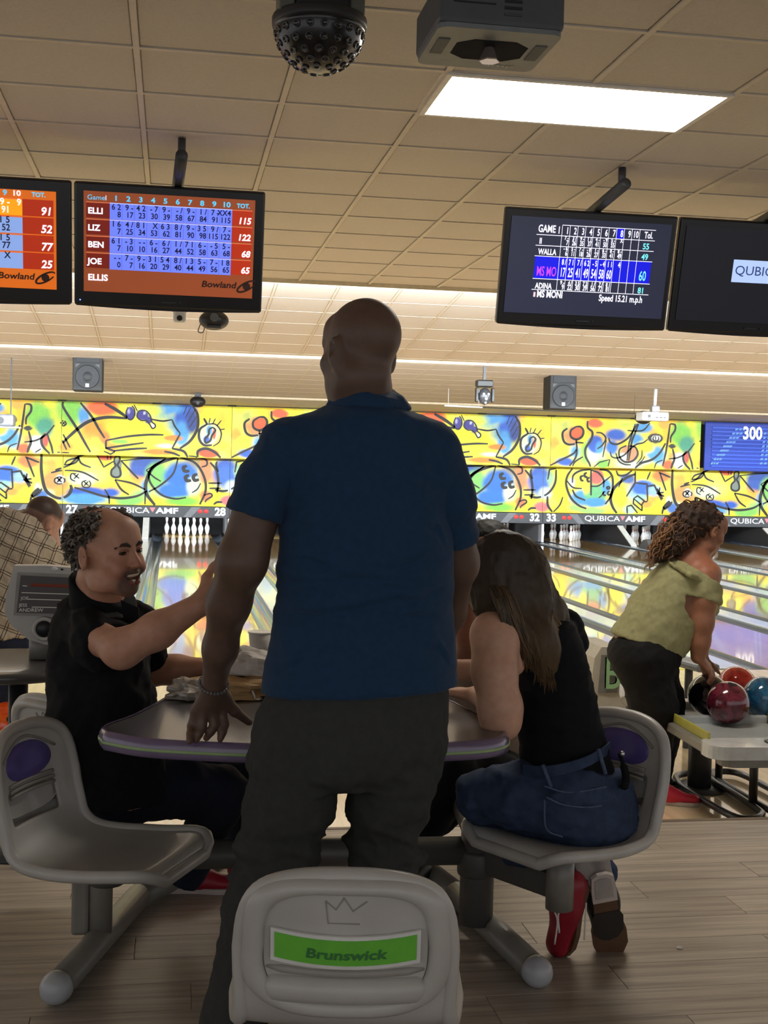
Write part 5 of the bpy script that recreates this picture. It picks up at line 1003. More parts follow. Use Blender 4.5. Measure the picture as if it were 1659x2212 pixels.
for a, b in (((70, 1310), (165, 1312)), ((62, 1293), (168, 1296)), ((48, 1279), (168, 1283)), ((50, 1264), (60, 1265))): MB().tube([kx(*a, -.019), kx(*b, -.019)], .0014, 5).build('screen_line', MATS['console_text'], ck)
MB().tube([kx(68, 1262, -.019), kx(168, 1266, -.019)], .006, 5).build('screen_row', emis('console_row', (90, 40, 30), .3), ck)
MB().lathe([(.042, 0), (.046, .006), (.042, .014), (.034, .014), (.030, .008), (.001, .008)], kx(96, 1358, -.004), 22, rotx(math.pi/2)).build('dial_ring', M_kio, ck, True); MB().lathe([(.032, .0), (.030, .006), (.001, .006)], kx(96, 1358, -.008), 20, rotx(math.pi/2)).build('dial', M_blk, ck, True)
MB().ball(kx(118, 1229, -.004), (.012, .006, .008), 12, 8).build('button', M_wht, ck); MB().ball(kx(134, 1230, -.003), (.005, .004, .004), 8, 6).build('sensor', M_blk, ck)
zt_ = W(30, 1425, cy_)[2]
MB().tube([(k0[0]+.01, cy_+.05, zt_), (k0[0]+.01, cy_+.05, W(95, 1388, cy_)[2]+.02)], .05, 14).build('neck', M_hood_d, ck, True)
rt_ = thing('side_table', 'round dark side table under the bowler console', 'table', (k0[0]-.06, cy_-.02, S))
c_ = (k0[0]-.10, cy_+.0, 0)
MB().lathe([(.30, zt_-.04), (.315, zt_-.035), (.32, zt_-.02), (.315, zt_-.006), (.30, zt_-.003), (.001, zt_-.003)], c_, 40).build('tabletop', mat('side_table_grey', (72, 70, 70), .3, coat=.3), rt_, True)
MB().tube([(c_[0]+.03, c_[1], S+.01), (c_[0]+.03, c_[1], zt_-.04)], .035, 14).build('post', M_blk, rt_, True); MB().lathe([(.15, S+.001), (.15, S+.012), (.04, S+.03)], (c_[0]+.03, c_[1], 0), 24).build('foot', M_dgr, rt_, True)
ball(14, 1565, 6.2, 'orange bowling ball with finger holes on the rack behind the chairs', (226, 70, 10), (240, 104, 30), ((-60, 10), (-75, 24)))
ball(-14, 1528, 6.55, 'dark bowling ball behind the orange one', (26, 18, 20), (60, 24, 28))
ob = W(14, 1565, 6.2); zr = ob[2]-.108
r2 = thing('ball_rack', 'small grey ball rack under the orange bowling ball', 'ball rack', (ob[0]-.1, 6.3, 0))
MB().box((ob[0]-.12, 6.35, zr-.016), (.46, .8, .03), bev=.01).build('tray', M_tray, r2)
for px in (10, 75): q = W(px, 1700, 6.0); MB().tube([(q[0], 6.05, .01), (q[0]+.04*(1 if px < 40 else -1), 6.1, zr-.03)], .028, 12).build('leg', M_tube, r2, True)
for dy in (0, .35): MB().tube([W(-30, 1700, 6.0)*np.array([1, 1, 0])+np.array([0, dy, .03]), W(110, 1700, 6.0)*np.array([1, 1, 0])+np.array([0, dy, .03])], .02, 10).build('foot_tube', M_loop, r2, True)
# crumb of paper on the floor
q = Wz(1468, 2047, S+.004); tag(crumple('paper_scrap', (q[0], q[1], S+.002), (.010, .007, .004), M_pap, None, 4, 10), 'tiny white scrap of paper on the plank floor', 'scrap')
# ================================================================ people: bodies as one smooth surface each, clothes and hair as children
class Fig:
    """collects soft shapes; the union is sampled on a grid and skinned (surface nets)"""
    def __init__(s): s.p = []
    def cap(s, a, b, ra, rb=None, k=.03, tag='skin', flat=None):
        """tapered capsule; flat=(axis, factor) squeezes it along that direction"""
        s.p.append(('cap', np.asarray(a, float), np.asarray(b, float), ra, ra if rb is None else rb, k, tag, flat)); return s
    def ell(s, c, r, R=None, k=.02, tag='skin', op='u'):
        s.p.append(('ell', np.asarray(c, float), np.asarray([r]*3 if np.isscalar(r) else r, float), None if R is None else np.asarray(R), k, tag, op)); return s
    def stack(s, O, axis, side, levels, k=.03, tag='skin'):
        """stack of elliptic cross-sections along an axis: levels (t, off_side, off_front, r_side, r_front)"""
        ax = np.asarray(axis, float); ax = ax/np.linalg.norm(ax); sd = np.asarray(side, float); sd = sd-ax*(sd@ax); sd /= np.linalg.norm(sd); fr = np.cross(ax, sd)
        s.p.append(('stack', np.asarray(O, float), ax, sd, fr, np.array(sorted(levels), float), k, tag)); return s
    def chain(s, pts, radii, k=.03, tag='skin', flat=None):
        for i in range(len(pts)-1): s.cap(pts[i], pts[i+1], radii[i], radii[i+1], k, tag, flat)
        return s
def _bb(p):
    if p[0] == 'cap': r = max(p[3], p[4]); return np.minimum(p[1], p[2])-r, np.maximum(p[1], p[2])+r
    if p[0] == 'ell': r = p[2].max(); return p[1]-r, p[1]+r
    O, ax, sd, fr, L = p[1:6]; P = np.array([O+ax*l[0]+sd*(l[1]+a*l[3])+fr*(l[2]+b*l[4]) for l in L for a in (-1, 1) for b in (-1, 1)]); return P.min(0), P.max(0)
def _dist(p, X, Y, Z, grow):
    if p[0] == 'cap':
        a, b, ra, rb, flat = p[1], p[2], p[3]+grow, p[4]+grow, p[7]; d = b-a; L2 = d@d+1e-12
        px, py, pz = X-a[0], Y-a[1], Z-a[2]; t = np.clip((px*d[0]+py*d[1]+pz*d[2])/L2, 0, 1)
        qx, qy, qz = px-t*d[0], py-t*d[1], pz-t*d[2]
        if flat is not None:
            n = np.asarray(flat[0], float); n = n/np.linalg.norm(n); f = 1/flat[1]-1; c = (qx*n[0]+qy*n[1]+qz*n[2])*f; qx, qy, qz = qx+c*n[0], qy+c*n[1], qz+c*n[2]
            return (np.sqrt(qx*qx+qy*qy+qz*qz)-(ra+(rb-ra)*t))*min(1, flat[1]*1.2)
        return np.sqrt(qx*qx+qy*qy+qz*qz)-(ra+(rb-ra)*t)
    if p[0] == 'ell':
        c, r, R = p[1], p[2]+grow, p[3]; px, py, pz = X-c[0], Y-c[1], Z-c[2]
        if R is not None: px, py, pz = (R[0, 0]*px+R[1, 0]*py+R[2, 0]*pz), (R[0, 1]*px+R[1, 1]*py+R[2, 1]*pz), (R[0, 2]*px+R[1, 2]*py+R[2, 2]*pz)
        k0 = np.sqrt((px/r[0])**2+(py/r[1])**2+(pz/r[2])**2); k1 = np.sqrt((px/r[0]**2)**2+(py/r[1]**2)**2+(pz/r[2]**2)**2)+1e-9
        return k0*(k0-1)/k1
    O, ax, sd, fr, L = p[1:6]; px, py, pz = X-O[0], Y-O[1], Z-O[2]
    t = px*ax[0]+py*ax[1]+pz*ax[2]; u = px*sd[0]+py*sd[1]+pz*sd[2]; v = px*fr[0]+py*fr[1]+pz*fr[2]
    sh = t.shape; T = t.ravel(); a = np.interp(T, L[:, 0], L[:, 1]).reshape(sh); b = np.interp(T, L[:, 0], L[:, 2]).reshape(sh); rs = np.interp(T, L[:, 0], L[:, 3]).reshape(sh)+grow; rf = np.interp(T, L[:, 0], L[:, 4]).reshape(sh)+grow
    u, v = u-a, v-b; k0 = np.sqrt((u/rs)**2+(v/rf)**2); k1 = np.sqrt((u/rs**2)**2+(v/rf**2)**2)+1e-6
    d = np.where(k0 < 1e-4, -np.minimum(rs, rf), k0*(k0-1)/k1)
    return np.maximum(d, np.maximum(L[0, 0]-grow-t, t-L[-1, 0]-grow))
def field(prims, lo, hi, h, grow=0., cuts=(), noise=None):
    lo = np.asarray(lo, float); hi = np.asarray(hi, float); n = np.ceil((hi-lo)/h).astype(int)+1; D = np.full(n, .3, np.float32)
    ax = [lo[i]+h*np.arange(n[i]) for i in range(3)]
    for p in prims:
        a, b = _bb(p); kk = {'cap': 5, 'ell': 4, 'stack': 6}[p[0]]; k = p[kk]; m = grow+k+3*h
        i0 = np.maximum(np.floor((a-m-lo)/h).astype(int), 0); i1 = np.minimum(np.ceil((b+m-lo)/h).astype(int)+1, n)
        if np.any(i1 <= i0): continue
        sl = tuple(slice(i0[i], i1[i]) for i in range(3)); X, Y, Z = np.meshgrid(*[ax[i][sl[i]].astype(np.float32) for i in range(3)], indexing='ij', sparse=True)
        X, Y, Z = np.broadcast_arrays(X, Y, Z); d = _dist(p, X, Y, Z, grow).astype(np.float32); o = D[sl]
        if p[0] == 'ell' and p[6] == 's':
            hh = np.clip(.5-.5*(o+d)/k, 0, 1); D[sl] = o+(-d-o)*hh+k*hh*(1-hh)
        else:
            hh = np.clip(.5+.5*(d-o)/k, 0, 1); D[sl] = d*(1-hh)+o*hh-k*hh*(1-hh)
    if cuts:
        X, Y, Z = np.meshgrid(*[x.astype(np.float32) for x in ax], indexing='ij', sparse=True)
        for c in cuts:                       # keep the side the normal points away from
            D = np.maximum(D, c(X, Y, Z) if callable(c) else ((X-c[0][0])*c[1][0]+(Y-c[0][1])*c[1][1]+(Z-c[0][2])*c[1][2]))
    return D, lo
def nets(D, lo, h):
    s = D < 0; n = np.array(D.shape)
    c = s[:-1, :-1, :-1].astype(np.int8); cnt = np.zeros(n-1, np.int8)
    for dx in (0, 1):
        for dy in (0, 1):
            for dz in (0, 1): cnt += s[dx:n[0]-1+dx, dy:n[1]-1+dy, dz:n[2]-1+dz]
    act = (cnt > 0) & (cnt < 8); I = np.argwhere(act)
    if not len(I): return np.zeros((0, 3)), np.zeros((0, 4), int)
    idx = np.full(n-1, -1, np.int64); idx[act] = np.arange(len(I))
    acc = np.zeros((len(I), 3)); w = np.zeros(len(I)); cor = [(a, b, c_) for a in (0, 1) for b in (0, 1) for c_ in (0, 1)]
    val = {c_: D[I[:, 0]+c_[0], I[:, 1]+c_[1], I[:, 2]+c_[2]].astype(float) for c_ in cor}
    for a in cor:
        for ax in range(3):
            if a[ax]: continue
            b = list(a); b[ax] = 1; b = tuple(b); va, vb = val[a], val[b]; m = (va < 0) != (vb < 0); t = np.where(m, va/np.where(m, va-vb, 1), 0)
            P = np.tile(np.array(a, float), (len(I), 1)); P[:, ax] += t; acc += P*m[:, None]; w += m
    V = lo+h*(I+acc/np.maximum(w, 1)[:, None]); Q = []
    for ax in range(3):
        o1, o2 = [(1, 2), (2, 0), (0, 1)][ax]; sl0 = [slice(1, n[k]-1) for k in range(3)]; sl0[ax] = slice(0, n[ax]-1); sl1 = list(sl0); sl1[ax] = slice(1, n[ax])
        A = s[tuple(sl0)]; B = s[tuple(sl1)]; E = np.argwhere(A != B)
        if not len(E): continue
        base = E+np.array([0 if k == ax else 1 for k in range(3)]); fl = A[tuple(E.T)]
        def ci(d1, d2): q = base.copy(); q[:, o1] -= d1; q[:, o2] -= d2; return idx[tuple(q.T)]
        q = np.stack([ci(1, 1), ci(0, 1), ci(0, 0), ci(1, 0)], 1); q[~fl] = q[~fl][:, ::-1]; Q.append(q)
    Q = np.concatenate(Q); Q = Q[(Q >= 0).all(1)]; return V, Q
def relax(V, Q, it=2, lam=.5):
    if not len(Q): return V
    e = np.concatenate([Q[:, [0, 1]], Q[:, [1, 2]], Q[:, [2, 3]], Q[:, [3, 0]]]); e = np.concatenate([e, e[:, ::-1]]); cnt = np.bincount(e[:, 0], minlength=len(V)).astype(float)
    for k in range(it*2):
        S_ = np.stack([np.bincount(e[:, 0], V[e[:, 1], i], len(V)) for i in range(3)], 1)/np.maximum(cnt, 1)[:, None]; V = V+(S_-V)*(lam if k % 2 == 0 else -lam*.98)
    return V
def vnormals(V, Q):
    fn = np.cross(V[Q[:, 2]]-V[Q[:, 0]], V[Q[:, 3]]-V[Q[:, 1]]); N = np.zeros_like(V)
    for k in range(4): N += np.stack([np.bincount(Q[:, k], fn[:, i], len(V)) for i in range(3)], 1)
    return N/(np.linalg.norm(N, axis=1)[:, None]+1e-12)
def skin_mesh(prims, h=.01, fine=(), grow=0., cuts=(), it=2):
    """surface of the union; fine=[(lo, hi, h)] boxes are sampled more densely and replace the coarse surface there"""
    a = np.min([_bb(p)[0] for p in prims], 0)-grow-.03; b = np.max([_bb(p)[1] for p in prims], 0)+grow+.03
    D, lo = field(prims, a, b, h, grow, cuts); V, Q = nets(D, lo, h); V = relax(V, Q, it); Vs, Qs, n = [], [], 0
    if fine:
        ctr = V[Q].mean(1); keep = np.ones(len(Q), bool)
        for (fl, fh, hh) in fine: keep &= ~np.all((ctr > np.asarray(fl)+h*.75) & (ctr < np.asarray(fh)-h*.75), 1)
        Q = Q[keep]
    Vs.append(V); Qs.append(Q); n = len(V)
    for (fl, fh, hh) in fine:
        D, lo = field(prims, fl, fh, hh, grow, cuts); v, q = nets(D, lo, hh); v = relax(v, q, it); Vs.append(v); Qs.append(q+n); n += len(v)
    V = np.concatenate(Vs); Q = np.concatenate(Qs); used = np.unique(Q); mp = np.full(len(V), -1); mp[used] = np.arange(len(used)); return V[used], mp[Q]
def wrinkle(V, Q, amp, freq, seed, stretch=(1, 1, 1), n=14, sharp=True, mask=None):
    rg = np.random.default_rng(seed); N = vnormals(V, Q); k = rg.normal(size=(n, 3))*np.array(stretch); k *= (freq*rg.uniform(.6, 1.6, n)/np.linalg.norm(k, axis=1))[:, None]; ph = rg.uniform(0, 6.28, n); wob = np.sin(V @ (rg.normal(size=(3, 3))*freq*.35).T)*.8
    f = np.zeros(len(V))
    for i in range(n):
        s = np.sin(V @ k[i]+ph[i]+wob[:, i % 3]*1.6); f += (1-np.abs(s))**2 if sharp else s
    f = (f-f.mean())/(f.std()+1e-9)*amp
    if mask is not None: f *= mask(V)
    return V+N*f[:, None]
def nmesh(name, V, Q, m, parent, smooth=True, col=None):
    off = base_of(parent) if parent else np.zeros(3); me = bpy.data.meshes.new(name); V = np.asarray(V, np.float32)-off.astype(np.float32)
    me.vertices.add(len(V)); me.vertices.foreach_set('co', V.astype(np.float32).ravel()); Q = np.asarray(Q, np.int32)
    me.loops.add(Q.size); me.loops.foreach_set('vertex_index', Q.ravel()); me.polygons.add(len(Q)); k = Q.shape[1]
    me.polygons.foreach_set('loop_start', np.arange(len(Q), dtype=np.int32)*k); me.update(calc_edges=True); me.validate()
    if col is not None:
        a = me.color_attributes.new('Col', 'FLOAT_COLOR', 'POINT'); c = np.ones((len(V), 4), np.float32); c[:, :3] = col; a.data.foreach_set('color', c.ravel())
    return link(name, me, m, parent, smooth)
def strands(curves, radii, cols, seg=5):
    """many thin tubes in one mesh, with one colour per strand"""
    mb = MB(); C = []
    for P, r, c in zip(curves, radii, cols):
        n0 = mb.n; mb.tube(P, r, seg, caps=False); C.append(np.tile(np.asarray(lin(c)), (mb.n-n0, 1)))
    V = np.concatenate(mb.V); return V, np.array(mb.F), np.concatenate(C)
def unit(v): v = np.asarray(v, float); return v/np.linalg.norm(v)
def frame(fwd, up=(0, 0, 1)):
    """columns: right-hand side of the head, forward, up"""
    f = unit(fwd); u = np.asarray(up, float); u = unit(u-f*(u@f)); return np.stack([np.cross(f, u), f, u], 1)
def head(fig, c, fwd, up, s=1.0, jaw=1.0, smile=False, nose=1.0, ears=True):
    """skull, face and ears round the point between the ears; returns the local-to-world map"""
    R = frame(fwd, up); c = np.asarray(c, float); L = lambda x, y, z: c+R @ (np.array([x, y, z])*s)
    E = lambda p, r, k=.015, op='u', Rl=None: fig.ell(L(*p), np.array(r)*s, R if Rl is None else R @ Rl, k*s, 'head', op)
    C = lambda a, b, ra, rb, k=.012: fig.cap(L(*a), L(*b), ra*s, rb*s, k*s, 'head')
    E((0, -.014, .034), (.077, .097, .086), .02); E((0, .030, -.03), (.064, .064, .080), .03); E((0, .040, -.082), (.047*jaw, .046, .036), .03); E((0, .068, -.108), (.024*jaw, .02, .019), .025)
    for sx in (-1, 1):
        E((sx*.044, .058, -.032), (.024, .024, .022), .02); E((sx*.053, .005, -.085), (.018*jaw, .035, .024), .03)
    C((-.036, .078, .016), (.036, .078, .016), .013, .013, .016); E((0, .066, .05), (.052, .03, .04), .03)
    C((0, .086, .008), (0, .108*nose, -.036), .008, .0125, .010); 
    for sx in (-1, 1):
        E((sx*.012, .099, -.040), (.009, .011, .008), .006); E((sx*.031, .098, -.003), (.017, .014, .012), .012, 's'); E((sx*.031, .0775, -.004), (.016, .013, .010), .008)
    if smile:
        E((0, .099, -.0735), (.033, .022, .0165), .007, 's')
        for sx in (-1, 1): E((sx*.040, .076, -.050), (.020, .017, .018), .012); C((sx*.010, .0955, -.0875), (sx*.026, .083, -.078), .006, .005, .006); C((sx*.004, .0995, -.058), (sx*.028, .083, -.061), .0055, .005, .006)
    else: C((-.021, .090, -.066), (.021, .090, -.066), .006, .006, .008); C((-.018, .090, -.077), (.018, .090, -.077), .007, .007, .008)
    if ears:
        for sx in (-1, 1):
            E((sx*.083, -.014, -.010), (.011, .022, .035), .006, 'u', rotz(sx*-.5)); E((sx*.093, -.006, -.006), (.007, .011, .019), .004, 's', rotz(sx*-.5))
    return L, R
M_eye = mat('eye_white', (226, 220, 212), .2, noise=0); M_iris = mat('eye_dark', (40, 28, 20), .2, noise=0); M_teeth = mat('teeth', (226, 214, 192), .25, noise=.03)
def skin_mat(name, rgb, rough=.48): return mat(name, None, rough, noise=.10, scale=40, attr='Col', bump=.06, bscale=260, spec=.4)
def hand(fig, wrist, fdir, palm_n, thumb_side, curl=(.4, .4, .4, .4), spread=.12, s=1.0, thumb_out=.7, k=.008, lens=(1, 1, 1, 1)):
    """palm, four unequal jointed fingers and a thumb leaving the side of the palm; palm_n points out of the palm"""
    w = np.asarray(wrist, float); f = unit(fdir); n = np.asarray(palm_n, float); n = unit(n-f*(n@f)); sd = np.cross(f, n)*(1 if thumb_side > 0 else -1)
    pl = .088*s; root = []
    for i, o in enumerate((.030, .010, -.011, -.030)): root.append(w+f*pl*(1.0-.05*abs(i-1.2))+sd*o*s)
    for i in range(4): fig.cap(w+sd*(.016-.011*i)*s+f*.01*s, root[i], .017*s, .0125*s, .014, 'hand')
    L = ((.044, .027, .021), (.049, .030, .022), (.045, .028, .021), (.034, .021, .019)); tips = []
    for i in range(4):
        d = unit(f+sd*spread*(1.5-i)*.7); p = root[i]; a = curl[i]*.55
        for j in range(3):
            dd = d*math.cos(a)+n*math.sin(a); q = p+dd*L[i][j]*s*lens[i]; r0 = (.0102, .0092, .0084)[j]*s; fig.cap(p, q, r0, r0*.92, k, 'hand'); p = q; a += curl[i]*(.9 if j == 0 else .7)
        tips.append(p)
    t0 = w+f*.022*s+sd*.026*s; t1 = t0+unit(f*.75+sd*thumb_out+n*.25)*.042*s; t2 = t1+unit(f+sd*thumb_out*.8+n*.2)*.034*s; t3 = t2+unit(f+sd*thumb_out*.6+n*.2)*.028*s
    fig.cap(w+f*.012*s+sd*.010*s, t1, .017*s, .0135*s, .014, 'hand'); fig.cap(t1, t2, .0125*s, .0112*s, .009, 'hand'); fig.cap(t2, t3, .011*s, .009*s, .008, 'hand')
    return tips
def shrunk(fig, **by):
    out = []
    for p in fig.p:
        t = p[{'cap': 6, 'ell': 5, 'stack': 7}[p[0]]]; d = by.get(t, 0)
        if d:
            q = list(p)
            if p[0] == 'cap': q[3] -= d; q[4] -= d
            elif p[0] == 'stack': L = p[5].copy(); L[:, 3:] = np.maximum(L[:, 3:]-d, .02); q[5] = L
            p = tuple(q)
        out.append(p)
    return out
def sel(fig, *tags): return [p for p in fig.p if p[{'cap': 6, 'ell': 5, 'stack': 7}[p[0]]] in tags]
def person(name_label, loc): return thing('person', name_label, 'person', loc)
def shoe(parent, heel, toe, up, m_up, m_sole, wd=1.0, laces=True):
    """low bowling shoe: upper, sole, laces"""
    heel = np.asarray(heel, float); toe = np.asarray(toe, float); f = unit(toe-heel); u = np.asarray(up, float); u = unit(u-f*(u@f)); r = np.cross(f, u); L = np.linalg.norm(toe-heel)
    fg = Fig(); P = lambda a, b, c: heel+f*a*L+r*b*wd+u*c
    fg.cap(P(.12, 0, .045), P(.38, 0, .045), .036*wd, .036*wd, .03); fg.cap(P(.38, 0, .035), P(.85, .002, .026), .038*wd, .034*wd, .03, flat=(u, .8)); fg.cap(P(.10, 0, .06), P(.22, 0, .085), .032, .034, .03); fg.cap(P(.22, 0, .078), P(.55, 0, .045), .028, .026, .03)
    V, Q = skin_mesh(fg.p, .006, cuts=((P(0, 0, .012), -u), (P(.1, 0, .105), u))); sh = nmesh('shoe', V, Q, m_up, parent)
    out = [(.0, 0), (.02, .022), (.10, .030), (.30, .030), (.45, .032), (.65, .044), (.82, .044), (.94, .030), (1.0, .008)]; poly = [P(a, b, 0) for a, b in out]+[P(a, -b*.9, 0) for a, b in out[::-1][1:-1]]
    n = len(poly); V = poly+[p+u*.018 for p in poly]; Fc = [tuple(range(n)), tuple(range(n, 2*n))[::-1]]+[(i, n+i, n+(i+1) % n, (i+1) % n) for i in range(n)]
    mk('sole', V, Fc, m_sole, sh)
    if laces:
        lb = MB()
        for k in range(5):
            a = .36+.07*k; z = .078-.030*k/4-.004*k; lb.tube(catmull([P(a, -.022, z), P(a+.02, 0, z+.012), P(a, .022, z)], 4), .0028, 5)
        lo = lb.build('laces', mat('lace_white', (214, 208, 200), .7), sh); lo['kind'] = 'stuff'
    return sh
# ---------------------------------------------------------------- shared clothes, colours
J = W
def px_levels(rows, Y, O, axis=(0, 0, 1), grow=0.):
    """silhouette rows (y, x_left, x_right, depth radius[, depth offset]) -> stack levels along a vertical axis through O"""
    out = []
    for r in rows:
        y, xl, xr, rf = r[:4]; a, b = W(xl, y, Y), W(xr, y, Y); c = (a+b)/2; out.append((c[2]-O[2], c[0]-O[0], (r[4] if len(r) > 4 else 0.)*-1, (b[0]-a[0])/2+grow, rf+grow))
    return out
def lcut(p, n, rad):
    p = np.asarray(p, float); n = unit(n)
    def f(X, Y, Z):
        d = (X-p[0])*n[0]+(Y-p[1])*n[1]+(Z-p[2])*n[2]; r2 = (X-p[0])**2+(Y-p[1])**2+(Z-p[2])**2
        return np.where(r2 < rad*rad, d, -1.).astype(np.float32)
    return f
def flat_col(V, rgb): return np.tile(np.array(lin(rgb)), (len(V), 1))
def mixc(C, w, rgb): return C*(1-w[:, None])+np.array(lin(rgb))*w[:, None]
def gauss(V, c, r): return np.exp(-(((V-np.asarray(c))/np.asarray(r))**2).sum(1))
M_skin = skin_mat('skin', None)
M_navy = mat('polo_navy', (30, 58, 88), .85, noise=.10, scale=60, bump=.15, bscale=700, sheen=.1, spec=.2)
M_char = mat('trousers_charcoal', (58, 59, 57), .85, noise=.12, scale=50, bump=.2, bscale=500, spec=.2)
M_blkc = mat('cloth_black', (20, 20, 22), .85, noise=.15, scale=50, bump=.15, bscale=600, spec=.2)
M_denim = mat('denim_blue', (52, 66, 92), .8, noise=.28, scale=30, bump=.25, bscale=600, spec=.2)
M_shoe_r = mat('shoe_red', (150, 26, 44), .45, noise=.15); M_sole_b = mat('sole_brown', (92, 66, 46), .6, noise=.2); M_sole_w = mat('sole_white', (196, 184, 176), .5, noise=.08); M_shoe_k = mat('shoe_black', (26, 26, 28), .5)

# ================================================================ the standing man
A0 = J(775, 2350, 2.9); A0[2] = S
pa = person('bald man in a navy polo and charcoal trousers standing at the table', (A0[0], 2.9, S))
fa = Fig(); YA = 2.9
OA = J(778, 1480, YA)
tors = [(862, 742, 830, .055), (885, 700, 880, .075), (910, 645, 930, .095), (950, 618, 948, .115), (1020, 606, 962, .122), (1150, 606, 972, .125), (1300, 604, 972, .125), (1400, 585, 975, .128), (1480, 575, 972, .128), (1560, 560, 965, .128), (1640, 556, 938, .122)]
fa.stack(OA, (0, 0, 1), (1, 0, 0), px_levels(tors, YA, OA, grow=-.010), .03, 'torso')
hdc = J(779, 757, YA+.0); LA, RA = head(fa, hdc, (-.50, .86, -.02), (.02, 0, 1), .985, 1.05)
fa.cap(J(778, 790, YA+.005), J(779, 885, YA+.005), .066, .074, .03, 'neck'); fa.ell(J(784, 812, YA-.055), (.050, .030, .030), None, .05, 'neck')
# screen-left arm
sh = J(615, 972, YA); e1 = J(523, 1212, YA-.01); w1 = J(463, 1470, 3.085)
fa.chain([sh, J(566, 1065, YA-.005), e1, J(494, 1302, 2.955), J(476, 1400, 3.03), w1], [.060, .056, .054, .048, .038, .030], .03, 'arm')
wr = w1; 
kn = [J(424, 1534, 3.115), J(441, 1538, 3.11), J(459, 1537, 3.115), J(477, 1529, 3.125)]
tp = [Wz(409, 1601, ZT+.010), Wz(424, 1598, ZT+.010), Wz(446, 1594, ZT+.010), Wz(476, 1596, ZT+.010)]
md_ = [J(414, 1569, 3.118), J(436, 1570, 3.105), J(464, 1566, 3.108), J(485, 1565, 3.115)]
for i in range(4):
    fa.cap(wr+(kn[i]-wr)*.12, kn[i], .021, .0135, .014, 'hand'); fa.cap(kn[i], md_[i], .0125, .0112, .008, 'hand'); q = md_[i]+(tp[i]-md_[i])*.5+np.array([0, -.003, 0]); fa.cap(md_[i], q, .0110, .0102, .006, 'hand'); fa.cap(q, tp[i], .0102, .0088, .006, 'hand')
t1 = J(484, 1508, 3.125); t2 = J(507, 1536, 3.14); t3 = J(538, 1560, 3.172)
fa.cap(J(472, 1488, 3.10), t1, .021, .018, .014, 'hand'); fa.cap(t1, t2, .0165, .0135, .010, 'hand'); fa.cap(t2, t3, .0130, .0095, .008, 'hand')
# screen-right arm, bent forward out of sight
sr = J(938, 980, YA); er = J(985, 1215, 2.98); wrr = J(938, 1420, 3.22)
fa.chain([sr, J(968, 1080, YA+.0), er, J(965, 1320, 3.10), wrr], [.060, .055, .052, .046, .032], .03, 'arm')
hand(fa, wrr, (-.1, .55, -.8), (-.6, .3, -.5), 1, (.5, .6, .7, .8))
# legs
fa.chain([J(655, 1610, YA), J(628, 1740, YA), J(600, 1850, YA-.01), J(562, 1960, YA-.01), J(486, 2300, YA-.04)], [.100, .092, .075, .068, .05], .03, 'leg')
fa.chain([J(862, 1610, YA), J(840, 1740, YA+.01), J(829, 1850, YA+.02), J(826, 1960, YA+.03), J(815, 2310, YA+.05)], [.100, .082, .066, .062, .05], .03, 'leg')
for a_, dx in ((J(486, 2300, YA-.04), -.02), (J(815, 2310, YA+.05), .02)): fa.cap(a_, (a_[0]+dx, a_[1]+.14, S+.045), .045, .035, .03, 'foot')
bx0 = J(395, 1450, 3.0); 
V, Q = skin_mesh(shrunk(fa, torso=.022, leg=.016), .012, fine=[(hdc-np.array([.13, .15, .17]), hdc+np.array([.13, .15, .15]), .0048), ((-.02, 2.78, ZT-.01), (.30, 3.34, 1.60), .0045)])
C = flat_col(V, (98, 76, 64)); nail = sum(gauss(V, p+np.array([0, -.004, .0]), (.008,)*3) for p in tp); C = mixc(C, np.clip(nail, 0, 1)*.3, (150, 110, 96)); bd_w = np.clip(gauss(V, LA(0, .06, -.09), (.06, .05, .04))*1.2, 0, .5); C = mixc(C, bd_w, (60, 46, 40))
nmesh('body', V, Q, M_skin, pa, True, C)
fs = Fig(); shr = [(868, 736, 838, .062), (885, 694, 886, .082), (905, 642, 934, .102), (950, 612, 952, .122), (1020, 601, 966, .130), (1150, 602, 977, .134), (1300, 598, 978, .134), (1400, 578, 984, .138), (1460, 569, 986, .139), (1500, 565, 985, .140)]
fs.stack(OA, (0, 0, 1), (1, 0, 0), px_levels(shr, YA, OA), .02, 'shirt')
fs.cap(J(622, 968, YA), J(592, 1020, YA), .068, .062, .05); fs.cap(J(936, 978, YA), J(952, 1030, YA), .068, .062, .05)
def folds(V, Q, specs):
    """cloth folds: (x px, y px, half length px, tilt, width m, height m) as ridges with a trough under them on the side facing the seats"""
    N = vnormals(V, Q); d = np.zeros(len(V))
    for x, y, hl, tilt, wd_, am in specs:
        c = J(x, y, YA-.13); e = J(x+hl, y, YA-.13); L_ = e[0]-c[0]; u = (V[:, 0]-c[0])/L_; t = (V[:, 2]-(c[2]-tilt*(V[:, 0]-c[0])+.010*np.sin(u*2.6+x)))/wd_
        d += am*(np.exp(-t*t)-.9*np.exp(-(t+1.5)**2))*np.exp(-u**4)*(N[:, 1] < .3)
    return V+N*d[:, None]
FA = [(700, 1215, 75, .10, .010, .006), (860, 1205, 90, -.08, .010, .006), (780, 1245, 150, .03, .011, .007), (660, 1275, 60, .12, .009, .005), (890, 1275, 70, -.14, .010, .006), (760, 1300, 140, -.04, .012, .008), (700, 1335, 90, .08, .010, .006), (900, 1330, 70, -.10, .010, .006), (830, 1322, 80, .02, .009, .005), (640, 1420, 40, -.5, .010, .005), (950, 1400, 30, .6, .010, .005), (660, 1060, 45, -.55, .012, .005), (900, 1010, 50, .35, .012, .004), (640, 1130, 30, -.9, .010, .004), (950, 1140, 25, .9, .010, .005)]
hemc = (J(775, 1487, YA), unit(np.array([.045, 0, -1.])))
V, Q = skin_mesh(fs.p, .0075, cuts=(hemc,)); zh = J(775, 1487, YA)[2]
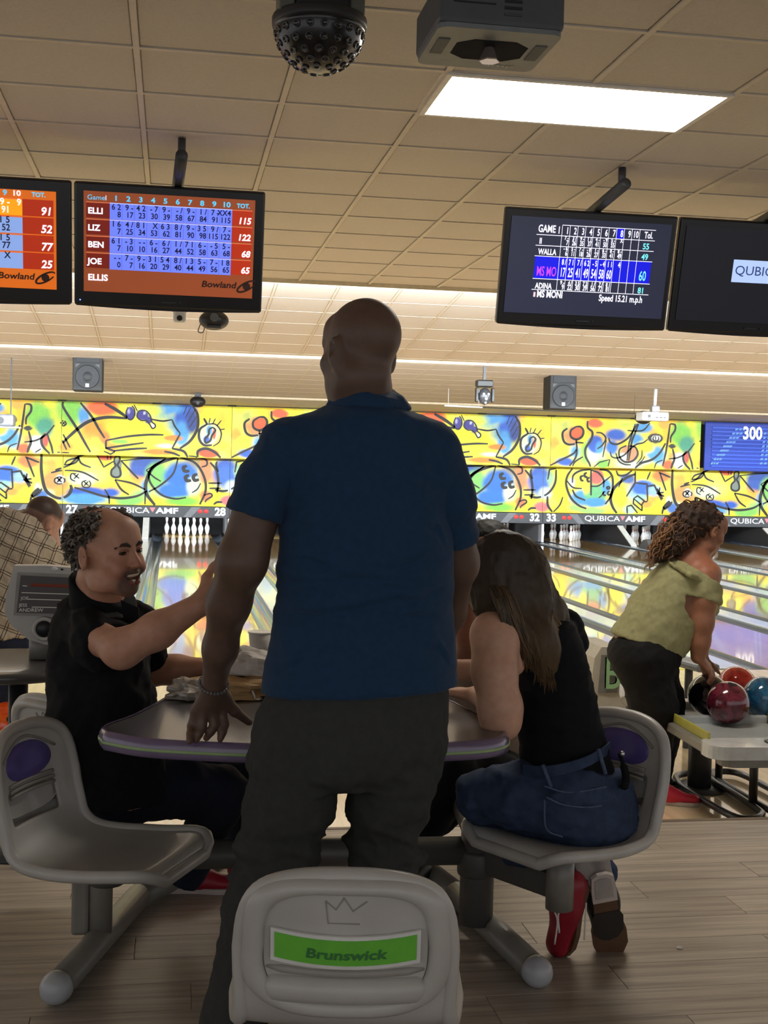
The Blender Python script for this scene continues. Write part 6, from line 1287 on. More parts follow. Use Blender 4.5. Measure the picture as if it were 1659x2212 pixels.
hemm = lambda V: smooth01((V[:, 2]-zh-.012)/.05)
V = wrinkle(V, Q, .0016, 22, 3, (.5, .5, 1.6), mask=hemm); V = folds(V, Q, FA); V = V+vnormals(V, Q)*(.0022*(1-smooth01((V[:, 2]+.045*V[:, 0]-zh-.045*J(775, 1487, YA)[0]-.030)/.004)))[:, None]
nmesh('polo_shirt', V, Q, M_navy, pa)
dl = unit(J(530, 1180, YA)-J(560, 1075, YA)); dr = unit(J(982, 1230, YA+.06)-J(962, 1075, YA))
for pts, rr_, cp_, dd, seed in (([J(624, 966, YA), J(575, 1052, YA-.005), J(549, 1120, YA-.006), J(541, 1150, YA-.008)], [.070, .067, .062, .062], J(548, 1114, YA), dl, 6), ([J(934, 976, YA), J(962, 1075, YA), J(977, 1165, YA+.03), J(980, 1195, YA+.04)], [.070, .064, .058, .058], J(980, 1166, YA+.03), dr, 7)):
    fv = Fig(); fv.chain(pts, rr_, .03); V, Q = skin_mesh(fv.p, .0075, cuts=((cp_, dd),)); V = wrinkle(V, Q, .0016, 30, seed); ed = (V-cp_) @ dd; V = V+vnormals(V, Q)*(.0016*smooth01((ed+.026)/.004))[:, None]; nmesh('sleeve', V, Q, M_navy, pa)
fc = Fig(); fc.stack(OA, (0, 0, 1), (1, 0, 0), px_levels([(826, 738, 848, .072, -.0), (845, 727, 862, .080), (868, 712, 880, .090), (885, 700, 890, .094)], YA, OA), .02)
V, Q = skin_mesh(fc.p, .006, cuts=((J(790, 829, YA), unit((.22, -.32, 1.0))),)); V = wrinkle(V, Q, .0012, 40, 8); nmesh('collar', V, Q, M_navy, pa)
ft = Fig(); OB = J(775, 1560, YA)
ft.stack(OB, (0, 0, 1), (1, 0, 0), px_levels([(1460, 592, 960, .118), (1490, 580, 968, .126), (1540, 555, 970, .140), (1600, 547, 956, .142), (1660, 545, 932, .132), (1690, 548, 922, .10)], YA, OB), .03)
ft.chain([J(648, 1615, YA), J(626, 1740, YA), J(592, 1850, YA-.01), J(560, 1960, YA-.01), J(482, 2318, YA-.04)], [.110, .098, .084, .078, .076], .03)
ft.chain([J(858, 1615, YA), J(838, 1740, YA+.01), J(828, 1850, YA+.02), J(826, 1960, YA+.03), J(815, 2330, YA+.05)], [.112, .090, .079, .074, .072], .03)
V, Q = skin_mesh(ft.p, .008, cuts=((J(775, 1470, YA), (0, 0, 1)), ((0, 0, S+.055), (0, 0, -1))))
kz = J(600, 1840, YA)[2]; V = wrinkle(V, Q, .0022, 24, 11, (.5, .5, 1.5), mask=lambda V: smooth01((J(775, 1500, YA)[2]-V[:, 2])/.06)); V = wrinkle(V, Q, .0055, 30, 12, (.4, .3, 1.6), mask=lambda V: np.exp(-((V[:, 2]-kz)/.085)**2)); V = wrinkle(V, Q, .0035, 20, 13, (.7, .5, 1.2), mask=lambda V: np.exp(-((V[:, 2]-J(600, 1640, YA)[2])/.10)**2))
nmesh('trousers', V, Q, M_char, pa)
# bracelet
nb = MB(); ax_ = unit(w1-J(476, 1400, 3.03)); u_ = unit(np.cross(ax_, (0, 1, 0))); v_ = np.cross(ax_, u_); cB = w1+ax_*.012
for k in range(26):
    a = 2*math.pi*k/26; nb.ball(cB+(u_*math.cos(a)+v_*math.sin(a))*.0345, .0048, 8, 6)
bo = nb.build('bead_bracelet', mat('beads_grey', (98, 94, 92), .3), pa, True); bo['kind'] = 'stuff'
for a_, dx in ((J(482, 2318, YA-.04), -.02), (J(815, 2330, YA+.05), .02)): shoe(pa, (a_[0]-dx*.3, a_[1]-.08, S+.002), (a_[0]+dx, a_[1]+.20, S+.002), (0, 0, 1), M_shoe_k, M_sole_b, laces=False)

# ================================================================ the laughing seated man
pb_ = person('laughing man in a black polo seated at the table, reaching out an arm', (CH_B[0], CH_B[1], S))
fb = Fig(); hb = J(233, 1190, 3.60)
LB_, RB = head(fb, hb, (.74, -.66, .06), (-.13, .02, 1), 1.0, 1.0, smile=True)
fb.cap(hb+np.array([-.02, .03, -.05]), J(212, 1300, 3.72), .060, .078, .03, 'neck')
OBB = J(215, 1500, 3.78); sdv = unit((.74, -.67, 0))
rowsB = [(1275, 172, 258, .055), (1300, 140, 285, .08), (1345, 118, 308, .105), (1420, 106, 322, .13), (1490, 102, 334, .145), (1560, 106, 343, .155), (1640, 130, 352, .155), (1730, 158, 350, .14)]
lv = []
for y, xl, xr, rf in rowsB: a, b = W(xl, y, 3.78), W(xr, y, 3.78); c = (a+b)/2; lv.append((c[2]-OBB[2], (c[0]-OBB[0]), (b[0]-a[0])/2, rf))
fb.stack(OBB, (0, 0, 1), (1, -.15, 0), [(t, o, 0, r-.008, rf-.008) for t, o, r, rf in lv], .03, 'torso')
shn = J(180, 1352, 3.74); eln = J(262, 1402, 3.47); wrn = J(432, 1306, 3.42)
fb.chain([shn, J(215, 1380, 3.56), eln, J(340, 1362, 3.43), wrn], [.040, .042, .050, .047, .032], .03, 'arm')
hand(fb, wrn, (.85, .1, .5), (.1, 1, -.1), 1, (.3, .3, .35, .4))
shf = J(292, 1345, 3.95); elf = J(325, 1448, 4.02); wrf = J(436, 1442, 3.97)
fb.chain([shf, J(310, 1400, 4.0), elf, J(380, 1447, 4.0), wrf], [.045, .044, .046, .044, .031], .03, 'arm')
hand(fb, wrf, (.98, -.05, .08), (.1, -.2, -1), -1, (.15, .2, .25, .3), s=.95)
fb.chain([J(235, 1690, 3.82), J(480, 1712, 3.98), J(405, 1880, 3.97)], [.098, .068, .048], .03, 'leg'); fb.chain([J(285, 1680, 3.98), J(545, 1690, 4.22), J(520, 1840, 4.28)], [.098, .068, .048], .03, 'leg')
V, Q = skin_mesh(shrunk(fb, torso=.014, leg=.012), .013, fine=[(hb-np.array([.14, .14, .15]), hb+np.array([.14, .14, .16]), .0034), ((wrn[0]-.34, 3.34, wrn[2]-.22), (wrn[0]+.22, 3.56, wrn[2]+.16), .007), ((elf[0]-.06, 3.86, elf[2]-.1), (wrf[0]+.24, 4.12, elf[2]+.1), .007)])
Vl = (V-hb) @ RB; C = flat_col(V, (196, 146, 120))
gw = lambda c, r: gauss(Vl, c, r)
C = mixc(C, np.clip(gw((0, .075, .07), (.07, .06, .05))*.4, 0, .35), (206, 160, 134)); C = mixc(C, np.clip(gw((.04, .07, -.045), (.03,)*3)+gw((-.04, .07, -.045), (.03,)*3)+gw((0, .11, -.035), (.02,)*3), 0, 1)*.35, (196, 112, 92))
goat = np.clip(gw((0, .085, -.108), (.034, .04, .026))*1.5+gw((0, .1, -.056), (.036, .03, .010))*1.3+gw((.032, .08, -.082), (.014, .03, .03))*1.1+gw((-.032, .08, -.082), (.014, .03, .03))*1.1, 0, 1); C = mixc(C, goat*.85, (70, 62, 58))
C = mixc(C, np.clip(gw((0, .06, -.095), (.07, .07, .03)), 0, 1)*.25, (120, 98, 88)); lips = np.clip(gw((0, .1, -.088), (.024, .02, .007))*1.3, 0, 1); C = mixc(C, lips*.7, (150, 84, 78))
mouth = np.clip(gw((0, .09, -.0735), (.026, .014, .0095))*1.4, 0, 1); C = mixc(C, mouth, (70, 26, 24))
nmesh('body', V, Q, M_skin, pb_, True, C)
te = MB(); te.ball(LB_(0, .078, -.0655), (.028, .019, .0085), 18, 8, RB); te.build('teeth', M_teeth, pb_, True); te2 = MB(); te2.ball(LB_(0, .076, -.084), (.022, .015, .005), 14, 6, RB); te2.build('lower_teeth', M_teeth, pb_, True)
for sx_ in (-1, 1):
    MB().ball(LB_(sx_*.031, .0815, -.004), np.array([.0150, .0125, .0062]), 16, 10, RB).build('eye', M_iris, pb_, True)
    MB().tube([LB_(sx_*x, y, z) for x, y, z in ((.011, .0955, .013), (.024, .0965, .020), (.038, .091, .020), (.052, .077, .011))], [.0035, .0062, .0055, .003], 8).build('eyebrow', mat('brow_dark', (62, 50, 44), .8), pb_, True)
    MB().tube([LB_(sx_*x, y, z) for x, y, z in ((.016, .0915, .0005), (.030, .0945, .0045), (.045, .085, .0005))], .0026, 6).build('eyelid', mat('lid_skin', (150, 104, 86), .5), pb_, True)
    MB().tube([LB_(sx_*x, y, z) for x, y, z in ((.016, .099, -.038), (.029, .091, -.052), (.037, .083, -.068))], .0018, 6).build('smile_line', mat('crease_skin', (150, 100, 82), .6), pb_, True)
# curly grey hair round the sides and back, thin on top
rg = np.random.default_rng(21); cur, rad, cl = [], [], []
for i in range(1900):
    d = unit(rg.normal(size=3)); ax_s = abs(d[0])
    if i < 1500:
        if d[1] > .10+.35*(ax_s > .55)*(d[2] > .12) or d[2] < -.62: continue
        if d[1] > -.18 and d[2] < .05: continue
        if d[2] > .80 and d[1] > -.35: continue
        ln_ = .028+.018*rg.random()
    else:
        if d[2] < .5 or d[1] > .30: continue
        ln_ = .014+.012*rg.random()
    p = np.array([0, -.014, .034])+d*np.array([.077, .097, .086]); sdd = unit(np.cross(d, rg.normal(size=3))); u2 = np.cross(d, sdd); pts = []
    for t in np.linspace(0, 1, 7):
        a = t*4.5+rg.random()*.4; pts.append(LB_(*(p+d*(ln_*t*.75-.002)+(sdd*math.cos(a)+u2*math.sin(a))*.0075*min(1, t*2)-np.array([0, 0, .012])*t*t)))
    g = int(rg.integers(52, 138)); cur.append(np.array(pts)); rad.append([(.0040 if i < 1500 else .0014)]*6+[.001]); cl.append((g, g-8, g-18))
V, Q, C = strands(cur, rad, cl, 5); ho = nmesh('curly_hair', V, Q, mat('hair_strands', None, .5, noise=.15, attr='Col', spec=.4), pb_, True, C); ho['kind'] = 'stuff'
hc_ = Fig(); hc_.ell(LB_(0, -.026, .024), (.085, .096, .082), RB, .01); V, Q = skin_mesh(hc_.p, .006, cuts=((LB_(0, -.010, 0), unit(RB[:, 1]-RB[:, 2]*.35)), (LB_(0, 0, .098), unit(RB[:, 2]+RB[:, 1]*.5)))); V = wrinkle(V, Q, .004, 120, 3); nmesh('hair_base', V, Q, mat('hair_grey_base', (84, 78, 70), .8, noise=.3, scale=160), pb_)
# polo, collar, trousers
fs = Fig(); fs.stack(OBB, (0, 0, 1), (1, -.15, 0), [(t, o, 0, r+.004, rf+.004) for t, o, r, rf in lv], .02)
fs.chain([shn+np.array([0, .02, .0]), shn+(eln-shn)*.5, shn+(eln-shn)*.92], [.088, .080, .074], .04); fs.chain([shf, J(310, 1400, 4.0), elf], [.07, .064, .064], .035)
cD = unit(J(330, 1372, 3.44)-J(225, 1402, 3.52))
V, Q = skin_mesh(fs.p, .009, cuts=(lcut(shn+(eln-shn)*.74, unit(eln-shn), .15), lcut(J(322, 1430, 4.02), unit(elf-shf), .09), ((0, 0, J(215, 1742, 3.8)[2]), (0, 0, -1)), (J(215, 1283, 3.74), unit((.25, -.25, 1)))))
V = wrinkle(V, Q, .004, 15, 31, (.8, .8, 1.2)); V = wrinkle(V, Q, .0018, 45, 32); nmesh('polo_shirt', V, Q, M_blkc, pb_)
cz = Fig(); cz.cap(J(205, 1258, 3.68), J(222, 1315, 3.72), .074, .098, .02); V, Q = skin_mesh(cz.p, .007, cuts=((J(215, 1262, 3.70), unit((.50, -.45, 1))), (J(220, 1325, 3.72), (0, 0, -1)))); nmesh('collar', V, Q, M_blkc, pb_)
MB().prism([(0, 0), (.055, -.02), (.062, -.085), (.01, -.055)], .006, J(262, 1296, 3.62), (.9, -.3, 0), (0, 0, 1), (-.3, -.9, .2)).build('collar_point', M_blkc, pb_)
V, Q = skin_mesh(sel(fb, 'leg')+[('cap', J(215, 1700, 3.82), J(270, 1700, 3.98), .115, .115, .03, 'x', None)], .011, grow=.012, cuts=(((0, 0, S+.09), (0, 0, -1)),)); V = wrinkle(V, Q, .004, 22, 35); nmesh('trousers', V, Q, mat('jeans_dark', (30, 34, 46), .85, noise=.2, spec=.2), pb_)
q = Wz(352, 1925, S+.002); shoe(pb_, (q[0], q[1], S+.002), (q[0]+.27, q[1]-.02, S+.002), (0, 0, 1), M_shoe_r, M_sole_w); shoe(pb_, J(500, 1845, 4.3)*np.array([1, 1, 0])+np.array([0, 0, S+.002]), J(590, 1850, 4.38)*np.array([1, 1, 0])+np.array([.1, .05, S+.002]), (0, 0, 1), M_shoe_r, M_sole_w)
# ================================================================ the long-haired woman
pd_ = person('woman with long brown hair, black tank top and jeans leaning on the table', (CH_D[0], CH_D[1], S))
fd = Fig(); hd = J(1088, 1260, 3.42)
LD, RD = head(fd, hd, (-.72, .62, -.28), (-.12, -.05, 1), .94, .9)
fd.cap(hd+np.array([.02, -.01, -.05]), J(1118, 1345, 3.42), .048, .060, .03, 'neck')
OD = J(1200, 1500, 3.44)
rowsD = [(1318, 1108, 1196, .05), (1345, 1092, 1232, .075), (1385, 1092, 1250, .10), (1440, 1110, 1264, .108), (1510, 1120, 1282, .108), (1580, 1126, 1300, .112), (1640, 1130, 1315, .12), (1700, 1125, 1345, .125)]
lvD = px_levels(rowsD, 3.44, OD); fd.stack(OD, (0, 0, 1), (1, .25, 0), [(t, o, f, r-.006, rf-.004) for t, o, f, r, rf in lvD], .03, 'torso')
sD = J(1068, 1372, 3.30); eD = J(1082, 1560, 3.25); wD = np.array([J(1030, 1560, 3.5)[0], 3.50, ZT+.04])
fd.chain([sD, J(1068, 1450, 3.27), J(1080, 1530, 3.25), eD], [.060, .056, .053, .047], .035, 'arm'); eD2 = np.array([eD[0]+.005, eD[1]+.03, ZT+.052]); fd.chain([eD, eD2, wD], [.046, .046, .028], .03, 'arm'); fd.cap(sD, J(1150, 1375, 3.42), .055, .07, .04, 'arm')
fd.ell(J(1112, 1432, 3.32), (.03, .03, .035), None, .03, 'arm')
hand(fd, wD, (-.7, .7, .0), (0, 0, -1), -1, (.1, .15, .2, .25), s=.9)
sD2 = J(1225, 1372, 3.56); fd.chain([sD2, J(1215, 1480, 3.68), np.array([J(1150, 1560, 3.8)[0], 3.82, ZT+.05]), np.array([.80, 3.95, ZT+.045])], [.056, .05, .044, .028], .03, 'arm'); hand(fd, (.80, 3.95, ZT+.045), (-.9, .2, 0), (0, 0, -1), 1, (.1, .15, .2, .25), s=.9)
hipR = J(1215, 1745, 3.36); kneeR = J(1036, 1716, 3.46); ankR = J(1252, 1880, 3.58)
hipL = J(1250, 1740, 3.56); kneeL = J(1075, 1720, 3.72); ankL = J(1298, 1885, 3.60)
fd.chain([hipR, J(1120, 1722, 3.41), kneeR], [.092, .082, .060], .04, 'leg'); fd.chain([kneeR, J(1130, 1822, 3.56), ankR], [.058, .054, .038], .03, 'leg')
fd.chain([hipL, kneeL], [.09, .06], .04, 'leg'); fd.chain([kneeL, J(1180, 1825, 3.66), ankL], [.058, .054, .038], .03, 'leg')
hL2 = J(1262, 1890, 3.56); tL2 = J(1216, 2056, 3.60)
V, Q = skin_mesh(shrunk(fd, torso=.012, leg=.016), .012, fine=[((sD[0]-.09, 3.16, ZT-.02), (sD[0]+.14, 3.44, sD[2]+.10), .006), (hd-np.array([.14, .14, .15]), hd+np.array([.12, .12, .13]), .006)])
nmesh('body', V, Q, M_skin, pd_, True, flat_col(V, (206, 160, 134)))
ft_ = Fig(); ft_.stack(OD, (0, 0, 1), (1, .25, 0), [(t, o, f, r+.004, rf+.006) for t, o, f, r, rf in lvD], .02); ft_.cap(J(1222, 1350, 3.5), J(1228, 1390, 3.54), .05, .058, .03)
V, Q = skin_mesh(ft_.p, .0075, cuts=(((0, 0, J(1210, 1665, 3.44)[2]), (0, 0, -1)), lcut(J(1108, 1425, 3.32), unit((-.9, -.25, .10)), .135), (J(1160, 1335, 3.44), unit((-.4, .2, 1))), ))
V = wrinkle(V, Q, .0022, 30, 41, (.4, .4, 1.6)); nmesh('tank_top', V, Q, mat('tank_black', (20, 21, 26), .85, noise=.12, bump=.15, bscale=700, spec=.2), pd_)
fj = Fig(); OJ = J(1225, 1720, 3.44)
fj.stack(OJ, (0, 0, 1), (1, .12, 0), px_levels([(1630, 1146, 1318, .118), (1655, 1132, 1330, .125), (1690, 1122, 1352, .135), (1740, 1122, 1364, .150), (1780, 1135, 1360, .150), (1806, 1155, 1345, .14), (1824, 1185, 1315, .11)], 3.44, OJ), .03)
V, Q = skin_mesh(fj.p+[p for p in sel(fd, 'leg')], .0085, grow=.008, cuts=((J(1215, 1638, 3.44), unit((.22, 0, 1))),)); V = wrinkle(V, Q, .0026, 34, 43); V = wrinkle(V, Q, .0035, 16, 44); nmesh('jeans', V, Q, M_denim, pd_)
M_den2 = mat('denim_seam', (72, 88, 116), .8, noise=.25, scale=60)
wbp = [J(x, y, Y) for x, y, Y in ((1128, 1662, 3.36), (1170, 1666, 3.315), (1215, 1660, 3.295), (1262, 1646, 3.300), (1300, 1626, 3.35), (1318, 1612, 3.42))]
def bandm(name, P, hgt, thick, m):
    P = catmull(P, 6); n = len(P); d = np.array([0, 0, 1.]); V = []
    for p in P: V += [p+d*hgt/2, p-d*hgt/2, p+d*hgt/2+np.array([0, -thick, 0]), p-d*hgt/2+np.array([0, -thick, 0])]
    Fc = []
    for i in range(n-1): a, b = 4*i, 4*i+4; Fc += [(a+2, a+3, b+3, b+2), (a, a+2, b+2, b), (a+3, a+1, b+1, b+3), (a+1, a, b, b+1)]
    Fc += [(0, 1, 3, 2), (4*n-4, 4*n-2, 4*n-1, 4*n-3)]; return mk(name, V, Fc, m, pd_)
bandm('waistband', wbp, .030, .006, M_denim)
for x0, y0, x1, y1, Y in ((1172, 1652, 1190, 1700, 3.305), (1292, 1618, 1308, 1672, 3.335)): MB().tube([J(x0, y0, Y-.005), J(x1, y1, Y-.012)], .006, 6).build('belt_loop', M_den2, pd_, True)
for pl in ([(1180, 1722), (1215, 1738), (1265, 1744), (1300, 1740)], [(1176, 1728), (1180, 1790), (1215, 1808)], [(1175, 1698), (1230, 1712), (1310, 1700)]): MB().tube(catmull([J(x, y, 3.262 if y > 1715 else 3.285) for x, y in pl], 6), .0028, 6).build('pocket_seam', M_den2, pd_, True)
kc = MB(); kc.tube(catmull([J(1338, 1628, 3.36), J(1346, 1650, 3.34), J(1352, 1680, 3.34), J(1346, 1705, 3.33)], 6), [.006]*7+[.011]*6+[.013]*5+[.008], 8); kc.build('key_strap', M_blkc, pd_, True); MB().ball(J(1344, 1628, 3.345), .008, 10, 8).build('key_ring', mat('key_metal', (200, 200, 204), .2, metal=.9), pd_, True)
# shoes: one side-on, one sole towards the viewer
s1 = shoe(pd_, J(1266, 1888, 3.55), J(1212, 2062, 3.60), (-.90, -.35, -.25), M_shoe_r, M_sole_b, 1.2); s2 = shoe(pd_, J(1300, 1898, 3.52), J(1322, 2072, 3.60), (.12, .97, .05), M_shoe_k, M_sole_b, 1.25)
hh_, tt_ = J(1300, 1898, 3.52), J(1322, 2072, 3.60); f_ = unit(tt_-hh_); u_ = np.array([.12, .97, .05]); u_ = unit(u_-f_*(u_@f_)); r_ = np.cross(f_, u_)
hp = [(-.012, -.033), (.03, -.037), (.075, -.037), (.075, .037), (.03, .037), (-.012, .033), (-.022, .015), (-.022, -.015)]; MB().prism(hp, .014, hh_-u_*.013, f_, r_, u_).build('heel_block', M_sole_w, s2); hp2 = [(x*.72+.006, y*.72) for x, y in hp]; MB().prism(hp2, .003, hh_-u_*.0155, f_, r_, u_).build('heel_pad', mat('heel_pad_grey', (168, 160, 154), .7), s2)
MB().prism([(.14, -.046), (.19, -.046), (.215, -.025), (.222, .0), (.215, .025), (.19, .046), (.14, .050), (.12, .04), (.12, -.034)], .002, hh_-u_*.0022, f_, r_, u_).build('sole_wear', mat('sole_dark', (44, 38, 34), .7), s2)
for i, (pts) in enumerate(([(1204, 1925), (1196, 1960), (1204, 1990), (1198, 2040)], [(1210, 1925), (1218, 1955), (1206, 1975), (1208, 2015)], [(1266, 1950), (1264, 1990), (1262, 2030)])): MB().tube(catmull([J(x, y, 3.50) for x, y in pts], 5), .0028, 5).build('lace_end', MATS['lace_white'], s1, True)
sk = Fig(); sk.cap(J(1240, 1862, 3.57), J(1262, 1900, 3.56), .040, .036, .02); sk.cap(J(1290, 1868, 3.58), J(1300, 1905, 3.55), .040, .036, .02); V, Q = skin_mesh(sk.p, .008); nmesh('sock', V, Q, mat('sock_grey', (150, 142, 138), .9, noise=.2), pd_)
# hair: mass plus strands
fh = Fig(); fh.ell(LD(0, -.018, .036), (.090, .108, .098), RD, .02)
flow = [J(1088, 1214, 3.33), J(1125, 1300, 3.31), J(1165, 1400, 3.33), J(1196, 1470, 3.34)]; fh.chain(flow, [.088, .072, .045, .014], .05, flat=((.2, 1, 0), .6)); fh.chain([J(1054, 1246, 3.36), J(1064, 1295, 3.35), J(1110, 1345, 3.33)], [.066, .05, .03], .04); fh.chain([J(1122, 1230, 3.38), J(1185, 1330, 3.42), J(1225, 1420, 3.42)], [.07, .046, .012], .05)
V, Q = skin_mesh(fh.p, .007, cuts=(lcut(LD(0, .075, -.045), RD[:, 1], .10),))
V = wrinkle(V, Q, .0012, 90, 51, (1, 1, .08)); tcol = np.clip((J(1100, 1200, 3.4)[2]-V[:, 2])/.30, 0, 1); C = mixc(flat_col(V, (52, 42, 32)), tcol*.75, (98, 78, 52)); nmesh('hair', V, Q, mat('hair_mass', None, .5, noise=.10, scale=60, attr='Col', spec=.4, stretch=(3, 3, .3), bump=.1, bscale=140), pd_, True, C)
rg = np.random.default_rng(5); cur, rad, cl = [], [], []
for i in range(700):
    a = rg.uniform(-1, 1); b = rg.uniform(-1, 1); st = LD(.075*a, -.060-.035*rg.random(), .06+.05*rg.random()*(1-abs(a)))
    wv = rg.normal(size=2)*4; e = (a+1)/2; ex = 1092+140*e**.9+rg.normal()*9; ey = 1368+140*(1-abs(e-.72)*1.1)*rg.uniform(.75, 1.0)
    p = [st, J(1054+93*e+wv[0], 1240+8*b, 3.290+.05*abs(a)), J(1075+100*e+wv[1], 1300+10*b, 3.252+.10*e*e), J(1098+115*e+wv[0], 1375+10*b, 3.262+.10*e*e), J(ex, ey, 3.285+.10*e*e)]
    if i % 12 == 0: p[-1] = J(ex+18, ey+14, 3.30+.10*e*e)
    pts = catmull(p, 4); n = len(pts); cur.append(pts); rad.append(np.concatenate([np.full(n-4, .0032), [.0022, .0017, .001, .0004]])*rg.uniform(.7, 1.3)); k = rg.random(); lt_ = .5*rg.random()+.5*e
    cl.append(tuple(int(x) for x in (np.array((48, 38, 28))*(1-lt_)+np.array((142, 112, 72))*lt_)))
V, Q, C = strands(cur, rad, cl, 4); o = nmesh('hair_strands', V, Q, MATS['hair_strands'], pd_, True, C); o['kind'] = 'stuff'

# ================================================================ the person across the table
pe_ = person('dark-haired person in a taupe tank top across the table, hand raised', (CH_E[0], CH_E[1], S))
fe = Fig(); he = J(1052, 1205, 4.30); LE, RE = head(fe, he, (-.35, -.93, -.15), (0, 0, 1), .98)
fe.cap(he+np.array([0, .02, -.06]), J(1060, 1300, 4.36), .05, .06, .03, 'neck'); OE = J(1050, 1450, 4.40)
rowsE = [(1295, 1015, 1110, .06), (1325, 990, 1135, .085), (1380, 985, 1130, .105), (1450, 986, 1120, .11), (1530, 984, 1120, .115), (1600, 975, 1130, .125), (1650, 975, 1130, .12)]
lvE = px_levels(rowsE, 4.40, OE); fe.stack(OE, (0, 0, 1), (1, 0, 0), [(t, o, f, r-.006, rf-.006) for t, o, f, r, rf in lvE], .03, 'torso')
fe.chain([J(1012, 1345, 4.36), J(1003, 1395, 4.28), J(1008, 1428, 4.22), J(1012, 1370, 4.14), J(1010, 1318, 4.10)], [.058, .054, .048, .042, .028], .03, 'arm'); hand(fe, J(1010, 1316, 4.10), (-.25, -.1, .9), (.9, .3, .2), -1, (.7, .5, .5, .6), spread=.35, thumb_out=.9)
fe.chain([J(1110, 1345, 4.38), J(1125, 1440, 4.35), J(1090, 1530, 4.2)], [.055, .046, .03], .03, 'arm')
fe.chain([J(1015, 1660, 4.42), J(990, 1670, 4.10), J(930, 1790, 4.16)], [.085, .058, .042], .03, 'leg'); fe.chain([J(1085, 1660, 4.42), J(1080, 1670, 4.12), J(905, 1800, 4.30)], [.085, .058, .042], .03, 'leg')
V, Q = skin_mesh(shrunk(fe, torso=.012, leg=.01), .012, fine=[(J(1010, 1300, 4.1)-np.array([.14, .14, .09]), J(1010, 1300, 4.1)+np.array([.12, .12, .22]), .006)]); nmesh('body', V, Q, M_skin, pe_, True, flat_col(V, (142, 96, 74)))
fq = Fig(); fq.stack(OE, (0, 0, 1), (1, 0, 0), [(t, o, f, r+.004, rf+.006) for t, o, f, r, rf in lvE], .02); V, Q = skin_mesh(fq.p+[p for p in sel(fe, 'leg')][:1], .010, grow=.002, cuts=(((0, 0, J(1040, 1425, 4.4)[2]), (0, 0, 1)),)); V = wrinkle(V, Q, .003, 34, 61, (.3, .3, 1.7)); nmesh('tank_top', V, Q, mat('dress_taupe', (128, 112, 98), .85, noise=.12, spec=.2), pe_)
fq = Fig(); fq.ell(LE(0, -.02, .04), (.088, .108, .094), RE, .02); fq.cap(LE(0, -.06, .0), LE(0, -.07, -.12), .08, .05, .03); V, Q = skin_mesh(fq.p, .008, cuts=(lcut(LE(0, .075, -.03), RE[:, 1], .12),)); V = wrinkle(V, Q, .0012, 120, 62, (1, .2, .2)); nmesh('hair', V, Q, mat('hair_black', (24, 22, 22), .6, noise=.3, scale=80, spec=.25), pe_)
V, Q = skin_mesh(sel(fe, 'leg'), .011, grow=.008); V = wrinkle(V, Q, .002, 30, 63); nmesh('leggings', V, Q, M_blkc, pe_)
shoe(pe_, J(925, 1806, 4.24)*np.array([1, 1, 0])+np.array([0, 0, S+.002]), J(880, 1815, 4.1)*np.array([1, 1, 0])+np.array([-.10, -.14, S+.002]), (0, 0, 1), M_shoe_k, M_sole_w); shoe(pe_, J(905, 1800, 4.38)*np.array([1, 1, 0])+np.array([0, 0, S+.002]), J(870, 1800, 4.3)*np.array([1, 1, 0])+np.array([-.12, -.1, S+.002]), (0, 0, 1), M_shoe_k, M_sole_w)

# ================================================================ the woman at the ball rack
YF = 6.12
f0 = Wz(1440, 1775, 0)
pf_ = person('curly-haired woman in an olive off-shoulder top stooping over the ball rack', (J(1420, 1700, YF)[0], YF, 0))
ff = Fig(); hf = J(1527, 1143, YF+.02); LF, RF = head(ff, hf, (.92, .22, -.30), (.20, 0, .95), 1.0, 1.05)
nb0 = J(1492, 1216, YF); ff.cap(hf+np.array([-.02, 0, -.06]), nb0, .055, .075, .03, 'neck')
pel = J(1394, 1398, YF); axF = unit(nb0-pel); LT = np.linalg.norm(nb0-pel)
lvF = [(-.10, 0, 0, .180, .165), (.0, 0, 0, .190, .170), (.10, .01, 0, .188, .172), (.20, .01, 0, .186, .172), (.30, .012, 0, .178, .165), (LT-.11, .012, 0, .158, .15), (LT-.04, .012, 0, .120, .12), (LT+.02, .01, 0, .075, .075)]
ff.stack(pel, axF, (1, 0, .45), [(t, o, f, r-.008, rf-.008) for t, o, f, r, rf in lvF], .03, 'torso')
ff.cap(nb0, J(1528, 1240, YF-.07), .075, .07, .04, 'neck'); ff.cap(nb0, J(1528, 1240, YF+.10), .07, .07, .04, 'neck'); sF = J(1524, 1246, YF-.10); eF = J(1517, 1345, YF-.12); wF = J(1508, 1418, YF-.10)
ff.chain([sF, J(1522, 1295, YF-.12), eF, J(1512, 1385, YF-.11), wF], [.070, .063, .056, .050, .038], .03, 'arm'); hand(ff, wF, (.72, .0, -.69), (-.6, .5, -.6), 1, (.45, .5, .55, .6), s=.98, thumb_out=.5)
sF2 = J(1522, 1250, YF+.18); ff.chain([sF2, J(1515, 1340, YF+.22), J(1515, 1420, YF+.22)], [.066, .054, .036], .03, 'arm'); hand(ff, J(1515, 1420, YF+.22), (.45, -.1, -.88), (-.75, -.5, -.3), -1, (.6, .6, .7, .8))
ff.chain([J(1388, 1425, YF-.06), J(1412, 1525, YF-.06), J(1417, 1600, YF-.05), J(1415, 1722, YF-.02)], [.135, .108, .072, .038], .04, 'leg'); ff.chain([J(1402, 1425, YF+.10), J(1430, 1525, YF+.12), J(1432, 1600, YF+.16), J(1428, 1700, YF+.30)], [.135, .105, .072, .038], .04, 'leg')
ff.cap(J(1415, 1722, YF-.02), J(1440, 1752, YF-.04), .036, .034, .02, 'foot')
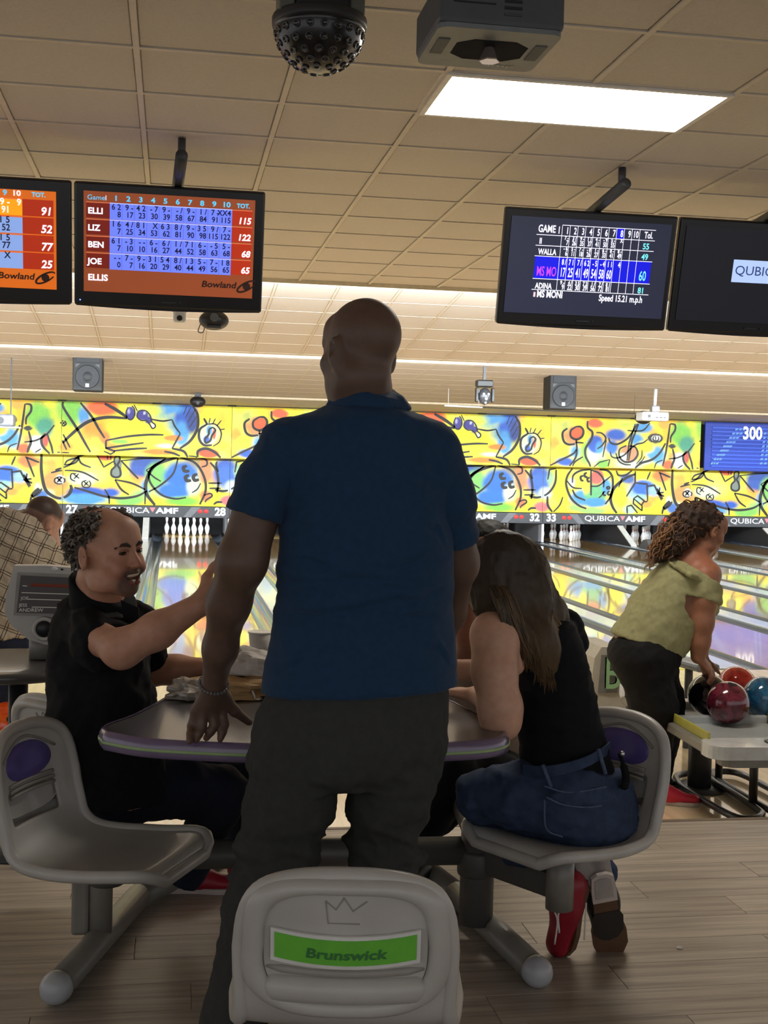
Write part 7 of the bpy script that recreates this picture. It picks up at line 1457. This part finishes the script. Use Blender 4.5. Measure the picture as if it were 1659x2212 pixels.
V, Q = skin_mesh(shrunk(ff, torso=.016, leg=.014), .012, fine=[(hf-np.array([.13, .15, .16]), hf+np.array([.15, .15, .14]), .0055), (wF-np.array([.08, .12, .24]), wF+np.array([.18, .12, .06]), .0055)])
C = flat_col(V, (156, 106, 80)); C = mixc(C, np.clip(gauss(V, sF+np.array([-.03, 0, .06]), (.09, .12, .08)), 0, 1)*.6, (176, 104, 78)); nmesh('body', V, Q, M_skin, pf_, True, C)
te = MB(); te.ball(LF(.01, .089, -.072), (.022, .012, .007), 14, 8, RF); te.build('teeth', M_teeth, pf_, True)
fo = Fig(); fo.stack(pel, axF, (1, 0, .45), [(t, o, f, r+.004, rf+.006) for t, o, f, r, rf in lvF], .02); fo.chain([J(1510, 1248, YF-.08), sF+np.array([0, 0, -.02]), J(1523, 1300, YF-.12)], [.085, .082, .080], .04); fo.chain([sF2, J(1522, 1310, YF+.2)], [.08, .076], .04)
hemn = unit(-axF+np.array([.05, 0, 0])); shn_ = unit(J(1475, 1190, YF)-pel)
V, Q = skin_mesh(fo.p, .009, cuts=((J(1392, 1392, YF), unit(J(1392, 1387, YF)-J(1440, 1252, YF)+np.array([0, 0, -.02]))), (J(1490, 1229, YF), unit((.51, 0, .86))), lcut(J(1519, 1298, YF-.12), unit((-.25, -.1, -1)), .12)))
V = wrinkle(V, Q, .0030, 16, 71, (.6, .6, 1.3)); V = wrinkle(V, Q, .0012, 45, 72); nmesh('off_shoulder_top', V, Q, mat('top_olive', (158, 154, 112), .85, noise=.10, scale=50, bump=.1, bscale=500, spec=.2), pf_)
ruf = Fig(); ruf.chain([J(1446, 1216, YF-.07), J(1490, 1240, YF-.17), J(1532, 1264, YF-.165), J(1552, 1272, YF-.03)], [.009, .012, .013, .010], .02); V, Q = skin_mesh(ruf.p, .008); V = wrinkle(V, Q, .003, 50, 73); nmesh('folded_neckline', V, Q, MATS['top_olive'], pf_)
V, Q = skin_mesh(sel(ff, 'leg')+[('ell', J(1393, 1412, YF), np.array([.182, .178, .140]), None, .04, 'x', 'u')], .010, grow=.008, cuts=(((0, 0, J(1415, 1712, YF)[2]), (0, 0, -1)),)); V = wrinkle(V, Q, .002, 30, 75); nmesh('leggings', V, Q, mat('leggings_black', (20, 19, 20), .8, noise=.1, spec=.25), pf_)
sk = Fig(); sk.cap(J(1415, 1726, YF-.02), J(1418, 1748, YF-.03), .041, .040, .02); V, Q = skin_mesh(sk.p, .008, cuts=(((0, 0, J(1415, 1727, YF)[2]), (0, 0, 1)),)); nmesh('sock', V, Q, M_blkc, pf_)
q = J(1402, 1772, YF-.04); shoe(pf_, (q[0], q[1]+.0, .002), (q[0]+.25, q[1]-.06, .002), (0, 0, 1), mat('shoe_bright_red', (196, 34, 58), .45, noise=.12), M_sole_w); shoe(pf_, (q[0]+.02, q[1]+.30, .002), (q[0]+.26, q[1]+.30, .002), (0, 0, 1), M_shoe_k, M_sole_w)
# tight curls
rg = np.random.default_rng(9); cur, rad, cl = [], [], []
for i in range(430):
    d = unit(rg.normal(size=3))
    if d[1] > .30: d[1] = -abs(d[1])
    if d[2] < -.35: d[2] = -d[2]*.5
    d = unit(d); st = LF(*(np.array([0, -.014, .034])+d*np.array([.078, .098, .088])))
    r1 = rg.random(); ex = 1388+110*rg.random()**.8; ey = 1226-.62*(ex-1388)+rg.normal()*14-26*rg.random(); en = J(ex, ey, YF-.10+.22*rg.random()); 
    if i % 3 == 0: en = st+(en-st)*rg.uniform(.35, .75)
    mid = (st+en)/2+np.array([-.02, 0, .05*rg.random()+.02]); n = 20; P = catmull([st, mid, en], n//2); n = len(P); T = unit(en-st); s1_ = unit(np.cross(T, rg.normal(size=3))); s2_ = np.cross(T, s1_); ph = rg.random()*6.28; tt = np.linspace(0, 1, n); turns = rg.uniform(5, 8)*np.linalg.norm(en-st)/.3
    rr_ = .0085*np.minimum(1, tt*4); P = P+rr_[:, None]*(np.cos(ph+tt*turns*6.28)[:, None]*s1_+np.sin(ph+tt*turns*6.28)[:, None]*s2_)
    cur.append(P); rad.append(np.concatenate([np.full(n-2, .0042), [.003, .001]])); k = rg.random(); hl = (tt.mean()*.6+.4*k)*(.6+.4*(ex < 1440)); cl.append(tuple(int(x) for x in (np.array((58, 38, 28))*(1-hl)+np.array((186, 132, 80))*hl)))
V, Q, C = strands(cur, rad, cl, 5); o = nmesh('curly_hair', V, Q, MATS['hair_strands'], pf_, True, C); o['kind'] = 'stuff'
fq = Fig(); fq.ell(LF(0, -.03, .04), (.084, .092, .088), RF, .02); fq.chain([J(1490, 1120, YF), J(1455, 1165, YF), J(1420, 1205, YF)], [.085, .075, .035], .05); V, Q = skin_mesh(fq.p, .010, cuts=(lcut(LF(0, .02, -.04), RF[:, 1], .12),)); V = wrinkle(V, Q, .006, 80, 77); nmesh('hair_base', V, Q, mat('hair_brown_base', (58, 40, 30), .7, noise=.4, scale=90), pf_)

# ================================================================ the man in the checked shirt
YC = 6.45
pc_ = person('man in a checked shirt bending behind the bowler console', (J(20, 1500, YC)[0], YC, 0))
fc_ = Fig(); hcn = J(92, 1124, YC); LC, RC = head(fc_, hcn, (.62, .66, -.42), (.30, .1, .9), .98)
nbc = J(62, 1150, YC); fc_.cap(hcn+np.array([-.02, -.01, -.04]), nbc, .06, .075, .03, 'neck'); pelc = J(2, 1365, YC); axC = unit(J(48, 1105, YC)-pelc); LCt = np.linalg.norm(J(48, 1105, YC)-pelc)
lvC = [(-.08, 0, 0, .165, .14), (.05, 0, 0, .175, .145), (.25, .02, 0, .19, .15), (.42, .03, 0, .195, .145), (LCt-.08, .02, 0, .165, .12), (LCt, .01, 0, .10, .09)]
fc_.stack(pelc, axC, (1, 0, 0), [(t, o, f, r-.01, rf-.01) for t, o, f, r, rf in lvC], .03, 'torso')
fc_.chain([J(98, 1170, YC), J(118, 1215, YC+.02), J(112, 1290, YC+.05), J(150, 1330, YC+.1)], [.066, .058, .05, .034], .03, 'arm'); hand(fc_, J(150, 1330, YC+.1), (.7, .3, -.5), (0, -.5, -.8), -1); fc_.chain([J(-12, 1150, YC), J(-50, 1270, YC), J(-40, 1370, YC)], [.066, .054, .036], .03, 'arm'); hand(fc_, J(-40, 1370, YC), (.2, .1, -1), (1, 0, 0), 1)
fc_.chain([J(-28, 1395, YC), J(-30, 1540, YC), J(-32, 1720, YC+.02)], [.098, .066, .045], .03, 'leg'); fc_.chain([J(12, 1395, YC+.02), J(10, 1540, YC+.04), J(8, 1715, YC+.1)], [.098, .066, .045], .03, 'leg')
V, Q = skin_mesh(shrunk(fc_, torso=.014, leg=.01), .012, fine=[(hcn-np.array([.14, .15, .14]), hcn+np.array([.14, .15, .14]), .006)]); Vl = (V-hcn) @ RC
C = flat_col(V, (196, 148, 126)); d_ = np.clip(((Vl[:, 2]-.018-.55*np.clip(-Vl[:, 1]-.0, -.05, .1)*-1*0)/.02), 0, 1)*(np.linalg.norm(Vl, axis=1) < .17); back = np.clip((-.02-Vl[:, 1])/.03, 0, 1)*np.clip((Vl[:, 2]+.055)/.03, 0, 1)*(np.linalg.norm(Vl, axis=1) < .17); top = np.clip((Vl[:, 2]-.02)/.025, 0, 1)*np.clip((.065-Vl[:, 1])/.02, 0, 1)*(np.linalg.norm(Vl, axis=1) < .17); C = mixc(C, np.clip(back*.75+top, 0, 1)*.92, (38, 32, 30)); nmesh('body', V, Q, M_skin, pc_, True, C)
def plaid():
    m = bpy.data.materials.new('checked_cloth'); m.use_nodes = True; nt = m.node_tree; b = nt.nodes['Principled BSDF']; b.inputs['Roughness'].default_value = .85; b.inputs['Specular IOR Level'].default_value = .2
    tc = nt.nodes.new('ShaderNodeTexCoord'); mp = nt.nodes.new('ShaderNodeMapping'); mp.inputs['Rotation'].default_value = (0, math.radians(-22), 0); nt.links.new(tc.outputs['Object'], mp.inputs['Vector'])
    nz = nt.nodes.new('ShaderNodeTexNoise'); nz.inputs['Scale'].default_value = 9; ad = nt.nodes.new('ShaderNodeVectorMath'); ad.operation = 'MULTIPLY_ADD'; ad.inputs[1].default_value = (.016, .016, .016); nt.links.new(nz.outputs['Color'], ad.inputs[0]); nt.links.new(mp.outputs[0], ad.inputs[2])
    sx_ = nt.nodes.new('ShaderNodeSeparateXYZ'); nt.links.new(ad.outputs[0], sx_.inputs[0]); prev = None
    for o, ofs in ((0, 0.), (0, .2), (2, 0.), (2, .2)):
        d = nt.nodes.new('ShaderNodeMath'); d.operation = 'MULTIPLY_ADD'; d.inputs[1].default_value = 1/.062; d.inputs[2].default_value = 20+ofs; nt.links.new(sx_.outputs[o], d.inputs[0])
        fr_ = nt.nodes.new('ShaderNodeMath'); fr_.operation = 'FRACT'; nt.links.new(d.outputs[0], fr_.inputs[0]); lt2 = nt.nodes.new('ShaderNodeMath'); lt2.operation = 'LESS_THAN'; lt2.inputs[1].default_value = .055; nt.links.new(fr_.outputs[0], lt2.inputs[0])
        if prev is None: prev = lt2.outputs[0]
        else: mxn = nt.nodes.new('ShaderNodeMath'); mxn.operation = 'MAXIMUM'; nt.links.new(prev, mxn.inputs[0]); nt.links.new(lt2.outputs[0], mxn.inputs[1]); prev = mxn.outputs[0]
    mx = nt.nodes.new('ShaderNodeMix'); mx.data_type = 'RGBA'; mx.inputs[6].default_value = (*lin((190, 176, 154)), 1); mx.inputs[7].default_value = (*lin((74, 58, 52)), 1); nt.links.new(prev, mx.inputs[0]); nt.links.new(mx.outputs[2], b.inputs['Base Color']); return m
fo = Fig(); fo.stack(pelc, axC, (1, 0, 0), [(t, o, f, r+.006, rf+.006) for t, o, f, r, rf in lvC], .02); fo.chain([J(98, 1170, YC), J(118, 1215, YC+.02), J(114, 1275, YC+.05)], [.078, .072, .07], .04); fo.chain([J(-12, 1150, YC), J(-50, 1270, YC)], [.078, .07], .04); fo.cap(J(66, 1132, YC), nbc, .075, .085, .03)
V, Q = skin_mesh(fo.p, .010, cuts=((J(76, 1118, YC), unit((.75, .2, .6))), ((0, 0, J(0, 1372, YC)[2]), (0, 0, -1)))); V = wrinkle(V, Q, .004, 22, 81); V = wrinkle(V, Q, .002, 50, 82); nmesh('checked_shirt', V, Q, plaid(), pc_)
V, Q = skin_mesh(sel(fc_, 'leg')+[('ell', J(-5, 1385, YC), np.array([.165, .14, .12]), None, .04, 'x', 'u')], .011, grow=.012, cuts=(((0, 0, .05), (0, 0, -1)),)); V = wrinkle(V, Q, .003, 24, 83); nmesh('trousers', V, Q, mat('jeans_navy', (38, 44, 62), .85, noise=.25, spec=.2), pc_)
for x_ in (-32, 8): q = J(x_, 1740, YC); shoe(pc_, (q[0], q[1]-.06, .002), (q[0]+.06, q[1]+.20, .002), (0, 0, 1), M_shoe_k, M_sole_w, laces=False)
